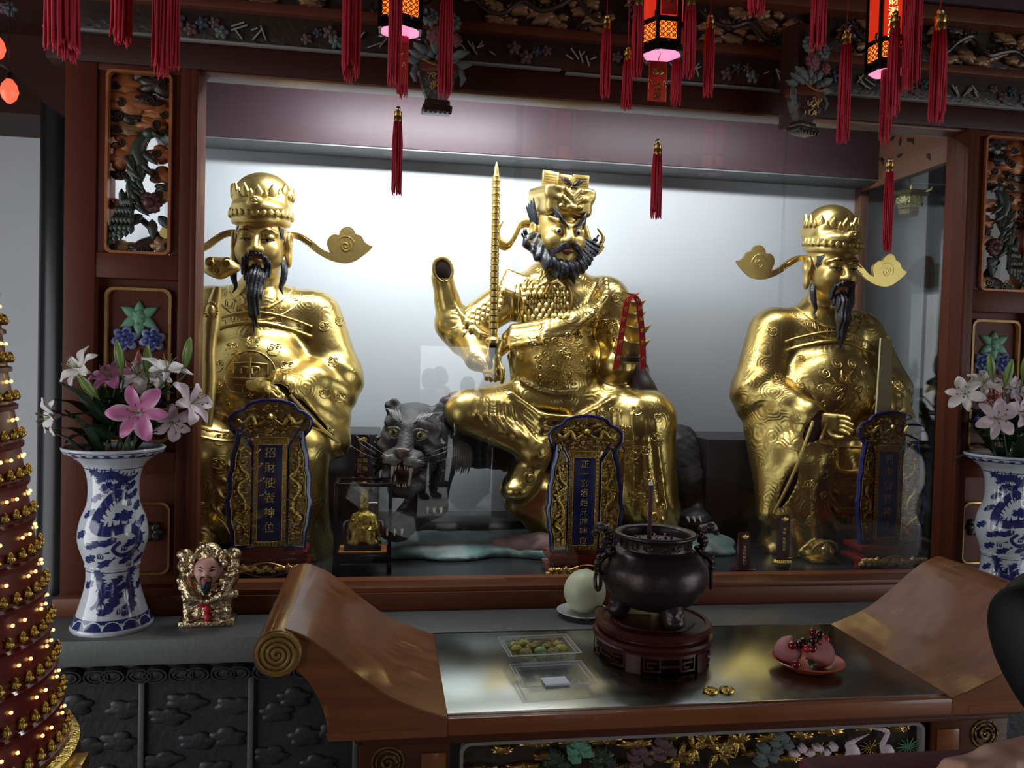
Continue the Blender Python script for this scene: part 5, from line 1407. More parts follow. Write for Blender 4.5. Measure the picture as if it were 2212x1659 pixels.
def ingots():
    b = at(1366, 772, 3.50)
    t = thing('ingot_stack', 'stack of gilded boat-shaped ingots held by the middle figure', 'ingots', b)
    z = 0
    for k, (s, dx) in enumerate(((1.22, .0), (1.12, .008), (.98, -.008), (.86, -.002), (.6, -.014))):
        m = MB(); n = 20; vs = []; fs = []
        prof = ((.020, 0), (.040, .018), (.068, .05), (.056, .050), (.03, .034), (.0, .050))
        for r, zz in prof:
            for i in range(n):
                a = 2 * PI * i / n; up = .020 * cos(a) ** 2 * (r / .066) ** 2
                vs.append((r * cos(a) * s, r * .62 * sin(a) * s, (zz + up) * s))
        for j in range(len(prof) - 1):
            for i in range(n): fs.append((j * n + i, j * n + (i + 1) % n, (j + 1) * n + (i + 1) % n, (j + 1) * n + i))
        fs.append(tuple(range(n))[::-1]); m.add(vs, fs)
        o = m.build('ingot', 'gold', t); o.location = (dx, 0, z); z += .060 * s
    MB().lathe([(.03, -.03), (.055, -.02), (.06, 0), (.03, .004)], n=16).build('cushion', 'lining', t)


ingots()


def ribbons():
    b = at(1362, 632, 3.43)
    t = thing('red_ribbon', 'red ribbon with gold lettering hung over the ingot stack', 'ribbon', b)
    for nm, pts, st in (('l', [(1372, 636), (1356, 650), (1348, 690), (1340, 740), (1330, 800)], '吉星高照百福'), ('r', [(1366, 636), (1378, 650), (1384, 690), (1388, 740), (1390, 800)], '财源茂盛敬人')):
        k = spline([tuple(at(px, py, 3.43 - .012 * i / 4) - b) for i, (px, py) in enumerate(pts)], 6)
        m = MB(); w = .013; vs = []
        for x, y, z in k: vs += [(x - w, y, z), (x + w, y - .003, z), (x + w, y + .001, z), (x - w, y + .004, z)]
        vs[-4:] = [vs[-4], (vs[-3][0], vs[-3][1], vs[-3][2] + .012), (vs[-2][0], vs[-2][1], vs[-2][2] + .012), vs[-1]]
        fs = [(4 * i + a, 4 * i + (a + 1) % 4, 4 * i + 4 + (a + 1) % 4, 4 * i + 4 + a) for i in range(len(k) - 1) for a in range(4)] + [(0, 1, 2, 3), tuple(range(len(vs) - 4, len(vs)))[::-1]]
        m.add(vs, fs); o = m.build('streamer', 'ribbon_red', t)
        for i, ch in enumerate(st):
            p = k[6 + i * 3]; text('gold_character', ch, .020, (p[0], p[1] - .0055, p[2]), 'gold_foil', o)


ribbons()


# ================================================================== tiger
def tiger():
    R = Vector((0.75, 3.9, 0.95)); T2 = lambda px, py, Y: tuple(at(px, py, Y) - R)
    t = thing('black_tiger', 'snarling black tiger lying behind the middle gilded figure', 'tiger', R)
    S = SDF((-.80, -.45, -.02), (1.05, .36, .72), .0105)
    hc = np.array(T2(888, 938, 3.62))
    # body behind the figure
    S.chain([hc + [.10, .10, -.02], hc + [.32, .28, -.02], np.array([.1, .14, .42]), np.array([.55, .16, .40]), np.array(T2(1450, 985, 3.98))], [.12, .15, .17, .17, .15], .06)
    S.cone(T2(1440, 975, 3.95), T2(1475, 1030, 3.90), .13, .10, .05).cone(T2(1478, 1035, 3.9), T2(1500, 1085, 3.9), .085, .06, .04).cone(T2(1500, 1085, 3.9), T2(1495, 1120, 3.84), .055, .05, .03)
    S.ell(T2(1500, 1118, 3.80), (.075, .10, .045), .03)
    # forelegs
    S.cone(hc + [.12, .12, -.06], T2(948, 1010, 3.72), .10, .075, .05).cone(T2(948, 1010, 3.72), T2(942, 1085, 3.70), .065, .055, .03).ell(T2(938, 1098, 3.67), (.06, .085, .04), .03)
    S.cone(hc + [.06, .14, -.10], T2(915, 1080, 3.74), .09, .075, .05).cone(T2(915, 1085, 3.72), T2(862, 1140, 3.58), .075, .06, .04).ell(T2(852, 1146, 3.54), (.065, .08, .045), .03)
    tl = spline([T2(1455, 930, 4.0), T2(1488, 940, 4.02), T2(1512, 985, 4.02), T2(1522, 1035, 4.0), T2(1508, 1065, 3.96)], 4)
    S.chain(tl, [.034] * len(tl), .012)
    S.warp(lambda X, Y, Z: .004 * np.sin(X * 70 + 4 * np.sin(Z * 30)) * np.sin(Z * 90 + Y * 40), (-.80, -.45, -.02), (1.05, .36, .72))
    S.mesh('body', 'tiger_black', t)
    hd = bpy.data.objects.new('head', None); COL.objects.link(hd); hd.parent = t; hd.location = tuple(hc); hd.rotation_euler = (.0, .06, -.22)
    H = SDF((-.20, -.26, -.31), (.20, .22, .19), .0052)
    H.ell((0, .05, .01), (.135, .14, .12)).ell((0, .10, .0), (.13, .10, .13), .04)
    for q in (-1, 1):
        H.ell((q * .082, -.01, -.065), (.062, .07, .075), .03).ell((q * .045, -.125, -.095), (.046, .052, .042), .02)
        H.chain([(q * .022, -.085, .04), (q * .06, -.075, .055), (q * .098, -.03, .045)], [.018, .020, .016], .02)
        H.ell((q * .058, -.105, .012), (.030, .022, .022), .012, 's')
        H.ell((q * .105, .06, .105), (.036, .022, .042), .02).ell((q * .108, .035, .11), (.022, .014, .028), .006, 's')
        H.chain([(q * .088, .0, -.12), (q * .066, -.06, -.195), (q * .03, -.105, -.235)], [.038, .032, .030], .02)
    H.cone((0, -.06, .03), (0, -.150, -.062), .045, .030, .025).chain([(-.03, -.105, -.235), (.03, -.105, -.235)], [.032, .032], .015).ell((0, -.04, -.19), (.06, .07, .025), .02)
    H.warp(lambda X, Y, Z: .0035 * np.sin(X * 60 + Z * 110) * np.clip(np.abs(X) * 12, 0, 1), (-.20, -.26, -.31), (.20, .22, .19))
    H.mesh('face', 'tiger_gray', hd)
    MB().ball((0, -.05, -.14), (.065, .085, .055), 16, 10).build('mouth', 'tiger_mouth', hd)
    MB().ball((0, -.085, -.195), (.036, .06, .012), 14, 8).build('tongue', 'tiger_nose', hd)
    b = MB().puff([(x * 1.0, z) for x, z in ((-.034, .014), (-.015, .020), (.015, .020), (.034, .014), (.02, -.008), (.006, -.03), (-.006, -.03), (-.02, -.008))], -.165, .018); o = b.build('nose', 'tiger_nose', hd); o.location = (0, 0, -.062)
    for q in (-1, 1):
        e = MB().ball((q * .058, -.082, .010), (.026, .022, .021), 16, 10).build('eye', 'eye_yellow', hd)
        MB().ball((q * .058, -.102, .010), (.0085, .005, .0095), 10, 6).build('pupil', 'pupil', e)
        b = MB().tube(spline([(q * .024, -.105, .020), (q * .05, -.108, .036), (q * .088, -.085, .026)], 5), .005, 6); b.tube(spline([(q * .026, -.104, .0), (q * .055, -.105, -.014), (q * .088, -.082, .006)], 5), .004, 6); b.build('eye_rim', 'tiger_pale', e)
        b = MB()
        for k in range(5): b.tube(spline([(q * (.028 + .012 * k), -.100 + .008 * k, .062 + .004 * k), (q * (.04 + .014 * k), -.08 + .008 * k, .085 + .004 * k), (q * (.055 + .018 * k), -.045 + .01 * k, .105)], 3), [.004, .006, .007, .006, .005, .003, .002], 5)
        b.build('brow_fur', 'tiger_pale', hd)
        for k, (z0, L) in enumerate(((-.128, .055), (-.118, .028), (-.118, .022))):
            x = q * (.040 - .014 * k); MB().tube([(x, -.150 + .004 * k, z0 + .01), (x, -.152, z0 - L * .6), (x + q * .002, -.146, z0 - L)], [.009 - .002 * k, .006 - .0015 * k, .001], 7).build('tooth', 'tooth', hd)
        MB().tube([(q * .030, -.122, -.212), (q * .031, -.126, -.190), (q * .030, -.122, -.170)], [.008, .006, .001], 7).build('tooth', 'tooth', hd)
        for k in range(2): MB().tube([(q * (.008 + .010 * k), -.132, -.214), (q * (.008 + .010 * k), -.132, -.196)], [.005, .002], 6).build('tooth', 'tooth', hd)
        b = MB().puff(cloud_outline(q * .045, -.098, .075, .05, 5, 3), -.168, .012, prof=((1, 0), (1, .3), (.7, 1), (0, 1.2))); b.build('whisker_pad', 'tiger_pale', hd)
        for k in range(6): MB().tube(spline([(q * .05, -.17, -.085 - .008 * k), (q * .12, -.18, -.07 - .012 * k + .03 * (k % 2)), (q * (.19 + .02 * (k % 3)), -.15, -.04 + .03 * sin(k * 2.0))], 4), .0012, 4).build('whisker', 'black_hair', hd)
        b = MB()
        for k in range(7): b.tube([(q * .125, .02, -.02 - .022 * k), (q * (.150 + .006 * (k % 2)), .0, -.035 - .024 * k), (q * .150, -.01, -.06 - .024 * k)], [.020, .014, .002], 6)
        b.build('cheek_ruff', 'tiger_gray', hd)
    for c in (T2(852, 1150, 3.46), T2(938, 1102, 3.58), T2(1500, 1122, 3.70)):
        for k in range(3): MB().tube([(c[0] - .03 + .03 * k, c[1] + .015, c[2] + .008), (c[0] - .03 + .03 * k, c[1] - .012, c[2] - .012)], [.009, .003], 6).build('claw', 'tooth', t)
    b = MB()
    for k in range(10): b.tube(spline([T2(975 + 4 * k, 945 + 2 * k, 3.66), T2(972 + 5 * k, 990, 3.62), T2(965 + 5 * k, 1025 - 3 * (k % 3), 3.64)], 3), [.010, .013, .013, .011, .008, .004, .001], 6)
    b.build('chest_tuft', 'tiger_pale', t)
    return t


tiger()
rk = thing('rock_base', 'low painted rock base in teal and pink under the middle figure', 'rock', (0.75, 3.75, 0.92))
K = SDF((-.85, -.26, -.002), (.95, .27, .125), .013)
rnd = random.Random(4)
K.box((0, .02, .0), (.78, .20, .045), .03, .03)
for k in range(38): K.ell((rnd.uniform(-.72, .82), rnd.uniform(-.2, .2), rnd.uniform(-.01, .035)), (rnd.uniform(.06, .16), rnd.uniform(.05, .1), rnd.uniform(.02, .05)), .03)
K.mesh('rock', 'rock', rk)
K = SDF((-.3, -.30, -.002), (.1, .1, .12), .012); K.chain([(-.22, -.1, .03), (-.05, -.16, .045), (.05, -.18, .04)], [.05, .06, .04], .03); K.mesh('pink_rock', 'rock_pink', rk)


# ================================================================== spirit tablets
def tablet(label, xc, Y, chars, step, csz, z0=0.92, hs=1.0, rz=0.0):
    t = thing('spirit_tablet', label, 'tablet', (xc, Y, z0), rz, 'blue and gold spirit tablets in front of the figures')
    rnd = random.Random(len(chars) * 7 + int(xc * 10))
    MB().box(-.155, .155, -.075, .075, .075, .10, .004).build('base_top', 'red_lacquer', t)
    MB().box(-.135, .135, -.06, .06, .048, .076, .004).build('base_waist', 'red_lacquer', t)
    MB().box(-.16, .16, -.085, .085, .02, .05, .008).build('base_foot', 'red_lacquer', t)
    for q in (-1, 1):
        MB().slab([(q * .165, 0), (q * .12, 0), (q * .105, .022), (q * .165, .022)], -.04, -.088).build('foot', 'red_lacquer', t)
        o = MB()
        for k in range(9): o.puff(cloud_outline(q * (.075 + .0105 * k), .034 + .009 * sin(k * 2.2), .026, .022, 5, k), -.085, .012)
        o.build('gold_carving', 'gold_rough', t)
    cart = [(.082 * cos(a) * (1 + .06 * cos(4 * a)), .030 + .026 * sin(a) * (1 + .1 * cos(4 * a))) for a in [2 * PI * i / 32 for i in range(32)]]
    c = MB().tube([(x, -.090, z) for x, z in cart + cart[:1]], .0035, 6, cap=False); cc = c.build('cartouche', 'gold_trim', t)
    c = MB()
    for k in range(9): c.puff(cloud_outline(-.055 + .0138 * k, .031 + .008 * sin(k * 1.9), .022, .020, 5, k + 3), -.085, .010)
    c.build('cartouche_carving', 'gold_rough', cc)
    H = .44 * hs; zb = .10
    # centre board
    MB().box(-.066, .066, -.012, .012, zb, zb + H, .002).build('border_board', 'gold_trim', t)
    MB().box(-.0475, .0475, -.016, -.010, zb + .026, zb + H - .026, .001).build('name_panel', 'navy_panel', t)
    c = MB().box(-.0495, .0495, -.0165, -.011, zb + .023, zb + .027).box(-.0495, .0495, -.0165, -.011, zb + H - .027, zb + H - .023).box(-.0505, -.0470, -.0165, -.011, zb + .023, zb + H - .023).box(.0470, .0505, -.0165, -.011, zb + .023, zb + H - .023); c.build('inner_bead', 'gold_foil', t)
    f = MB()

    def key(cx, cz, s, a):
        ca, sa = cos(a), sin(a)
        for (x0, z0_), (x1, z1) in (((-1, -1), (1, -1)), ((1, -1), (1, 1)), ((1, 1), (-.3, 1)), ((-.3, 1), (-.3, 0)), ((-.3, 0), (.4, 0))):
            xs, zs = sorted((x0, x1)), sorted((z0_, z1)); p = [(xs[0] - .14, zs[0] - .14), (xs[1] + .14, zs[0] - .14), (xs[1] + .14, zs[1] + .14), (xs[0] - .14, zs[1] + .14)]
            f.slab([(cx + s * (ca * x - sa * z), cz + s * (sa * x + ca * z)) for x, z in p], -.011, -.0155)
    n = int((H - .02) / .0155)
    for k in range(n):
        z = zb + .010 + (H - .02) * k / (n - 1)
        for q in (-1, 1): key(q * .0585, z, .0048, PI / 2 * q)
    for k in range(7):
        for z in (zb + .0125, zb + H - .0125): key(-.042 + .014 * k, z, .0048, 0)
    f.build('fret_border', 'gold_foil', t, False, kind='stuff')
    for k, ch in enumerate(chars): text('gold_character', ch, csz, (0, -.0166, zb + H - .030 - csz * .7 - step * k), 'gold_foil', t)
    # wings, angled forward
    for q in (-1, 1):
        lf, rt = [], []
        ol = [(0, zb + .0), (0, zb + H - .035), (.045, zb + H + .04), (.062, zb + H + .03), (.072, zb + H * .93), (.083, zb + H * .85), (.084, zb + H * .74), (.096, zb + H * .66), (.094, zb + H * .5), (.104, zb + H * .44), (.096, zb + H * .33), (.094, zb + H * .24), (.082, zb + H * .16), (.080, zb + H * .08), (.078, zb)]
        ins = [(.010, zb + .014), (.010, zb + H - .045), (.046, zb + H + .012), (.056, zb + H * .92), (.068, zb + H * .84), (.070, zb + H * .73), (.081, zb + H * .65), (.080, zb + H * .5), (.088, zb + H * .44), (.082, zb + H * .33), (.080, zb + H * .24), (.068, zb + H * .16), (.066, zb + .014)]
        M_ = Matrix.Translation((q * .070, 0, 0)) @ Matrix.Rotation(-q * .38, 4, 'Z')
        b = MB(); b.T = M_; b.slab([(q * x, z) for x, z in ol], .008, -.008); wn = b.build('wing', 'blue_lacquer', t, angle=30)
        b = MB(); b.T = M_; b.tube([(q * x, -.010, z) for x, z in ol + ol[:1]], .0048, 6, cap=False); b.build('wing_rim', 'blue_lacquer', wn)
        b = MB(); b.T = M_; b.slab([(q * x, z) for x, z in ins], -.006, -.0105); b.build('wing_field', 'dark_gold', wn, angle=30)
        b = MB(); b.T = M_; b.tube([(q * x, -.0108, z) for x, z in ins + ins[:1]], .0022, 5, cap=False); b.build('wing_bead', 'gold_foil', wn)
        b = MB(); b.T = M_
        pts = spline([(q * (.044 + .018 * sin(k * 1.5 + .5) + .008 * sin(k * 3.7)), -.018, zb + H * (.84 - .062 * k)) for k in range(12)], 4)
        b.tube(pts, [.003 + .0050 * sin(PI * i / len(pts)) for i in range(len(pts))], 7)
        for p in pts[4:-2:3]: b.tube([(p[0], p[1] - .002, p[2]), (p[0] + .012 * rnd.choice((-1, 1)), p[1] - .006, p[2] + .010)], [.004, .001], 5)
        b.build('dragon', 'gold_foil', wn)
        b = MB(); b.T = M_
        for k in range(80):
            z = zb + .03 + (H - .06) * rnd.random(); mx = np.interp(z, [zb, zb + H * .16, zb + H * .45, zb + H * .85, zb + H], [.060, .062, .082, .066, .05])
            b.puff(cloud_outline(q * rnd.uniform(.016, mx - .006), z, rnd.uniform(.010, .024), rnd.uniform(.006, .016), rnd.choice((3, 5)), k, 10), -.010, rnd.uniform(.005, .012))
        b.build('wing_carving', 'gold_rough', wn, kind='stuff')
    # crest
    zc = zb + H
    ol = [(-.115, zc - .005)] + spline([(-.150, zc + .035), (-.158, zc + .07), (-.135, zc + .10), (-.105, zc + .112), (-.085, zc + .135), (-.04, zc + .148), (0, zc + .152), (.04, zc + .148), (.085, zc + .135), (.105, zc + .112), (.135, zc + .10), (.158, zc + .07), (.150, zc + .035)], 3) + [(.115, zc - .005), (.06, zc + .004), (-.06, zc + .004)]
    b = MB().slab(ol, -.004, -.022); cr = b.build('crest', 'dark_gold', t, angle=30)
    b = MB().tube([(x, -.024, z) for x, z in ol[:-2]], .0068, 8); b.build('crest_rim', 'blue_lacquer', cr)
    b = MB()
    for k in range(90):
        a = rnd.uniform(.05, PI - .05); r = rnd.random() ** .6; x = .132 * r * cos(a); z = zc + .012 + .118 * r * sin(a)
        b.puff(cloud_outline(x, z, rnd.uniform(.012, .026), rnd.uniform(.007, .016), rnd.choice((3, 5)), k, 10), -.022, rnd.uniform(.006, .014))
    b.build('crest_carving', 'gold_rough', cr, kind='stuff')
    for q in (-1, 1):
        pts = spline([(q * .015, -.036, zc + .075), (q * .05, -.036, zc + .055), (q * .07, -.038, zc + .085), (q * .10, -.036, zc + .06), (q * .125, -.034, zc + .075)], 4)
        MB().tube(pts, [.005 + .005 * sin(PI * i / len(pts)) for i in range(len(pts))], 7).build('dragon', 'gold_foil', cr)
    b = MB().ball((0, -.036, zc + .085), .014, 10, 8); b.build('pearl', 'gold_foil', cr)
    return t


tablet('spirit tablet with six gold characters before the left figure', -.455, 3.345, '招財使者神位', .060, .044, .93)
tablet('spirit tablet with nine gold characters before the middle figure', .830, 3.345, '正一玄壇趙元帥神位', .0405, .036, .905, 0.96)
tablet('spirit tablet with six gold characters before the right figure', 2.235, 3.36, '利市仙官神位', .060, .044, .925, 1.0)

# ================================================================== blue-and-white vases with lilies
VZ = [0, .012, .03, .057, .144, .205, .214, .225, .298, .364, .42, .473, .52, .556, .585, .598, .613]
VR = [.128, .131, .120, .110, .086, .084, .088, .088, .110, .104, .084, .080, .085, .098, .133, .155, .163]


_vp = spline(list(zip(VR, VZ)), 4)


def vr(z): return float(np.interp(z, [p[1] for p in _vp], [p[0] for p in _vp]))


def wrap(u, z, off=.0009):
    "u: metres round from the side facing the room (-y), z: height"
    r = vr(z); a = -PI / 2 + u / .1
    return ((r + off) * cos(a), (r + off) * sin(a), z)


def vstrip(mb, path, w, off=.0009):
    n = len(path); vs = []; fs = []
    for i in range(n):
        a = np.array(path[max(i - 1, 0)]); b = np.array(path[min(i + 1, n - 1)]); d = b - a; d = d / (np.linalg.norm(d) + 1e-9); nn = np.array([-d[1], d[0]]); ww = w[i] if isinstance(w, list) else w
        for s2 in (-1, 0, 1): q = np.array(path[i]) + nn * ww * s2; vs.append(wrap(q[0], q[1], off))
    for i in range(n - 1):
        for k in range(2): fs.append((3 * i + k, 3 * i + k + 1, 3 * i + 4 + k, 3 * i + 3 + k))
    return mb.add(vs, fs)


def vblob(mb, cu, cz, w, h, lobes, seed, off=.0009):
    o = cloud_outline(cu, cz, w, h, lobes, seed, 18, .25); n = len(o); vs = [wrap(*p, off) for p in o] + [wrap(cu + (x - cu) * .5, cz + (z - cz) * .5, off) for x, z in o] + [wrap(cu, cz, off)]
    return mb.add(vs, [(i, (i + 1) % n, n + (i + 1) % n, n + i) for i in range(n)] + [(n + i, n + (i + 1) % n, 2 * n) for i in range(n)])


def vase(label, x, y, rot):
    t = thing('porcelain_vase', label, 'vase', (x, y, .86), rot, 'blue and white dragon vases')
    prof = list(zip(VR, VZ)); out = spline(prof, 4)
    inn = [(r - .010, z) for r, z in out[::-1] if z > .05]
    MB().lathe(out + [(.158, .617), (.150, .612)] + [(max(r, .02), z) for r, z in inn if z < .60] + [(0, .05)], n=56).build('body', 'porcelain', t, angle=80)
    # painted bands
    for z0, z1, nm in ((.018, .050, 'foot_band'), (.588, .606, 'rim_band'), (.200, .203, 'line'), (.545, .548, 'line')):
        MB().lathe([(vr(z0) + .0006, z0), (vr((z0 + z1) / 2) + .0009, (z0 + z1) / 2), (vr(z1) + .0006, z1)], n=56).build(nm, 'cobalt', t) if True else None
    for k in range(13):
        a = 2 * PI * k / 13; m = MB(); vstrip(m, [(.1 * a + .024 * cos(q), .020 + .026 * sin(q)) for q in [PI * i / 10 for i in range(11)]], .0016, .0022); m.build('foot_wave', 'porcelain', t)
        m = MB(); vblob(m, .1 * a + .024, .034, .012, .008, 3, k, .0022); m.build('foot_curl', 'porcelain', t)
    for k in range(26):
        m = MB(); vblob(m, .1 * 2 * PI * k / 26, .597, .013, .009, 4, k, .0022); m.build('rim_leaf', 'porcelain', t)
    # dragons
    D1 = [(.045, .455), (.025, .468), (-.005, .455), (-.035, .425), (-.055, .39), (-.052, .355), (-.015, .345), (.03, .352), (.062, .345), (.082, .315), (.065, .275), (.025, .262), (.0, .285), (.02, .31)]
    D2 = [(-.075, .535), (-.04, .525), (-.005, .53), (.03, .515), (.07, .515), (.1, .53)]
    D3 = [(-.055, .20), (-.048, .17), (-.035, .14), (-.045, .105), (-.07, .085)]
    D4 = [(.075, .205), (.062, .17), (.072, .13), (.058, .10), (.03, .085)]
    for base in (0.0, .314):
        for D, w0 in ((D1, .0165), (D2, .0135), (D3, .015), (D4, .0135)):
            P = spline([(u + base, z) for u, z in D], 6); n = len(P); m = MB(); vstrip(m, P, [w0 * (.35 + .65 * sin(PI * min(1, .12 + i / n))) for i in range(n)])
            dr = m.build('painted_dragon', 'cobalt', t)
            for i in range(2, n - 2, 3):
                m = MB()
                a = np.array(P[i]); d = np.array(P[i + 1]) - np.array(P[i - 1]); d /= np.linalg.norm(d) + 1e-9; nn = np.array([-d[1], d[0]])
                vstrip(m, [tuple(a + nn * w0 * .8), tuple(a + nn * w0 * 1.9 + d * .004)], [.004, .0004]); m.build('mane_spike', 'cobalt', dr)
            hx, hz = P[0]; m = MB(); vblob(m, hx, hz, .032, .022, 5, 3)
            for q in range(6): vstrip(m, [(hx, hz), (hx + .028 * cos(q * .9 - .6), hz + .022 * sin(q * .9 - .6))], [.003, .0005])
            m.build('dragon_head', 'cobalt', dr)
            for i in (n // 3, 2 * n // 3):
                a = P[i]; m = MB()
                for q in range(4): vstrip(m, [(a[0], a[1]), (a[0] + .022 * cos(q * .7 + 3.6), a[1] - .014 + .018 * sin(q * .7 + 3.6))], [.004, .0006])
                m.build('claw', 'cobalt', dr)
        rnd = random.Random(5)
        for k, (u, z) in enumerate([(.025, .395), (.045, .39), (-.07, .45), (-.06, .30), (-.015, .31), (.0, .16), (.015, .175), (-.005, .135), (.01, .12), (.03, .15), (-.08, .25), (.1, .24), (.1, .42), (.07, .49), (.01, .49), (-.03, .49), (-.1, .16), (.1, .37), (.12, .15), (-.11, .33), (.055, .305), (-.03, .235), (.045, .245), (-.09, .40), (.0, .10), (.05, .075), (-.02, .08), (.085, .46), (-.045, .515)]):
            m = MB(); vblob(m, u + base, z, .038, .017, 5, k); vblob(m, u + base + .013, z + .009, .024, .013, 5, k + 1); vblob(m, u + base - .012, z - .009, .026, .012, 5, k + 2); m.build('painted_cloud', 'cobalt', t)
        for k, (u, z) in enumerate([(-.03, .475), (.03, .285), (.055, .225), (.02, .075), (-.04, .26), (.06, .43)]):
            m = MB()
            for q in (-1, 0, 1): vstrip(m, [(u + base + q * .006, z - .008), (u + base + q * .008 + .002, z), (u + base + q * .005, z + .012)], [.0022, .0018, .0004])
            m.build('painted_flame', 'cobalt', t)
    return t


V1 = (-0.915, 2.93); V2 = (2.50, 2.95)
vase('blue and white dragon vase of lilies by the left pillar', *V1, .30)
vase('blue and white dragon vase of lilies by the right pillar', *V2, -.5)


def petal_mesh(L, w, curl, cup=.25):
    m = MB(); nu, nv = 8, 4; vs = []; fs = []
    for i in range(nu + 1):
        s = i / nu; ww = w * (sin(PI * (s * .9 + .06)) ** .75) * (1 - .15 * s); a = curl * s * s
        x = L * (s - .12 * curl * s ** 3); z = L * (.42 * s - curl * .42 * s ** 2.6)
        for j in range(nv + 1):
            q = (j / nv - .5) * 2; vs.append((x, ww * q, z + cup * ww * q * q + .003 * sin(9 * s + 3 * q)))
    for i in range(nu):
        for j in range(nv): a = i * (nv + 1) + j; fs.append((a, a + 1, a + nv + 2, a + nv + 1))
    n = len(vs); vs += [(x, y, z - .0012) for x, y, z in vs]; fs += [tuple(n + k for k in f[::-1]) for f in fs]
    return m.add(vs, fs)


PET = {}


def lily(label, mouth, tip, d, size, mt, curl=1.0, bud=False, leaves=2, seed=0):
    rnd = random.Random(seed); mouth = Vector(mouth); tip = Vector(tip); d = Vector(d).normalized()
    t = thing('lily_bud' if bud else 'lily', label, 'flower', mouth, 0, 'lilies in the porcelain vases')
    l = tip - mouth; mid = l * .55 + Vector((0, 0, .05)) - d * .05
    st = spline([(0, 0, -.12), tuple(l * .12), tuple(mid), tuple(l - d * size * .5), tuple(l)], 5)
    MB().tube(st, .0035, 6).build('stem', 'stem_green', t)
    R = Vector((0, 0, 1)).rotation_difference(d).to_matrix().to_4x4()
    if bud:
        b = MB(); b.T = Matrix.Translation(l) @ R; b.lathe([(.004, -.01), (.011, .01), (.016, .035), (.0155, .06), (.010, .085), (.002, .10)], n=6); b.build('bud', mt, t, angle=180)
        b = MB(); b.T = Matrix.Translation(l) @ R
        for k in range(3): b.tube([(.012 * cos(2.1 * k), .012 * sin(2.1 * k), .008), (.0165 * cos(2.1 * k), .0165 * sin(2.1 * k), .045), (.009 * cos(2.1 * k), .009 * sin(2.1 * k), .088)], .0018, 5)
        b.build('bud_seam', 'stem_green', t)
    else:
        th = MB(); th.T = Matrix.Translation(l) @ R; th.lathe([(.004, -size * .45), (.010, -size * .2), (.017, 0)], n=8); th.build('throat', mt if mt != 'petal_pink' else 'petal_pale', t)
        for k in range(6):
            a = 2 * PI * k / 6 + rnd.uniform(-.1, .1); key = (mt, k % 2, round(curl, 1), size)
            if key not in PET:
                PET[key] = petal_mesh(size * (1.0 if k % 2 else .95), size * (.30 if k % 2 else .22), curl).build('petal', mt, t, angle=180); o = PET[key]
            else: o = dup(PET[key], t)
            o.matrix_local = Matrix.Translation(l) @ R @ Matrix.Rotation(a, 4, 'Z') @ Matrix.Translation((.008, 0, -.002)) @ Matrix.Rotation(rnd.uniform(-.18, .18), 4, 'Y')
            o.parent = t
            if mt == 'petal_pink':
                pass
        for k in range(5):
            a = 2 * PI * k / 5 + .3; b = MB(); b.T = Matrix.Translation(l) @ R
            b.tube([(0, 0, 0), (.010 * cos(a), .010 * sin(a), size * .35), (.022 * cos(a), .022 * sin(a), size * .6)], .0012, 5); o = b.build('stamen', 'leaf_green', t)
            b = MB(); b.T = Matrix.Translation(l) @ R; b.ball((.022 * cos(a), .022 * sin(a), size * .6), (.0028, .006, .0028), 6, 4); b.build('anther', 'anther', o)
    for k in range(leaves):
        a = rnd.uniform(0, 2 * PI); s = rnd.uniform(.25, .75); p = l * s + Vector((0, 0, -.005)); L = rnd.uniform(.11, .17)
        q = petal_mesh(L, .019, rnd.uniform(.3, .9), .1); o = q.build('leaf', 'leaf_dark', t, angle=180)
        o.matrix_local = Matrix.Translation(p) @ Matrix.Rotation(a, 4, 'Z') @ Matrix.Rotation(rnd.uniform(-.5, .3), 4, 'Y')
    return t


def mouth(v, k): return (v[0] + .06 * cos(k * 1.9), v[1] + .06 * sin(k * 1.9), .86 + .60)


def lilies(v, lst):
    for k, (lab, px, py, Y, d, size, mt, curl, bud) in enumerate(lst):
        lily(lab, mouth(v, k), at(px, py, Y), d, size, mt, curl, bud, 2 if not bud else 1, k + int(v[0] * 10))


lilies(V1, [
    ('large open pink lily in front of the left vase bouquet', 300, 892, 2.74, (.05, -1, .12), .098, 'petal_pink', .75, False),
    ('white lily with brown stamens at upper left of left bouquet', 172, 795, 2.86, (-.6, -.6, .4), .082, 'petal_white', .8, False),
    ('pink and white lily behind the green bud, left bouquet', 240, 815, 2.90, (-.15, -.6, .7), .08, 'petal_pink', 1.0, False),
    ('white lily in the middle top of left bouquet', 297, 812, 2.94, (.2, -.7, .6), .075, 'petal_white', 1.0, False),
    ('tall pale lily opening upward at right top of left bouquet', 360, 800, 2.86, (.25, -.3, 1), .085, 'petal_white', .5, False),
    ('pale mauve lily at the right edge of left bouquet', 412, 872, 2.80, (.85, -.45, .35), .088, 'petal_pale', .8, False),
    ('drooping pale lily below right in left bouquet', 372, 912, 2.80, (.4, -.8, -.25), .072, 'petal_pale', 1.0, False),
    ('wilting beige lily at the far left of left bouquet', 112, 900, 2.84, (-.8, -.6, -.1), .066, 'petal_white', .6, False),
    ('small pale lily half hidden behind right of left bouquet', 335, 815, 2.98, (.1, -.8, .5), .06, 'petal_white', 1.0, False),
    ('green lily bud standing above left bouquet middle', 262, 800, 2.86, (-.12, -.1, 1), .09, 'leaf_green', 0, True),
    ('green lily bud tilted left below the white lily, left bouquet', 210, 862, 2.78, (-.45, -.3, .75), .09, 'leaf_green', 0, True),
    ('green lily bud at the top right of left bouquet', 400, 790, 2.88, (.2, -.2, 1), .08, 'leaf_green', 0, True),
    ('slim green lily bud behind the white lilies of left bouquet', 318, 808, 2.92, (.02, -.1, 1), .08, 'leaf_green', 0, True)])
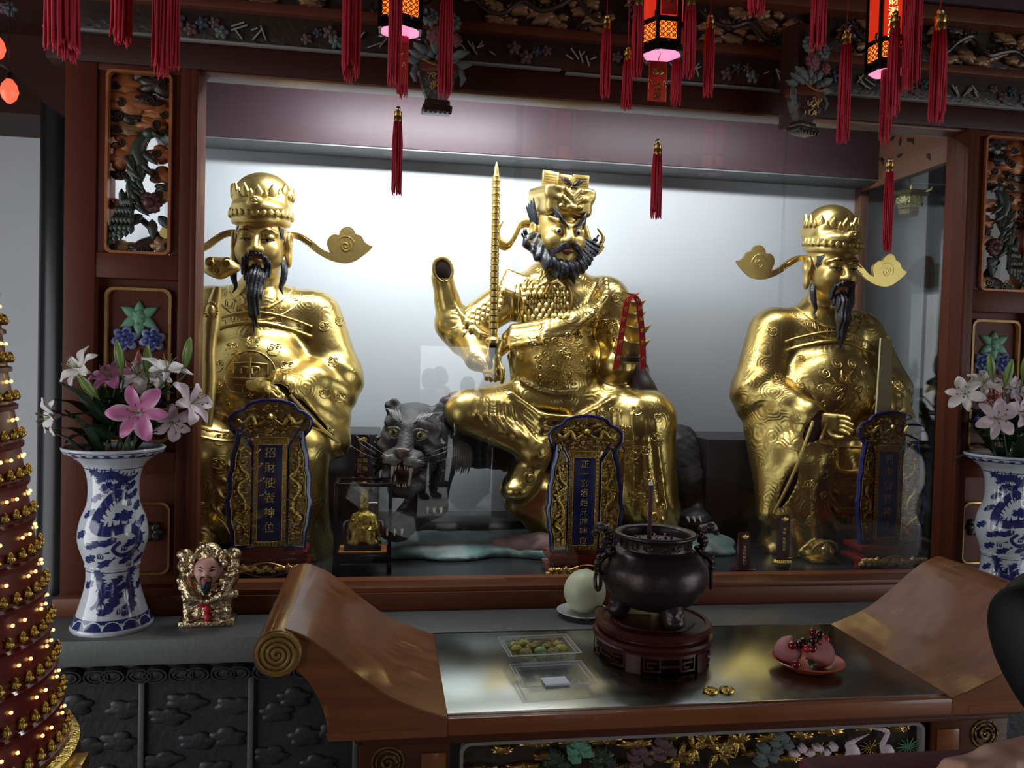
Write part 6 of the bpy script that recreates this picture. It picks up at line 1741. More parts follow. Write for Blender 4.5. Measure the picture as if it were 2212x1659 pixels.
lilies(V2, [
    ('greenish white lily at the left of right bouquet', 2085, 852, 2.86, (-.7, -.6, .25), .075, 'petal_white', .8, False),
    ('pale pink lily in front of right bouquet', 2150, 905, 2.80, (-.3, -.9, .15), .085, 'petal_pale', .85, False),
    ('pale mauve lily at the right of right bouquet', 2205, 890, 2.80, (.2, -.9, .3), .085, 'petal_pale', .8, False),
    ('white lily behind the buds of right bouquet', 2125, 830, 2.90, (-.2, -.6, .7), .075, 'petal_white', .9, False),
    ('mauve lily behind in right bouquet', 2190, 840, 2.92, (.2, -.7, .5), .075, 'petal_pale', .9, False),
    ('green lily bud leaning left in right bouquet', 2144, 815, 2.88, (-.35, -.2, 1), .08, 'leaf_green', 0, True),
    ('pale lily bud standing in right bouquet', 2172, 830, 2.86, (.1, -.2, 1), .08, 'leaf_green', 0, True),
    ('green lily bud at the right edge of right bouquet', 2210, 815, 2.88, (.1, -.1, 1), .08, 'leaf_green', 0, True)])
# broad dark leaves of each bouquet
for v, lab, n in ((V1, 'dark green lily foliage in the left vase', 26), (V2, 'dark green lily foliage in the right vase', 20)):
    t = thing('lily_foliage', lab, 'foliage', (v[0], v[1], .86 + .60)); rnd = random.Random(n)
    for k in range(n):
        a = 2 * PI * k / n * 2.4; L = rnd.uniform(.14, .22); o = petal_mesh(L, rnd.uniform(.022, .036), rnd.uniform(.2, .9), .12).build('leaf', 'leaf_dark', t, angle=180)
        o.matrix_local = Matrix.Translation((.05 * cos(a), .05 * sin(a), rnd.uniform(-.03, .13))) @ Matrix.Rotation(a, 4, 'Z') @ Matrix.Rotation(rnd.uniform(-.7, .25), 4, 'Y')


# ================================================================== figurine on the ledge
def figurine():
    R = Vector((-0.600, 2.93, .86)); t = thing('deity_figurine', 'small gilded bearded deity bust with pink face on the ledge', 'figurine', R, .05)
    rnd = random.Random(9); S = SDF((-.11, -.07, 0), (.11, .07, .30), .0038)
    S.box((0, 0, .05), (.080, .038, .05), .01, .01).ell((0, .0, .11), (.080, .045, .06), .02).ell((0, .0, .235), (.045, .04, .05), .015)
    for q in (-1, 1):
        S.ell((q * .07, .0, .16), (.03, .035, .035), .015).ell((q * .078, -.005, .205), (.026, .028, .028), .01).ell((q * .08, -.005, .245), (.028, .022, .02), .01)
        for k in range(24): S.ell((q * rnd.uniform(.045, .1), -.02 - .02 * rnd.random(), rnd.uniform(.10, .26)), (rnd.uniform(.007, .014),) * 3, .003)
        S.chain([(q * .07, -.03, .15), (q * .05, -.05, .11), (q * .01, -.055, .095)], [.02, .018, .014], .008)
    for k in range(46): S.ell((rnd.uniform(-.075, .075), -.038, rnd.uniform(.015, .13)), (rnd.uniform(.006, .014),) * 3, .003)
    for k in range(36):
        a = rnd.uniform(0, PI); S.ell((.052 * cos(a), -.03 + .01 * rnd.random(), .225 + .055 * sin(a) * rnd.uniform(.3, 1)), (rnd.uniform(.006, .012),) * 3, .003)
    S.mesh('robe', 'silver_gold', t)
    F = SDF((-.06, -.09, .13), (.06, .02, .25), .003); F.ell((0, -.02, .195), (.046, .044, .050)).ell((0, -.04, .172), (.03, .025, .025), .015).cone((0, -.058, .20), (0, -.066, .188), .005, .008, .006)
    for q in (-1, 1): F.ell((q * .044, -.015, .195), (.008, .012, .02), .004).ell((q * .022, -.05, .185), (.014, .012, .012), .008)
    F.mesh('face', 'face_paint', t)
    for q in (-1, 1):
        b = MB(); decal(b, F, [(q * .006, .206), (q * .018, .214), (q * .034, .209), (q * .018, .2095)], .0012); b.build('eyebrow', 'pupil', t)
        b = MB(); decal(b, F, almond(q * .018, .2005, .010, .0035, q * .15), .0014); b.build('eye', 'pupil', t)
    b = MB(); decal(b, F, almond(0, .172, .013, .004), .0015); b.build('lips', 'card_red', t)
    b = MB()
    for q in (-1, 1): b.tube(spline([(q * .003, -.069, .181), (q * .016, -.066, .177), (q * .02, -.062, .160)], 4), [.002, .003, .003, .003, .003, .002, .002, .001, .001], 5)
    b.tube([(0, -.06, .163), (0, -.066, .140), (0, -.062, .118)], [.018, .016, .006], 8); b.build('beard', 'black_hair', t)
    for x, z in ((-.014, .085), (.004, .065), (.006, .035)): MB().ball((x, -.05, z), (.014, .010, .016), 10, 8).build('red_pouch', 'ribbon_red', t)
    MB().box(-.092, .092, -.045, .045, 0, .022, .005).build('plinth', 'silver_gold', t)


figurine()


# ================================================================== glass case with small gilded figure, dedication plaques
def case():
    x0, x1 = -.197, .024; xc = (x0 + x1) / 2; Y = 3.40; z0 = .92
    t = thing('display_case', 'small black-framed glass case holding a gilt figurine', 'case', (xc, Y, z0)); w = .108; d = .075
    MB().box(-w - .008, w + .008, -d - .006, d + .006, .045, .085, .004).build('plinth', 'black_lacquer', t)
    for q in (-1, 1):
        for e in (-1, 1): MB().box(q * w - .010, q * w + .010, e * d - .01, e * d + .01, 0, .047, .003).build('foot', 'black_lacquer', t)
    MB().box(-w + .012, w - .012, -d + .01, d - .01, .085, .089).build('felt_mat', 'orange_felt', t, False)
    zt = .372
    for q in (-1, 1):
        for e in (-1, 1): MB().box(q * w - .007, q * w + .007, e * d - .007, e * d + .007, .085, zt, .002).build('frame_post', 'black_lacquer', t)
        MB().box(-w, w, q * d - .007, q * d + .007, zt - .014, zt, .002).build('frame_rail', 'black_lacquer', t); MB().box(q * w - .007, q * w + .007, -d, d, zt - .014, zt, .002).build('frame_rail', 'black_lacquer', t)
        MB().box(-w, w, q * d - .0015, q * d + .0015, .09, zt - .012).build('glass_pane', 'case_glass', t, False); MB().box(q * w - .0015, q * w + .0015, -d + .003, d - .003, .09, zt - .012).build('glass_pane', 'case_glass', t, False)
    MB().box(-w, w, -d, d, zt - .004, zt - .001).build('glass_pane', 'case_glass', t, False)
    f = thing('gilt_figurine', 'tiny shiny gilt enthroned figurine inside the glass case', 'figurine', (xc, Y, z0 + .089))
    MB().box(-.075, .075, -.05, .05, 0, .022, .003).build('stand', 'black_lacquer', f)
    S = SDF((-.09, -.06, .02), (.09, .06, .285), .0027); rnd = random.Random(2)
    S.cone((0, .0, .05), (0, .0, .13), .042, .034, .01).ell((0, 0, .12), (.045, .032, .03), .015).cone((0, 0, .13), (0, 0, .16), .022, .016, .01).ell((0, -.005, .180), (.021, .021, .026), .004).ell((0, -.002, .210), (.020, .020, .024), .003).cone((0, 0, .222), (0, .0, .258), .013, .022, .003)
    for q in (-1, 1):
        S.cone((q * .035, 0, .13), (q * .05, -.02, .09), .018, .015, .01).cone((q * .03, -.02, .075), (q * .034, -.03, .03), .022, .018, .01).cone((q * .06, .0, .03), (q * .06, .0, .10), .008, .008, .005).ell((q * .05, -.03, .03), (.014, .014, .012), .005)
    for k in range(26): S.ell((rnd.uniform(-.05, .05), -.035, rnd.uniform(.03, .14)), (rnd.uniform(.004, .009),) * 3, .0015)
    S.mesh('body', 'gold_foil', f)
    MB().tube([(.0, .01, .185), (.055, .01, .187)], .004, 6).build('pin', 'steel_edge', f)
    for q in (-1, 1): MB().tube(spline([(q * .045, .02, .11), (q * .075, .015, .105), (q * .08, -.01, .08), (q * .075, -.015, .05)], 4), .006, 6).build('chair_arm', 'rosewood', f)


case()


def plaque(label, px, pyb, pyt, Y, w, zfloor, lotus, cols):
    b = at(px, pyb, Y); h = at(px, pyt, Y).z - zfloor
    t = thing('dedication_plaque', label, 'plaque', (b.x, Y, zfloor)); zb = .05 if lotus else .02
    if lotus:
        for k in range(14):
            a = PI + PI * k / 13; m = MB(); m.tube([(w * 1.15 * cos(a), .6 * w * sin(a), .012), (w * 1.3 * cos(a), .7 * w * sin(a), .028), (w * 1.2 * cos(a), .65 * w * sin(a), .04)], [.006, .010, .005], 6); m.build('lotus_petal', 'gold_foil', t)
        MB().box(-w * 1.1, w * 1.1, -.5 * w, .5 * w, .005, .03, .004).build('lotus_core', 'gold_trim', t); MB().box(-w * 1.35, w * 1.35, -w * .7, w * .7, .04, .052, .003).build('tray', 'plaque_red', t); MB().box(-w, w, -.4 * w, .4 * w, 0, .008).build('foot', 'plaque_red', t)
    else: MB().box(-w * 1.7, w * 1.7, -.03, .03, 0, .02, .003).build('foot', 'plaque_red', t)
    c = w * .35
    MB().slab([(-w, zb), (w, zb), (w, h - c), (w - c, h), (-w + c, h), (-w, h - c)], .009, -.009).build('board', 'plaque_red', t, False)
    m = MB(); zc = h - w * .75
    m.puff(cloud_outline(0, zc, w * .9, w * .7, 5, 2), -.009, .004)
    for q in (-1, 1): m.tube([(q * w * .25, -.011, zc - w * .2), (q * w * .55, -.011, zc + w * .1), (q * w * .5, -.011, zc + w * .35)], [.003, .004, .001], 5)
    m.tube([(0, -.011, zc), (0, -.011, zc + w * .5)], [.006, .002], 6); m.build('emblem', 'gold_foil', t)
    for dx, z1, st, sz, step in cols: vtext('gold_character', st, sz, (dx, -.0096, h - z1), step, 'gold_foil', t)
    return t


plaque('dark red dedication plaque on a gold lotus base behind the glass case', 781, 1050, 938, 3.53, .031, at(781, 1050, 3.53).z - .012, True, [(0, .062, '善信', .022, .025), (-.010, .112, '成宜紅', .020, .023), (.013, .112, '賜福', .020, .036), (0, .186, '供奉', .021, .024)])
pd_z = at(781, 1050, 3.53).z - .012
tag(MB().box(at(781, 1050, 3.53).x - .05, at(781, 1050, 3.53).x + .05, 3.50, 3.58, .92, pd_z, .003).build('plaque_pedestal', 'black_lacquer'), 'black box pedestal under the plaque behind the glass case', 'pedestal')
plaque('dark red dedication plaque at the feet of the right figure, without lotus base', 1605, 1232, 1150, 3.27, .026, .922, False, [(0, .062, '善信敬献供奉', .013, .0145)])
plaque('dark red dedication plaque on small gold lotus base, right of the dark plaque', 1690, 1212, 1112, 3.33, .027, .922, True, [(0, .062, '善信', .015, .017), (0, .105, '敬献供奉', .014, .016)])

# ================================================================== incense burner
def burner():
    Y = 2.275; c = at(1410, 1400, Y); X = at(1412, 1300, Y).x
    s = thing('burner_stand', 'round dark rosewood stand with pierced fret apron under the burner', 'stand', (X, Y, .9505))
    MB().lathe([(.166, .052), (.172, .056), (.176, .066), (.172, .074), (.158, .078), (.158, .082), (.168, .088), (.170, .098), (.164, .106), (.150, .108), (.148, .103), (.120, .103), (.118, .107), (0, .107)], n=56).build('top', 'rosewood', s, angle=35)
    MB().lathe([(.160, .045), (.166, .049), (.166, .054), (.15, .054)], n=56).build('waist', 'rosewood', s)
    for k in range(5):
        a0 = 2 * PI * k / 5 - PI / 2 + .62; m = MB()
        for da in (-.12, .12): pass
        m.lathe([(.156, 0), (.172, 0), (.170, .05), (.156, .05)], n=4, a0=a0 - .13, a1=a0 + .13); m.build('leg', 'rosewood', s, angle=30)
        fr = MB()
        def bar(u0, u1, z0, z1):
            fr.lathe([(.158, z0), (.166, z0), (.166, z1), (.158, z1), (.158, z0)], n=max(1, int(abs(u1 - u0) / .05)), a0=a0 + u0, a1=a0 + u1)
        L = 2 * PI / 5
        bar(.13, L - .13, .043, .05)
        for m0 in (.16, L - .16 - .30):
            for u0, u1, z0, z1 in ((0, .30, .006, .012), (0, .03, .006, .045), (.27, .30, .006, .045), (.06, .24, .030, .035), (.06, .09, .016, .035), (.06, .18, .016, .021)): bar(m0 + u0, m0 + u1, z0, z1)
        bar(.46, L - .46, .020, .026); fr.build('fret', 'rosewood', s, angle=30)
    z0 = .9505 + .107
    t = thing('incense_burner', 'round bronze incense burner with dragon handles and three legs', 'censer', (X, Y, z0)); t.scale = (1.0, 1.0, .91)
    hb = .036
    prof = spline([(.0, hb), (.07, hb + .004), (.122, hb + .034), (.150, hb + .080), (.156, hb + .110), (.150, hb + .145), (.126, hb + .178), (.106, hb + .192), (.1025, hb + .200), (.103, hb + .224), (.113, hb + .230), (.119, hb + .236), (.116, hb + .244), (.108, hb + .243), (.100, hb + .236), (.098, hb + .212)], 4)
    MB().lathe([(max(r, 0), z) for r, z in prof] + [(.0, hb + .211)], n=56).build('bowl', 'bronze', t, angle=50)
    MB().lathe([(.099, hb + .212), (.05, hb + .216), (0, hb + .218)], n=32).build('ash', 'ash', t)
    rnd = random.Random(1)
    for k in range(14): a = rnd.random() * 6; r = .07 * rnd.random() ** .5; MB().box(-.003, .003, -.003, .003, 0, .012).build('incense_stub', 'petal_rose' if k % 3 else 'petal_pale', t).location = (r * cos(a), r * sin(a), hb + .215)
    for k in range(15):
        a = 2 * PI * k / 15; m = MB()
        for q in (-1, 1): m.tube([(.1045 * cos(a + (x + q * .008) / .098), .1045 * sin(a + (x + q * .008) / .098), hb + .213 + z) for x, z in spiral(0, 0, .007, 1.4, .5, q)], .0016, 5)
        m.tube([(.1045 * cos(a + x / .098), .1045 * sin(a + x / .098), hb + .213 + z) for x, z in ((-.015, -.004), (0, -.012), (.015, -.004))], .0016, 5); m.build('ruyi_motif', 'bronze_worn', t)
    for k in range(3):
        a = -PI / 2 + .25 + 2 * PI * k / 3; S = SDF((-.06, -.06, -.01), (.06, .06, .10), .004)
        S.chain([(.0, 0, .070), (.008, 0, .04), (.012, 0, .012)], [.040, .030, .026], .01).ell((.022, 0, .022), (.026, .030, .020), .008).ell((.03, .012, .045), (.012, .010, .012), .004).ell((.03, -.012, .045), (.012, .010, .012), .004)
        S.box((0, 0, -.03), (.1, .1, .03), .002, .002, 's'); o = S.mesh('leg', 'bronze', t); o.location = (.088 * cos(a), .088 * sin(a), 0); o.rotation_euler = (0, 0, a)
    hb0 = hb; hb += .014
    for q in (-1, 1):
        m = MB(); pts = spline([(q * 0.128, 0, hb + .165), (q * 0.148, 0, hb + .185), (q * 0.142, 0, hb + .215), (q * 0.148, 0, hb + .240), (q * 0.170, 0, hb + .245), (q * 0.186, 0, hb + .225)], 5)
        m.tube(pts, [.014 + .004 * sin(i) for i in range(len(pts) - 5)] + [.016, .015, .013, .010, .007], 8)
        for i in range(2, len(pts) - 3, 2): p = pts[i]; m.ball((p[0] - q * .006, p[1] - .013, p[2]), .0065, 7, 5)
        m.ball((q * 0.186, 0, hb + .226), (.010, .012, .009), 8, 6); h = m.build('handle', 'bronze', t)
        MB().ball((q * 0.172, -.013, hb + .248), .005, 7, 5).build('eye', 'bronze_worn', h); MB().ball((q * 0.172, .013, hb + .248), .005, 7, 5).build('eye', 'bronze_worn', h)
        m = MB().tube(spline([(q * 0.138, 0, hb + .16), (q * 0.160, -.004, hb + .150), (q * 0.175, -.004, hb + .130), (q * 0.170, -.004, hb + .105), (q * 0.158, 0, hb + .098)], 4), [.008, .009, .010, .011, .011, .012, .012, .012, .011, .010, .010, .010, .009, .009, .008, .007, .006], 7)
        for z in (.115, .135, .15): m.ball((q * 0.172, -.008, hb + z), .009, 7, 5)
        m.build('lion_mask', 'bronze', t)
        m = MB().tube([(q * 0.172 + .005 * q * sin(a), .020 * sin(a) * .6 - .006, hb + .075 + .030 * cos(a)) for a in [2 * PI * i / 20 for i in range(21)]], .0055, 7, cap=False); m.build('ring', 'bronze', t)
    hb = hb0
    i0 = at(1403, 1150, Y); i1 = at(1402, 1042, Y)
    st = thing('incense_stick', 'thick brown incense stick standing in the burner', 'incense', (i0.x, Y, z0 + (hb + .216) * .91)); L = i1.z - (z0 + (hb + .216) * .91)
    MB().lathe([(.0068, 0), (.0066, L - .008), (.0055, L - .008)], n=10).build('stick', 'incense', st); MB().lathe([(.0066, L - .008), (.0062, L), (.003, L + .001)], n=10).build('ash_tip', 'paper_white', st)
    gp = tag(MB().box(-.036, .036, -.012, .012, 0, .055, .002).build('gold_paper_packet', 'gold_paper', None, False), 'folded gold paper packet standing between the burner legs', 'packet'); p = at(1383, 1345, Y + .03); gp.location = (p.x, Y + .045, z0 + .0005); gp.rotation_euler = (0, 0, -.12)


burner()

# ------------------------------------------------------------------ melon plate on the ledge
mp = at(1262, 1333, 2.92)
pl = thing('white_plate', 'white porcelain plate under the pale melon', 'plate', (mp.x - .0, 2.925, .8605))
MB().lathe([(.05, 0), (.054, .004), (.075, .008), (.098, .018), (.102, .021), (.098, .022), (.072, .011), (.04, .008), (0, .008)], n=44).build('dish', 'plate_white', pl)
for k in range(3): m = MB().lathe([(.0, .0), (.010, .0006), (.0, .0012)], n=8); o = m.build('painted_sprig', 'petal_mauve', pl); a = 3.4 + .5 * k; o.location = (.084 * cos(a), .084 * sin(a), .0150); o.rotation_euler = (0, -.45 * cos(a), 0)
ml = thing('melon', 'round pale green melon on the white plate', 'melon', (mp.x + .002, 2.93, .8605 + .0085))
S = SDF((-.10, -.10, -.01), (.10, .10, .18), .0052); S.ell((0, 0, .081), (.078, .078, .081), 0); S.ell((.045, -.06, .035), (.012, .012, .012), .01, 's'); S.mesh('fruit', 'melon', ml)
MB().lathe([(.006, 0), (.004, .004), (.001, .006)], n=8).build('blossom_scar', 'kiwi', ml).location = (.046, -.056, .036)
kw = thing('brown_fruit', 'small brown round fruit beside the melon on the plate', 'fruit', (mp.x + .052, 2.868, .8605 + .011))
MB().ball((0, 0, .02), (.026, .022, .021), 16, 10).build('fruit', 'kiwi', kw); MB().lathe([(.004, 0), (.003, .003), (0, .004)], n=8).build('stem_end', 'carve_dark', kw).location = (.0, -.002, .0405)


# ------------------------------------------------------------------ clamshell box of lychees
def clamshell():
    c = at(1172, 1437, 2.20); T0 = .9508; rz = .06
    t = thing('plastic_clamshell', 'open clear plastic clamshell box holding small fruits', 'box', (at(1168, 1440, 2.2).x, 2.235, T0), rz); t.scale = (1.14, 1.10, 1.10)

    def tray(name, x0, x1, y0, y1, z0, z1, flip=False):
        ring = lambda i, z: [(x0 + i, y0 + i, z), (x1 - i, y0 + i, z), (x1 - i, y1 - i, z), (x0 + i, y1 - i, z)]
        seq = [ring(.012, z0), ring(.002, z1 - .004), ring(0.0, z1 - .004), ring(-.008, z1), ring(-.008, z1 + .0012), ring(.003, z1), ring(.013, z0 + .0012)]
        m = MB(); vs = [p for r in seq for p in r]; fs = [(4 * j + i, 4 * j + (i + 1) % 4, 4 * j + 4 + (i + 1) % 4, 4 * j + 4 + i) for j in range(len(seq) - 1) for i in range(4)] + [(0, 1, 2, 3), tuple(range(len(vs) - 4, len(vs)))]
        m.add(vs, fs); o = m.build(name, 'clear_plastic', t, False)
        e = MB()
        for r in (seq[3], seq[1]):
            for i in range(4): e.tube([r[i], r[(i + 1) % 4]], .0010, 5)
        e.build('lip', 'plastic_lip', o); return o
    tray('tray', -.082, .082, -.062, .062, 0, .046)
    tray('lid', -.080, .080, -.205, -.078, .004, .026)
    MB().box(-.06, .06, -.079, -.062, .026, .0275).build('hinge', 'clear_plastic', t, False)
    rnd = random.Random(3); k = 0
    spots = [(-.056, .034, 'g'), (-.030, .040, 'g'), (-.058, .002, 'g'), (-.040, -.028, 'o'), (-.016, .010, 'o'), (.004, .030, 'o'), (.0, -.022, 'l'), (.024, .006, 'o'), (.038, .030, 'r'), (.058, .018, 'g'), (.056, -.018, 'g'), (.032, -.028, 'o')]
    nm = {'g': ('lychee_green', 'yellow-green'), 'o': ('lychee_olive', 'olive-brown'), 'l': ('leaf_green', 'bright green'), 'r': ('lychee_red', 'orange-red')}
    m0 = MB(); n1, n2 = 14, 10; m0.ball((0, 0, 0), 1, n1, n2)
    vs = [Vector(v) * (1 + .05 * sin(9 * v[0] + 3) * sin(11 * v[1]) * cos(10 * v[2])) for v in m0.v]; M0 = Matrix.Rotation(rz, 4, 'Z')
    for x, y, c_ in spots:
        r = rnd.uniform(.0195, .0215); mt, word = nm[c_]; p = M0 @ Vector((x * 1.10, y * 1.06, 0)) + Vector(t.location) + Vector((0, 0, .0025 + r + rnd.uniform(.004, .012)))
        single = c_ in 'lr'; row = 'back' if y > .02 else ('front' if y < -.01 else 'middle'); colm = 'left' if x < -.02 else ('right' if x > .02 else 'centre')
        o = thing('lychee', ('single %s fruit in the plastic clamshell' % word) if single else ('%s bumpy fruit at %s %s of the clamshell%s' % (word, row, colm, ', nearer the corner' if abs(x) > .05 else '')), 'fruit', p, rnd.random() * 6, 'small fruits in the clamshell')
        MB().add([v * r for v in vs], m0.f).build('skin', mt, o, angle=180); MB().lathe([(.002, 0), (.0015, .004), (.001, .006)], n=6).build('stalk', 'kiwi', o).location = (0, 0, r - .001)
    cd = tag(MB().box(-.034, .034, -.025, .025, 0, .0008).build('paper_card', 'paper_white', None, False), 'blank white paper card lying on the open clamshell lid', 'card')
    p = at(1200, 1477, 2.08); cd.location = (p.x, 2.083, T0 + .0068); cd.rotation_euler = (0, 0, .10)


clamshell()

# ------------------------------------------------------------------ coins, fruit plate
for px, py, lab in ((1535, 1494, 'round gold foil coin, left of the two on the steel top'), (1570, 1494, 'round gold foil coin, right of the two on the steel top')):
    p = at(px, py, 1.99); t = thing('foil_coin', lab, 'coin', (p.x, 1.99, .9508), 0, 'gold foil coins')
    MB().lathe([(.018, 0), (.0195, .002), (.0195, .007), (.018, .009), (.0155, .009), (.015, .0075), (0, .0075)], n=28).build('coin', 'gold_foil', t)
    m = MB()
    for k in range(16): a = 2 * PI * k / 16; m.ball((.0172 * cos(a), .0172 * sin(a), .009), .0015, 5, 4)
    m.build('rim_dots', 'gold_foil', t); MB().lathe([(.006, .0075), (.005, .0095), (0, .0098)], n=8).build('embossed_head', 'gold_foil', t)


def fruit_plate():
    X, Y = at(1747, 1437, 2.12).x, 2.125
    t = thing('orange_plate', 'shallow orange-red plastic plate holding peaches and cherries', 'plate', (X, Y, .9508))
    MB().lathe([(.05, 0), (.056, .003), (.082, .016), (.097, .027), (.100, .028), (.097, .030), (.080, .020), (.054, .007), (0, .007)], n=44).build('dish', 'plate_orange', t)
    z0 = .9508 + .0075
    for k, (dx, dy, r, lab) in enumerate(((-.050, .022, .038, 'dusty pink peach at the left of the orange plate'), (.030, -.010, .040, 'dusty pink peach with leaf at the right of the orange plate'))):
        p = thing('peach', lab, 'fruit', (X + dx, Y + dy, z0), 0, 'peaches on the orange plate')
        S = SDF((-.06, -.06, -.005), (.06, .06, .11), .0035); S.ell((0, 0, r * .97), (r, r * .96, r * .97), 0).cone((.004, 0, r * 1.75), (.006, -.002, r * 2.02), .016, .004, .02)
        S.chain([(.012, -r * 1.0, r * .3), (.018, -r * 1.05, r * 1.0), (.012, -r * .75, r * 1.7)], [.002, .003, .002], .005, 's'); S.mesh('skin', 'peach', p)
        MB().tube([(.0, .004, r * 1.9), (.002, .006, r * 2.02)], .002, 5).build('stalk', 'stem_green', p)
    lf = thing('peach_leaf', 'dark green peach leaf between the two peaches', 'leaf', (X - .012, Y - .035, z0 + .03)); o = petal_mesh(.05, .014, .6, .1).build('blade', 'leaf_dark', lf, angle=180); o.rotation_euler = (0, .3, -1.9)
    MB().tube([(0, 0, 0), (-.01, .012, .002)], .0015, 5).build('stalk', 'stem_green', lf)
    # cherries: px, py, dy, material word
    lst = [(1711, 1390, 0, 'cherry', 'dark red cherry at the left end of the heap'), (1728, 1388, .005, 'cherry_dark', 'blackish cherry second from the left of the heap'), (1736, 1382, .012, 'cherry_dark', 'blackish cherry behind the second one of the heap'),
           (1757, 1362, .012, 'cherry', 'dark red cherry at the top of the heap'), (1771, 1366, .010, 'cherry_dark', 'blackish cherry at the top right of the heap'), (1783, 1377, .004, 'cherry_bright', 'bright red cherry at the right end of the heap'),
           (1756, 1379, -.002, 'cherry_dark', 'blackish cherry in the middle of the heap'), (1742, 1397, -.006, 'cherry_bright', 'bright red small cherry low in the heap'), (1755, 1397, -.012, 'cherry', 'dark red cherry low in the middle of the heap'),
           (1771, 1392, -.010, 'cherry_bright', 'bright red cherry low at right of the heap'), (1780, 1398, .004, 'cherry_dark', 'blackish cherry low at the right back of the heap'), (1720, 1431, -.052, 'cherry', 'dark red cherry fallen between peach and plate rim')]
    for k, (px, py, dy, mt, lab) in enumerate(lst):
        p = at(px, py + 4, Y - .012 + dy); o = thing('cherry', lab, 'fruit', p, k, 'cherries on the orange plate')
        S = MB(); m0 = MB().ball((0, 0, 0), .0122, 16, 10); S.add([(x, y, z - .0025 * math.exp(-((x * x + y * y) / 1.2e-5)) * (1 if z > 0 else 0)) for x, y, z in m0.v], m0.f); S.build('skin', mt, o, angle=180)
        MB().tube(spline([(0, 0, .007), (.004, .002, .018), (.012 * cos(k * 1.3), .012 * sin(k * 1.3), .030)], 4), .0008, 5).build('stalk', 'stem_green', o)


fruit_plate()

# ================================================================== tassels and lanterns
def tassel_parts(parent, top, bot, r, cap=True, cord=0.0, seed=0, off=(0, 0, 0)):
    "hanging fringe from z=top to z=bot round (off.x, off.y); cap and bead above, cord above that"
    rnd = random.Random(seed); ox, oy, _ = off; r *= 1.2
    q = bpy.data.objects.new('tassel', None); COL.objects.link(q); q.parent = parent; q.location = (ox, oy, 0); q.empty_display_size = .02
    m = MB(); n = 30
    for k in range(n):
        a = 2 * PI * k / n + rnd.uniform(-.1, .1); rr = r * (1 if k % 2 else .7); e = bot + (rnd.random() ** 2) * .03 * (top - bot) / .2; sw = r * .35 * rnd.uniform(-1, 1)
        m.tube([(rr * .75 * cos(a), rr * .75 * sin(a), top), (rr * cos(a), rr * sin(a), top * .7 + bot * .3), (rr * cos(a) + sw * .5, rr * sin(a) + sw, e + .01), (rr * cos(a) + sw, rr * sin(a) + sw, e)], [r * .17, r * .19, r * .16, r * .06], 4)
    m.lathe([(r * .72, top), (r * .8, top * .6 + bot * .4), (r * .6, bot + .04 * (top - bot) / .2)], n=10); m.build('fringe', 'tassel_red', q, angle=180, kind='stuff')
    if cap:
        MB().lathe([(r * .78, top - .004), (r * .86, top), (r * .86, top + r * .9), (r * .74, top + r * 1.1), (r * .86, top + r * 1.3), (r * .86, top + r * 2.0), (r * .3, top + r * 2.2)], n=14).build('cap', 'gold_trim', q)
        MB().ball((0, 0, top + r * 2.7), r * .55, 8, 6).build('bead', 'silver_gold', q)
    if cord > 0: MB().tube([(0, 0, top + (r * 2.6 if cap else 0)), (0, 0, cord)], .0012, 5).build('cord', 'tassel_red', q)
    return q


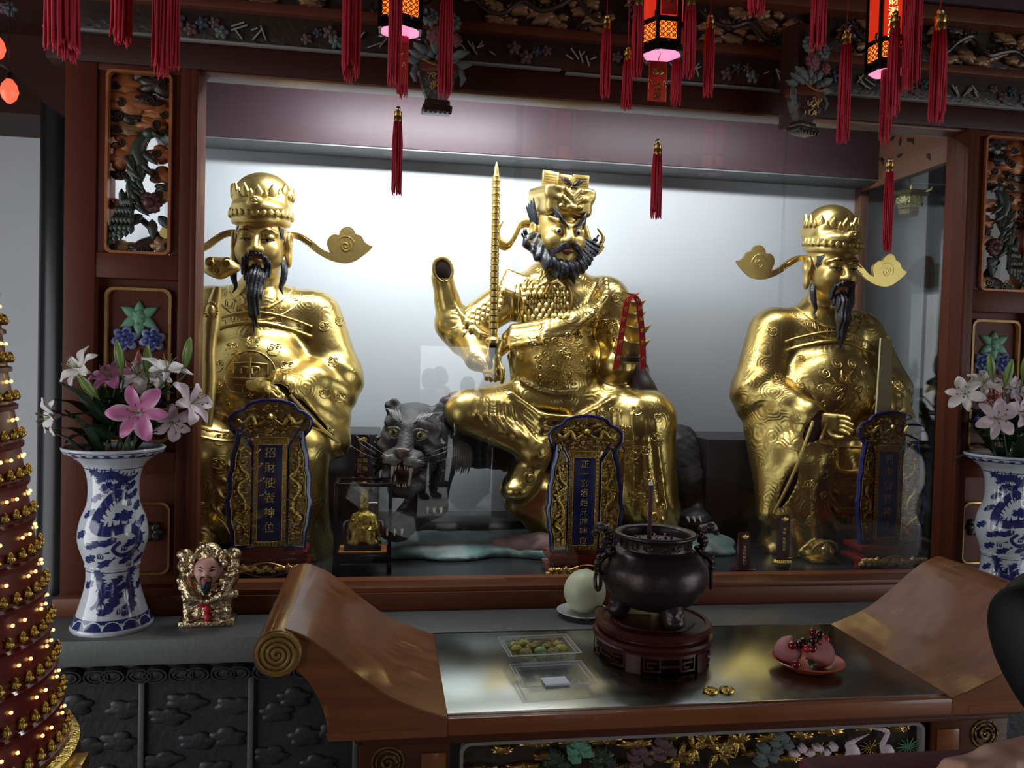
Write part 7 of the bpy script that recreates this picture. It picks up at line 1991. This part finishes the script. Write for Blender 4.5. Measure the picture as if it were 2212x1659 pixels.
def lantern(label, px, pyb, Y, rz, tassels, card, tail, signs):
    b = at(px, pyb, Y); t = thing('palace_lantern', label, 'lantern', b, rz, 'red palace lanterns under the canopy'); r = .066; L = Vector(b)
    hexa = lambda r, z, a0=0: [(r * cos(a0 + PI / 3 * i), r * sin(a0 + PI / 3 * i), z) for i in range(6)]
    # underside glow and skirt
    m = MB().lathe([(r * .2, .016), (r * .95, .004)], n=6); m.build('underside_glow', 'lantern_pink', t, False)
    m = MB().lathe([(r * 1.0, .0), (r * 1.08, .004), (r * 1.08, .014), (r * .98, .02), (r * .94, .016), (r * .97, .004), (r * 1.0, 0)], n=6); m.build('bottom_ring', 'black_lacquer', t, False)
    for k in range(6):
        a = PI / 3 * (k + .5); m = MB()
        m.T = Matrix.Rotation(a, 4, 'Z'); m.slab([(-.028, 0), (.028, 0), (.022, -.014), (.010, -.008), (0, -.018), (-.010, -.008), (-.022, -.014)], .0, .003)
        m.T = None; m.v = [tuple(Matrix.Translation((r * .93 * cos(a), r * .93 * sin(a), .0)) @ Matrix.Rotation(0, 4, 'Z') @ Vector(v)) for v in [tuple(Matrix.Rotation(PI / 2, 4, 'Z') @ Vector(v)) if False else v for v in m.v]]
    for z0, z1 in ((.02, .034), (.085, .100)):
        MB().lathe([(r * .9, z0), (r * 1.02, z0), (r * 1.02, z1), (r * .9, z1), (r * .9, z0)], n=6).build('ring', 'black_lacquer', t, False)
    for k in range(6):
        a = PI / 3 * k; m = MB().box(-.006, .006, -.006, .006, .0, .40); o = m.build('post', 'black_lacquer', t, False); o.location = (r * .98 * cos(a), r * .98 * sin(a), 0); o.rotation_euler = (0, 0, a)
        a2 = a + PI / 6; ap = r * .98 * cos(PI / 6)
        for z0, z1, mt, nm in ((.036, .084, 'lantern_glow', 'lattice_pane'), (.102, .36, 'lantern_pane', 'pane')):
            m = MB().box(-.027, .027, -.001, .001, z0, z1); o = m.build(nm, mt, t, False); o.location = (ap * cos(a2), ap * sin(a2), 0); o.rotation_euler = (0, 0, a2 + PI / 2)
            if nm == 'lattice_pane':
                m = MB()
                for i in range(3):
                    for j in range(3):
                        cx, cz = -.018 + .018 * i, z0 + .008 + .016 * j
                        m.tube([(cx - .009, -.002, cz - .008), (cx + .009, -.002, cz + .008)], .0012, 4); m.tube([(cx + .009, -.002, cz - .008), (cx - .009, -.002, cz + .008)], .0012, 4); m.tube([(cx + .005 * cos(q), -.002, cz + .005 * sin(q)) for q in [2 * PI * w / 8 for w in range(9)]], .0010, 4, cap=False)
                m.build('lattice', 'rosewood', o, False)
        m = MB().tube(spline([(0, 0, .085), (.02, 0, .075), (.034, 0, .085), (.03, 0, .10)], 4), .004, 6); o = m.build('corner_scroll', 'black_lacquer', t); o.location = (r * cos(a), r * sin(a), 0); o.rotation_euler = (0, 0, a)
        o = MB().box(-.004, .004, -.003, .003, .022, .033).build('gilt_stud', 'silver_gold', t, False); o.location = (r * .93 * cos(a2), r * .93 * sin(a2), 0); o.rotation_euler = (0, 0, a2 + PI / 2)
    MB().lathe([(r * 1.05, .36), (r * 1.25, .40), (r * 1.0, .44), (.01, .48)], n=6).build('roof', 'black_lacquer', t, False)
    MB().tube([(0, 0, .47), (0, 0, 1.3)], .003, 6).build('hanging_chain', 'black_lacquer', t)
    inv = Matrix.Rotation(-rz, 4, 'Z')
    for face, st, sz, zt, mt in signs:            # lettering on panes: face index, text
        a2 = PI / 3 * face + PI / 6; ap = r * .98 * cos(PI / 6) + .002
        m = MB().box(-.024, .024, -.001, .0005, .104, .35); o = m.build('paper_sign', 'card_red' if mt == 'd' else 'lantern_pane', t, False); o.location = (ap * cos(a2), ap * sin(a2), 0); o.rotation_euler = (0, 0, a2 + PI / 2)
        for i, ch in enumerate(st): text('sign_character', ch, sz, (0, -.0016, zt - sz * 1.08 * i), 'bulb_warm' if mt == 'e' else 'gold_foil', o)
    for k, (tx, yt, yb, w, TY) in enumerate(tassels):
        p1 = at(tx, max(yt, -120), TY); p0 = at(tx, yb, TY); dv = inv @ Vector((p0.x - b.x, TY - b.y, 0))
        tassel_parts(t, p1.z - b.z, p0.z - b.z, w * .5 * TY / 1755 * 1.03, yt > -100, p1.z - b.z + .3 if yt > -100 else 0, k + int(px), dv)
    if card:
        x0, y0, x1, y1, CY, st = card; c = at((x0 + x1) / 2, y0, CY); e = at((x0 + x1) / 2, y1, CY); w = (at(x1, y0, CY).x - at(x0, y0, CY).x) / 2; h = c.z - e.z
        dv = inv @ Vector((c.x - b.x, CY - b.y, 0)); m = MB().box(-w, w, -.001, .001, -h, 0, .0004); cd = m.build('wish_card', 'card_red', t); cd.location = (dv.x, dv.y, c.z - b.z); cd.rotation_euler = (0, 0, -rz)
        m = MB(); fr = [(-w * .9, -h * .02), (w * .9, -h * .02), (w * .9, -h * .98), (-w * .9, -h * .98), (-w * .9, -h * .02)]; m.tube([(x, -.0012, z) for x, z in fr], .0006, 4); m.build('gold_border', 'gold_foil', cd)
        m = MB()
        for q in range(5): a = PI / 2 + (q - 2) * .6; m.puff([(cos(a - PI / 2) * x - sin(a - PI / 2) * z, -h * .32 + sin(a - PI / 2) * x + cos(a - PI / 2) * z) for x, z in leaf_outline(w * .75, w * .2)], -.001, .0012)
        for q in (-1, 1): m.tube([(q * w * .7 + w * .15 * cos(v), -.0015, -h * .6 + w * .5 * sin(v)) for v in [PI * i / 8 for i in range(9)]], .0008, 4)
        m.build('gold_flower', 'gold_foil', cd)
        for i, ch in enumerate(st): text('gold_character', ch, w * .85, (0, -.0018, -h * (.66 + .22 * i)), 'gold_foil', cd)
        MB().tube([(0, 0, 0), tuple(Matrix.Rotation(rz, 4, 'Z') @ Vector((-dv.x, -dv.y, b.z - c.z + .02)))], .0012, 5).build('cord', 'tassel_red', cd)
        tx, yt, yb, w2, TY = tail; p1 = at(tx, yt, TY); p0 = at(tx, yb, TY); dv2 = inv @ Vector((p0.x - b.x, TY - b.y, 0))
        tassel_parts(t, p1.z - b.z, p0.z - b.z, w2 * .5 * TY / 1755 * 1.03, True, e.z - b.z, 5, dv2)
    return t


lantern('red palace lantern with pink glowing base, left of the three', 864, 72, 2.42, .52, [(757, -130, 178, 28, 2.36), (851, -130, 190, 20, 2.30), (868, -60, 212, 17, 2.46), (960, -10, 214, 22, 2.34)], (838, 90, 880, 180, 2.36, '李晨'), (856, 262, 424, 16, 2.36), [])
lantern('red palace lantern with one lettered pane, middle of the three', 1429, 122, 2.42, 0.0, [(1306, 62, 214, 16, 2.42), (1353, 130, 238, 16, 2.52), (1375, 12, 168, 19, 2.34), (1459, 130, 230, 17, 2.52), (1487, 12, 170, 20, 2.34), (1529, 62, 210, 17, 2.40)], (1401, 132, 1442, 219, 2.38, '钱燚'), (1416, 333, 474, 17, 2.38), [(4, '灯', .034, .150, 'd')])
lantern('red palace lantern with two lettered panes, right of the three', 1918, 160, 2.42, .62, [(1765, -130, 110, 25, 2.34), (1820, 96, 312, 19, 2.38), (1926, 60, 255, 20, 2.28), (1910, 60, 314, 18, 2.40), (1957, -130, 200, 16, 2.26), (1974, -130, 184, 18, 2.27), (2022, 66, 266, 26, 2.34)], None, None, [(3, '生意兴隆财源茂盛', .030, .335, 'e'), (4, '广进日月多', .030, .335, 'e')])
for lab, tx, yt, yb, w, TY in (('red tassel with gilt cap hanging before the right glass flank', 1915, 370, 545, 16, 2.42), ('broad dim red tassel near the top left corner', 132, -130, 112, 42, 2.1), ('narrow dim red tassel near the top left corner', 146, -130, 134, 22, 2.14), ('short red tassel left of the carved window', 263, -130, 100, 26, 2.3), ('wide red tassel over the carved window of the left pillar', 347, -130, 172, 24, 2.24),
                              ('red tassel just right of the wide one by the left pillar', 371, -130, 150, 20, 2.28), ('short bright red tassel at top right of the middle lantern', 1633, -130, 34, 28, 2.3)):
    p0 = at(tx, yb, TY); p1 = at(tx, yt, TY); t = thing('tassel_pendant', lab, 'tassel', p0, 0, 'single red tassels hanging from above')
    tassel_parts(t, p1.z - p0.z, 0, w * .5 * TY / 1755 * 1.03, yt > 0, p1.z - p0.z + (.2 if yt < 0 else at(tx, 315, TY).z - p1.z), int(tx))

# red glowing bulbs at the left
for px, py, lab in ((20, 198, 'glowing red flame-shaped lamp at the left edge'), (-8, 105, 'glowing red lamp cut by the left edge of the picture')):
    p = at(px, py, 2.5); t = thing('red_lamp', lab, 'lamp', p, 0, 'glowing red lamps at the left')
    MB().lathe([(.006, -.032), (.018, -.020), (.024, 0), (.019, .020), (.008, .034), (.004, .036)], n=16).build('shade', 'bulb_red', t)
    MB().lathe([(.004, -.026), (.014, -.014), (.017, .0), (.012, .016), (.004, .026)], n=12).build('core', 'bulb_core', t)
    MB().lathe([(.010, .034), (.010, .05), (.004, .055)], n=10).build('socket', 'black_lacquer', t); MB().tube([(0, 0, .05), (0, 0, .6)], .002, 5).build('wire', 'black_lacquer', t)
# brass lantern seen through the right glass flank
p = at(1962, 466, 4.0); bl = thing('brass_lantern', 'small brass pavilion lantern beyond the right glass flank', 'lantern', (p.x + .0, 4.0, p.z))
MB().lathe([(.05, 0), (.055, .004), (.055, .03), (.045, .034)], n=6).build('base', 'dark_gold', bl, False)
MB().lathe([(.055, .034), (.072, .06), (.072, .09), (.055, .105)], n=6).build('body', 'brass_lamp', bl, False)
for k in range(6): a = PI / 3 * k + PI / 6; o = MB().puff(cloud_outline(0, .075, .05, .05, 6, k), 0, .005).build('relief', 'brass_lamp', bl); o.location = (.063 * cos(a), .063 * sin(a), 0); o.rotation_euler = (0, 0, a + PI / 2)
MB().lathe([(.045, .104), (.075, .108), (.105, .122), (.07, .122), (.03, .135), (.006, .15), (.004, .175), (.001, .18)], n=6).build('roof', 'brass_lamp', bl, False)
for k in range(6): a = PI / 3 * k; MB().tube([(.09 * cos(a), .09 * sin(a), .115), (.115 * cos(a), .115 * sin(a), .122), (.12 * cos(a), .12 * sin(a), .14)], [.008, .008, .003], 6).build('eave_tip', 'brass_lamp', bl)
MB().tube([(0, 0, .17), (0, 0, .9)], .002, 5).build('chain', 'black_lacquer', bl)


# ================================================================== cone of votive lights at the left
def tower():
    Y = 1.72; e0 = at(128, 1600, Y); e1 = at(6, 790, Y); sl = (e0.x - e1.x) / (e1.z - e0.z); r0 = .34; xc = e0.x - r0; zb = e0.z - .025
    t = thing('votive_light_tower', 'tall red cone tower studded with gold figures and tiny lights', 'light tower', (xc, Y, 0))
    rr = lambda z: r0 - sl * (z - zb)
    MB().lathe([(r0 + .06, 0), (r0 + .06, .08), (r0 - .02, .12), (r0 - .02, zb - .10), (r0 + .01, zb - .06)], n=48).build('pedestal', 'tower_red', t)
    MB().lathe([(r0 + .005, zb - .065), (r0 + .022, zb - .055), (r0 + .018, zb - .012), (r0 + .002, zb - .004)], n=56).build('gold_base', 'gold_foil', t)
    for k in range(5): a = -1.3 + .35 * k; o = MB().box(-.03, .03, -.02, .03, -.02, .02, .006).build('base_lug', 'gold_trim', t); o.location = ((r0 + .02) * cos(a), (r0 + .02) * sin(a), zb - .05); o.rotation_euler = (0, 0, a + PI / 2)
    st0 = MB().lathe([(.0048, 0), (.0075, .004), (.0055, .010), (.006, .013), (.0015, .019)], n=7); st0.ball((.006, 0, .007), .003, 5, 4); st0.ball((-.006, 0, .007), .003, 5, 4)
    st0 = st0.build('gold_stud', 'gold_foil', t); bl0 = MB().ball((0, 0, 0), .0036, 7, 5).build('tiny_light', 'bulb_warm', t)
    first = [True, True]; h = .076; n_t = int((1.98 - zb) / h); cs = cb = 0
    for k in range(n_t + 12):
        z = zb + h * k; r = rr(z); r2 = rr(z + h)
        if r2 < .03: break
        MB().lathe([(r, z), (r, z + .008), (r - .008, z + .012), (r2 - .007, z + h - .002), (r2, z + h)], n=64).build('tier', 'tower_red', t, angle=30)
        if k >= n_t: continue
        na = int(r * 2 * PI / .036)
        for i in range(na):
            a = -PI / 2 + 2 * PI * (i + .5 * (k % 2)) / na
            aa = (a + PI) % (2 * PI) - PI
            if not (-1.45 < aa < .42): continue
            if cs < 295:
                o = st0 if first[0] else dup(st0, t); first[0] = False; rz = r - .004; o.location = (rz * cos(a), rz * sin(a), z + .018); o.scale = (1.15,) * 3; cs += 1
            if cb < 295 and (i + k) % 3:
                a2 = a + PI / na; o = bl0 if first[1] else dup(bl0, t); first[1] = False; rz = rr(z + .056) - .003; o.location = (rz * cos(a2), rz * sin(a2), z + .056); cb += 1


tower()


# ================================================================== people
def person(label, loc, rz, height, top, legs, hair, arms, skirt=False, hairlong=False, bend=0.0):
    s = height / 1.70; t = thing('person', label, 'person', loc, rz)
    def build(nm, mt, fn, lo, hi, h=.013):
        S = SDF(np.array(lo) * s, np.array(hi) * s, h); fn(S); return S.mesh(nm, mt, t)
    P = lambda *a: tuple(np.array(a) * s)

    def body(S):
        S.ell(P(0, -.01, 1.565), P(.078, .095, .115), 0).ell(P(0, -.05, 1.51), P(.058, .06, .06), .03 * s).cone(P(0, -.10, 1.565), P(0, -.118, 1.54), .010 * s, .014 * s, .012)
        for q in (-1, 1): S.ell(P(q * .080, .0, 1.555), P(.012, .022, .032), .006)
        S.cone(P(0, .015, 1.50), P(0, .015, 1.38), .055 * s, .062 * s, .03)
        for q, (el, wr) in zip((-1, 1), arms): S.cone(P(q * .19, .01, 1.36), P(q * el[0], el[1], el[2]), .045 * s, .040 * s, .02).cone(P(q * el[0], el[1], el[2]), P(q * wr[0], wr[1], wr[2]), .040 * s, .028 * s, .01)
        S.cone(P(0, 0, 1.35), P(0, 0, .9), .10 * s, .10 * s, .03)
        for q in (-1, 1): S.cone(P(q * .09, 0, .85), P(q * .09, .0, .48), .075 * s, .055 * s, .03).cone(P(q * .09, 0, .48), P(q * .09, .01, .06), .052 * s, .036 * s, .02)
    build('body', 'skin', body, (-.5, -.65, -.0), (.5, .3, 1.72))

    def shirt(S):
        S.ell(P(0, .01, 1.20), P(.178, .125, .24), 0).cone(P(-.155, .01, 1.36), P(.155, .01, 1.36), .068 * s, .068 * s, .04).cone(P(0, .0, 1.1), P(0, .0, .90), .15 * s, .155 * s, .04)
        for q, (el, wr) in zip((-1, 1), arms):
            S.cone(P(q * .18, .01, 1.36), P(q * el[0], el[1], el[2]), .066 * s, .056 * s, .03); m_ = [el[i] * .35 + wr[i] * .65 for i in range(3)]; S.cone(P(q * el[0], el[1], el[2]), P(q * m_[0], m_[1], m_[2]), .055 * s, .045 * s, .015)
    build('shirt', top, shirt, (-.5, -.65, .70), (.5, .3, 1.50))

    def trousers(S):
        S.ell(P(0, .0, .90), P(.165, .13, .12), 0)
        if skirt: S.cone(P(0, 0, .85), P(0, 0, .22), .15 * s, .24 * s, .03)
        for q in (-1, 1): S.cone(P(q * .09, 0, .86), P(q * .095, .0, .48), .098 * s, .075 * s, .03).cone(P(q * .095, 0, .48), P(q * .095, .01, .10), .072 * s, .058 * s, .02)
    build('skirt' if skirt else 'trousers', legs, trousers, (-.35, -.35, .02), (.35, .35, 1.05))
    for q in (-1, 1): build('shoe', 'cloth_black', lambda S: S.ell(P(q * .095, -.05, .035), P(.045, .125, .045), 0).box(P(q * .095, -.05, -.02), P(.1, .2, .02), .001, .001, 's'), (q * .095 - .08, -.22, -.01), (q * .095 + .08, .12, .12), .01)

    def hr(S):
        S.ell(P(0, .02, 1.60), P(.094, .108, .105), 0).ell(P(0, .05, 1.53), P(.088, .075, .11), .03)
        if hairlong:
            S.cone(P(0, .05, 1.54), P(0, .05, 1.36), .09 * s, .08 * s, .04)
            for q in (-1, 1): S.ell(P(q * .082, -.01, 1.53), P(.036, .085, .16), .03)
        S.ell(P(0, -.12 if hairlong else -.085, 1.525), P(.05 if hairlong else .066, .06, .10), .015, 's')
    build('hair', hair, hr, (-.15, -.15, 1.2), (.15, .2, 1.75), .008)
    for q in (-1, 1):
        b = MB().ball(P(q * .030, -.098, 1.572), (.012 * s, .008 * s, .008 * s), 8, 6); e = b.build('eye', 'eye_white', t); MB().ball(P(q * .030, -.1055, 1.572), (.005 * s, .003 * s, .005 * s), 6, 5).build('iris', 'pupil', e)
    MB().tube([P(-.022, -.104, 1.505), P(0, -.112, 1.504), P(.022, -.104, 1.505)], .005 * s, 6).build('lips', 'lip_red', t)
    if bend:      # bow from the hips
        hz = .90 * s
        for o in t.children_recursive:
            n = len(o.data.vertices); c = np.zeros(n * 3, np.float32); o.data.vertices.foreach_get('co', c); c = c.reshape(-1, 3)
            a = bend * np.clip((c[:, 2] - hz + .12) / .24, 0, 1); y, z = c[:, 1].copy(), c[:, 2] - hz; up = z > -.12
            c[up, 1] = (y * np.cos(a) - z * np.sin(a))[up]; c[up, 2] = (hz + z * np.cos(a) + y * np.sin(a))[up]
            o.data.vertices.foreach_set('co', c.ravel()); o.data.update()
    return t, s


hp = at(2284, 1378, 1.30)                     # head of a person bowing in from the right
BD = math.radians(32); s_ = .90; hz_ = .90 * s_; off_ = (1.565 - .90) * s_
dirx, diry = -.5, .866
px_, py_ = hp.x - dirx * off_ * sin(BD), hp.y - diry * off_ * sin(BD)
RZ = math.atan2(dirx, -diry)
pr, s_ = person('dark-haired person in black bowing at the right edge, one hand forward', (px_, py_, 0), RZ, 1.70 * s_, 'cloth_black', 'cloth_black', 'hair_black', (((.24, .02, 1.10), (.22, -.06, .92)), ((.24, .02, 1.10), (.22, -.06, .92))), hairlong=True, bend=BD)
hq = at(2135, 1655, 1.10)
hd = hand(pr, (0, 0, 0), (0, 0, 0), 'skin', 1.0, 1.15, 1)
inv_ = (Matrix.Translation(pr.location) @ Matrix.Rotation(pr.rotation_euler.z, 4, 'Z')).inverted()
Mh = Matrix.Translation((hq.x, 1.12, hq.z - .012)) @ Matrix.Rotation(-PI / 2 - .1, 4, 'Z') @ Matrix.Rotation(.15, 4, 'X') @ Matrix.Rotation(-.35, 4, 'Y')
hd.matrix_local = inv_ @ Mh
w0 = inv_ @ (Mh @ Vector((0, .10, 0))); w1 = inv_ @ Vector((hq.x + .33, 1.06, hq.z - .06)); w2 = inv_ @ Vector((px_ - .02, py_ + .10, 1.16))
S = SDF(np.minimum(w0, w1) - .08, np.maximum(w0, w1) + .08, .009); S.cone(tuple(w0), tuple(w1), .031, .042, .01); S.mesh('forearm', 'skin', pr)
S = SDF(np.minimum(w2, w1) - .10, np.maximum(w2, w1) + .10, .010); S.cone(tuple(w1), tuple(w2), .055, .065, .01); S.mesh('sleeve', 'cloth_black', pr)
# burgundy padded rail along the bottom edge
ra = at(1745, 1662, 1.46); rb = at(2100, 1640, 1.46)
rl = thing('padded_rail', 'burgundy padded rail at the bottom right edge', 'rail', (ra.x, 1.46, 0))
zt = at(1900, 1647, 1.46).z
MB().box(0, .75, -.04, .05, zt - .05, zt, .018).build('pad', 'burgundy', rl)
for x in (.04, .70): MB().box(x - .02, x + .02, -.02, .02, 0, zt - .045, .004).build('post', 'wood_dark', rl)
MB().box(.04, .70, -.012, .012, .25, .30, .004).build('crossbar', 'wood_dark', rl)
# visitors in the doorway behind, seen only as reflections in the glass
for lab, x, y, rz, hgt, top, legs, hr_, sk in (('visitor in black skirt reflected in the cabinet glass', .98, -3.7, .3, 1.62, 'cloth_black', 'cloth_black', 'black_hair', True), ('visitor in white shirt reflected in the cabinet glass', .55, -4.4, 2.6, 1.70, 'paper_white', 'cloth_black', 'black_hair', False),
                                         ('visitor in green shirt reflected in the cabinet glass', 1.32, -4.6, -1.2, 1.60, 'carve_green', 'petal_slate', 'black_hair', False), ('visitor in red shirt reflected in the cabinet glass', .75, -5.4, 1.2, 1.72, 'card_red', 'petal_slate', 'black_hair', False)):
    person(lab, (x, y, -.02), rz, hgt, top, legs, hr_, (((.24, .0, 1.10), (.22, -.10, .90)), ((.24, .0, 1.10), (.20, -.16, .95))), skirt=sk)
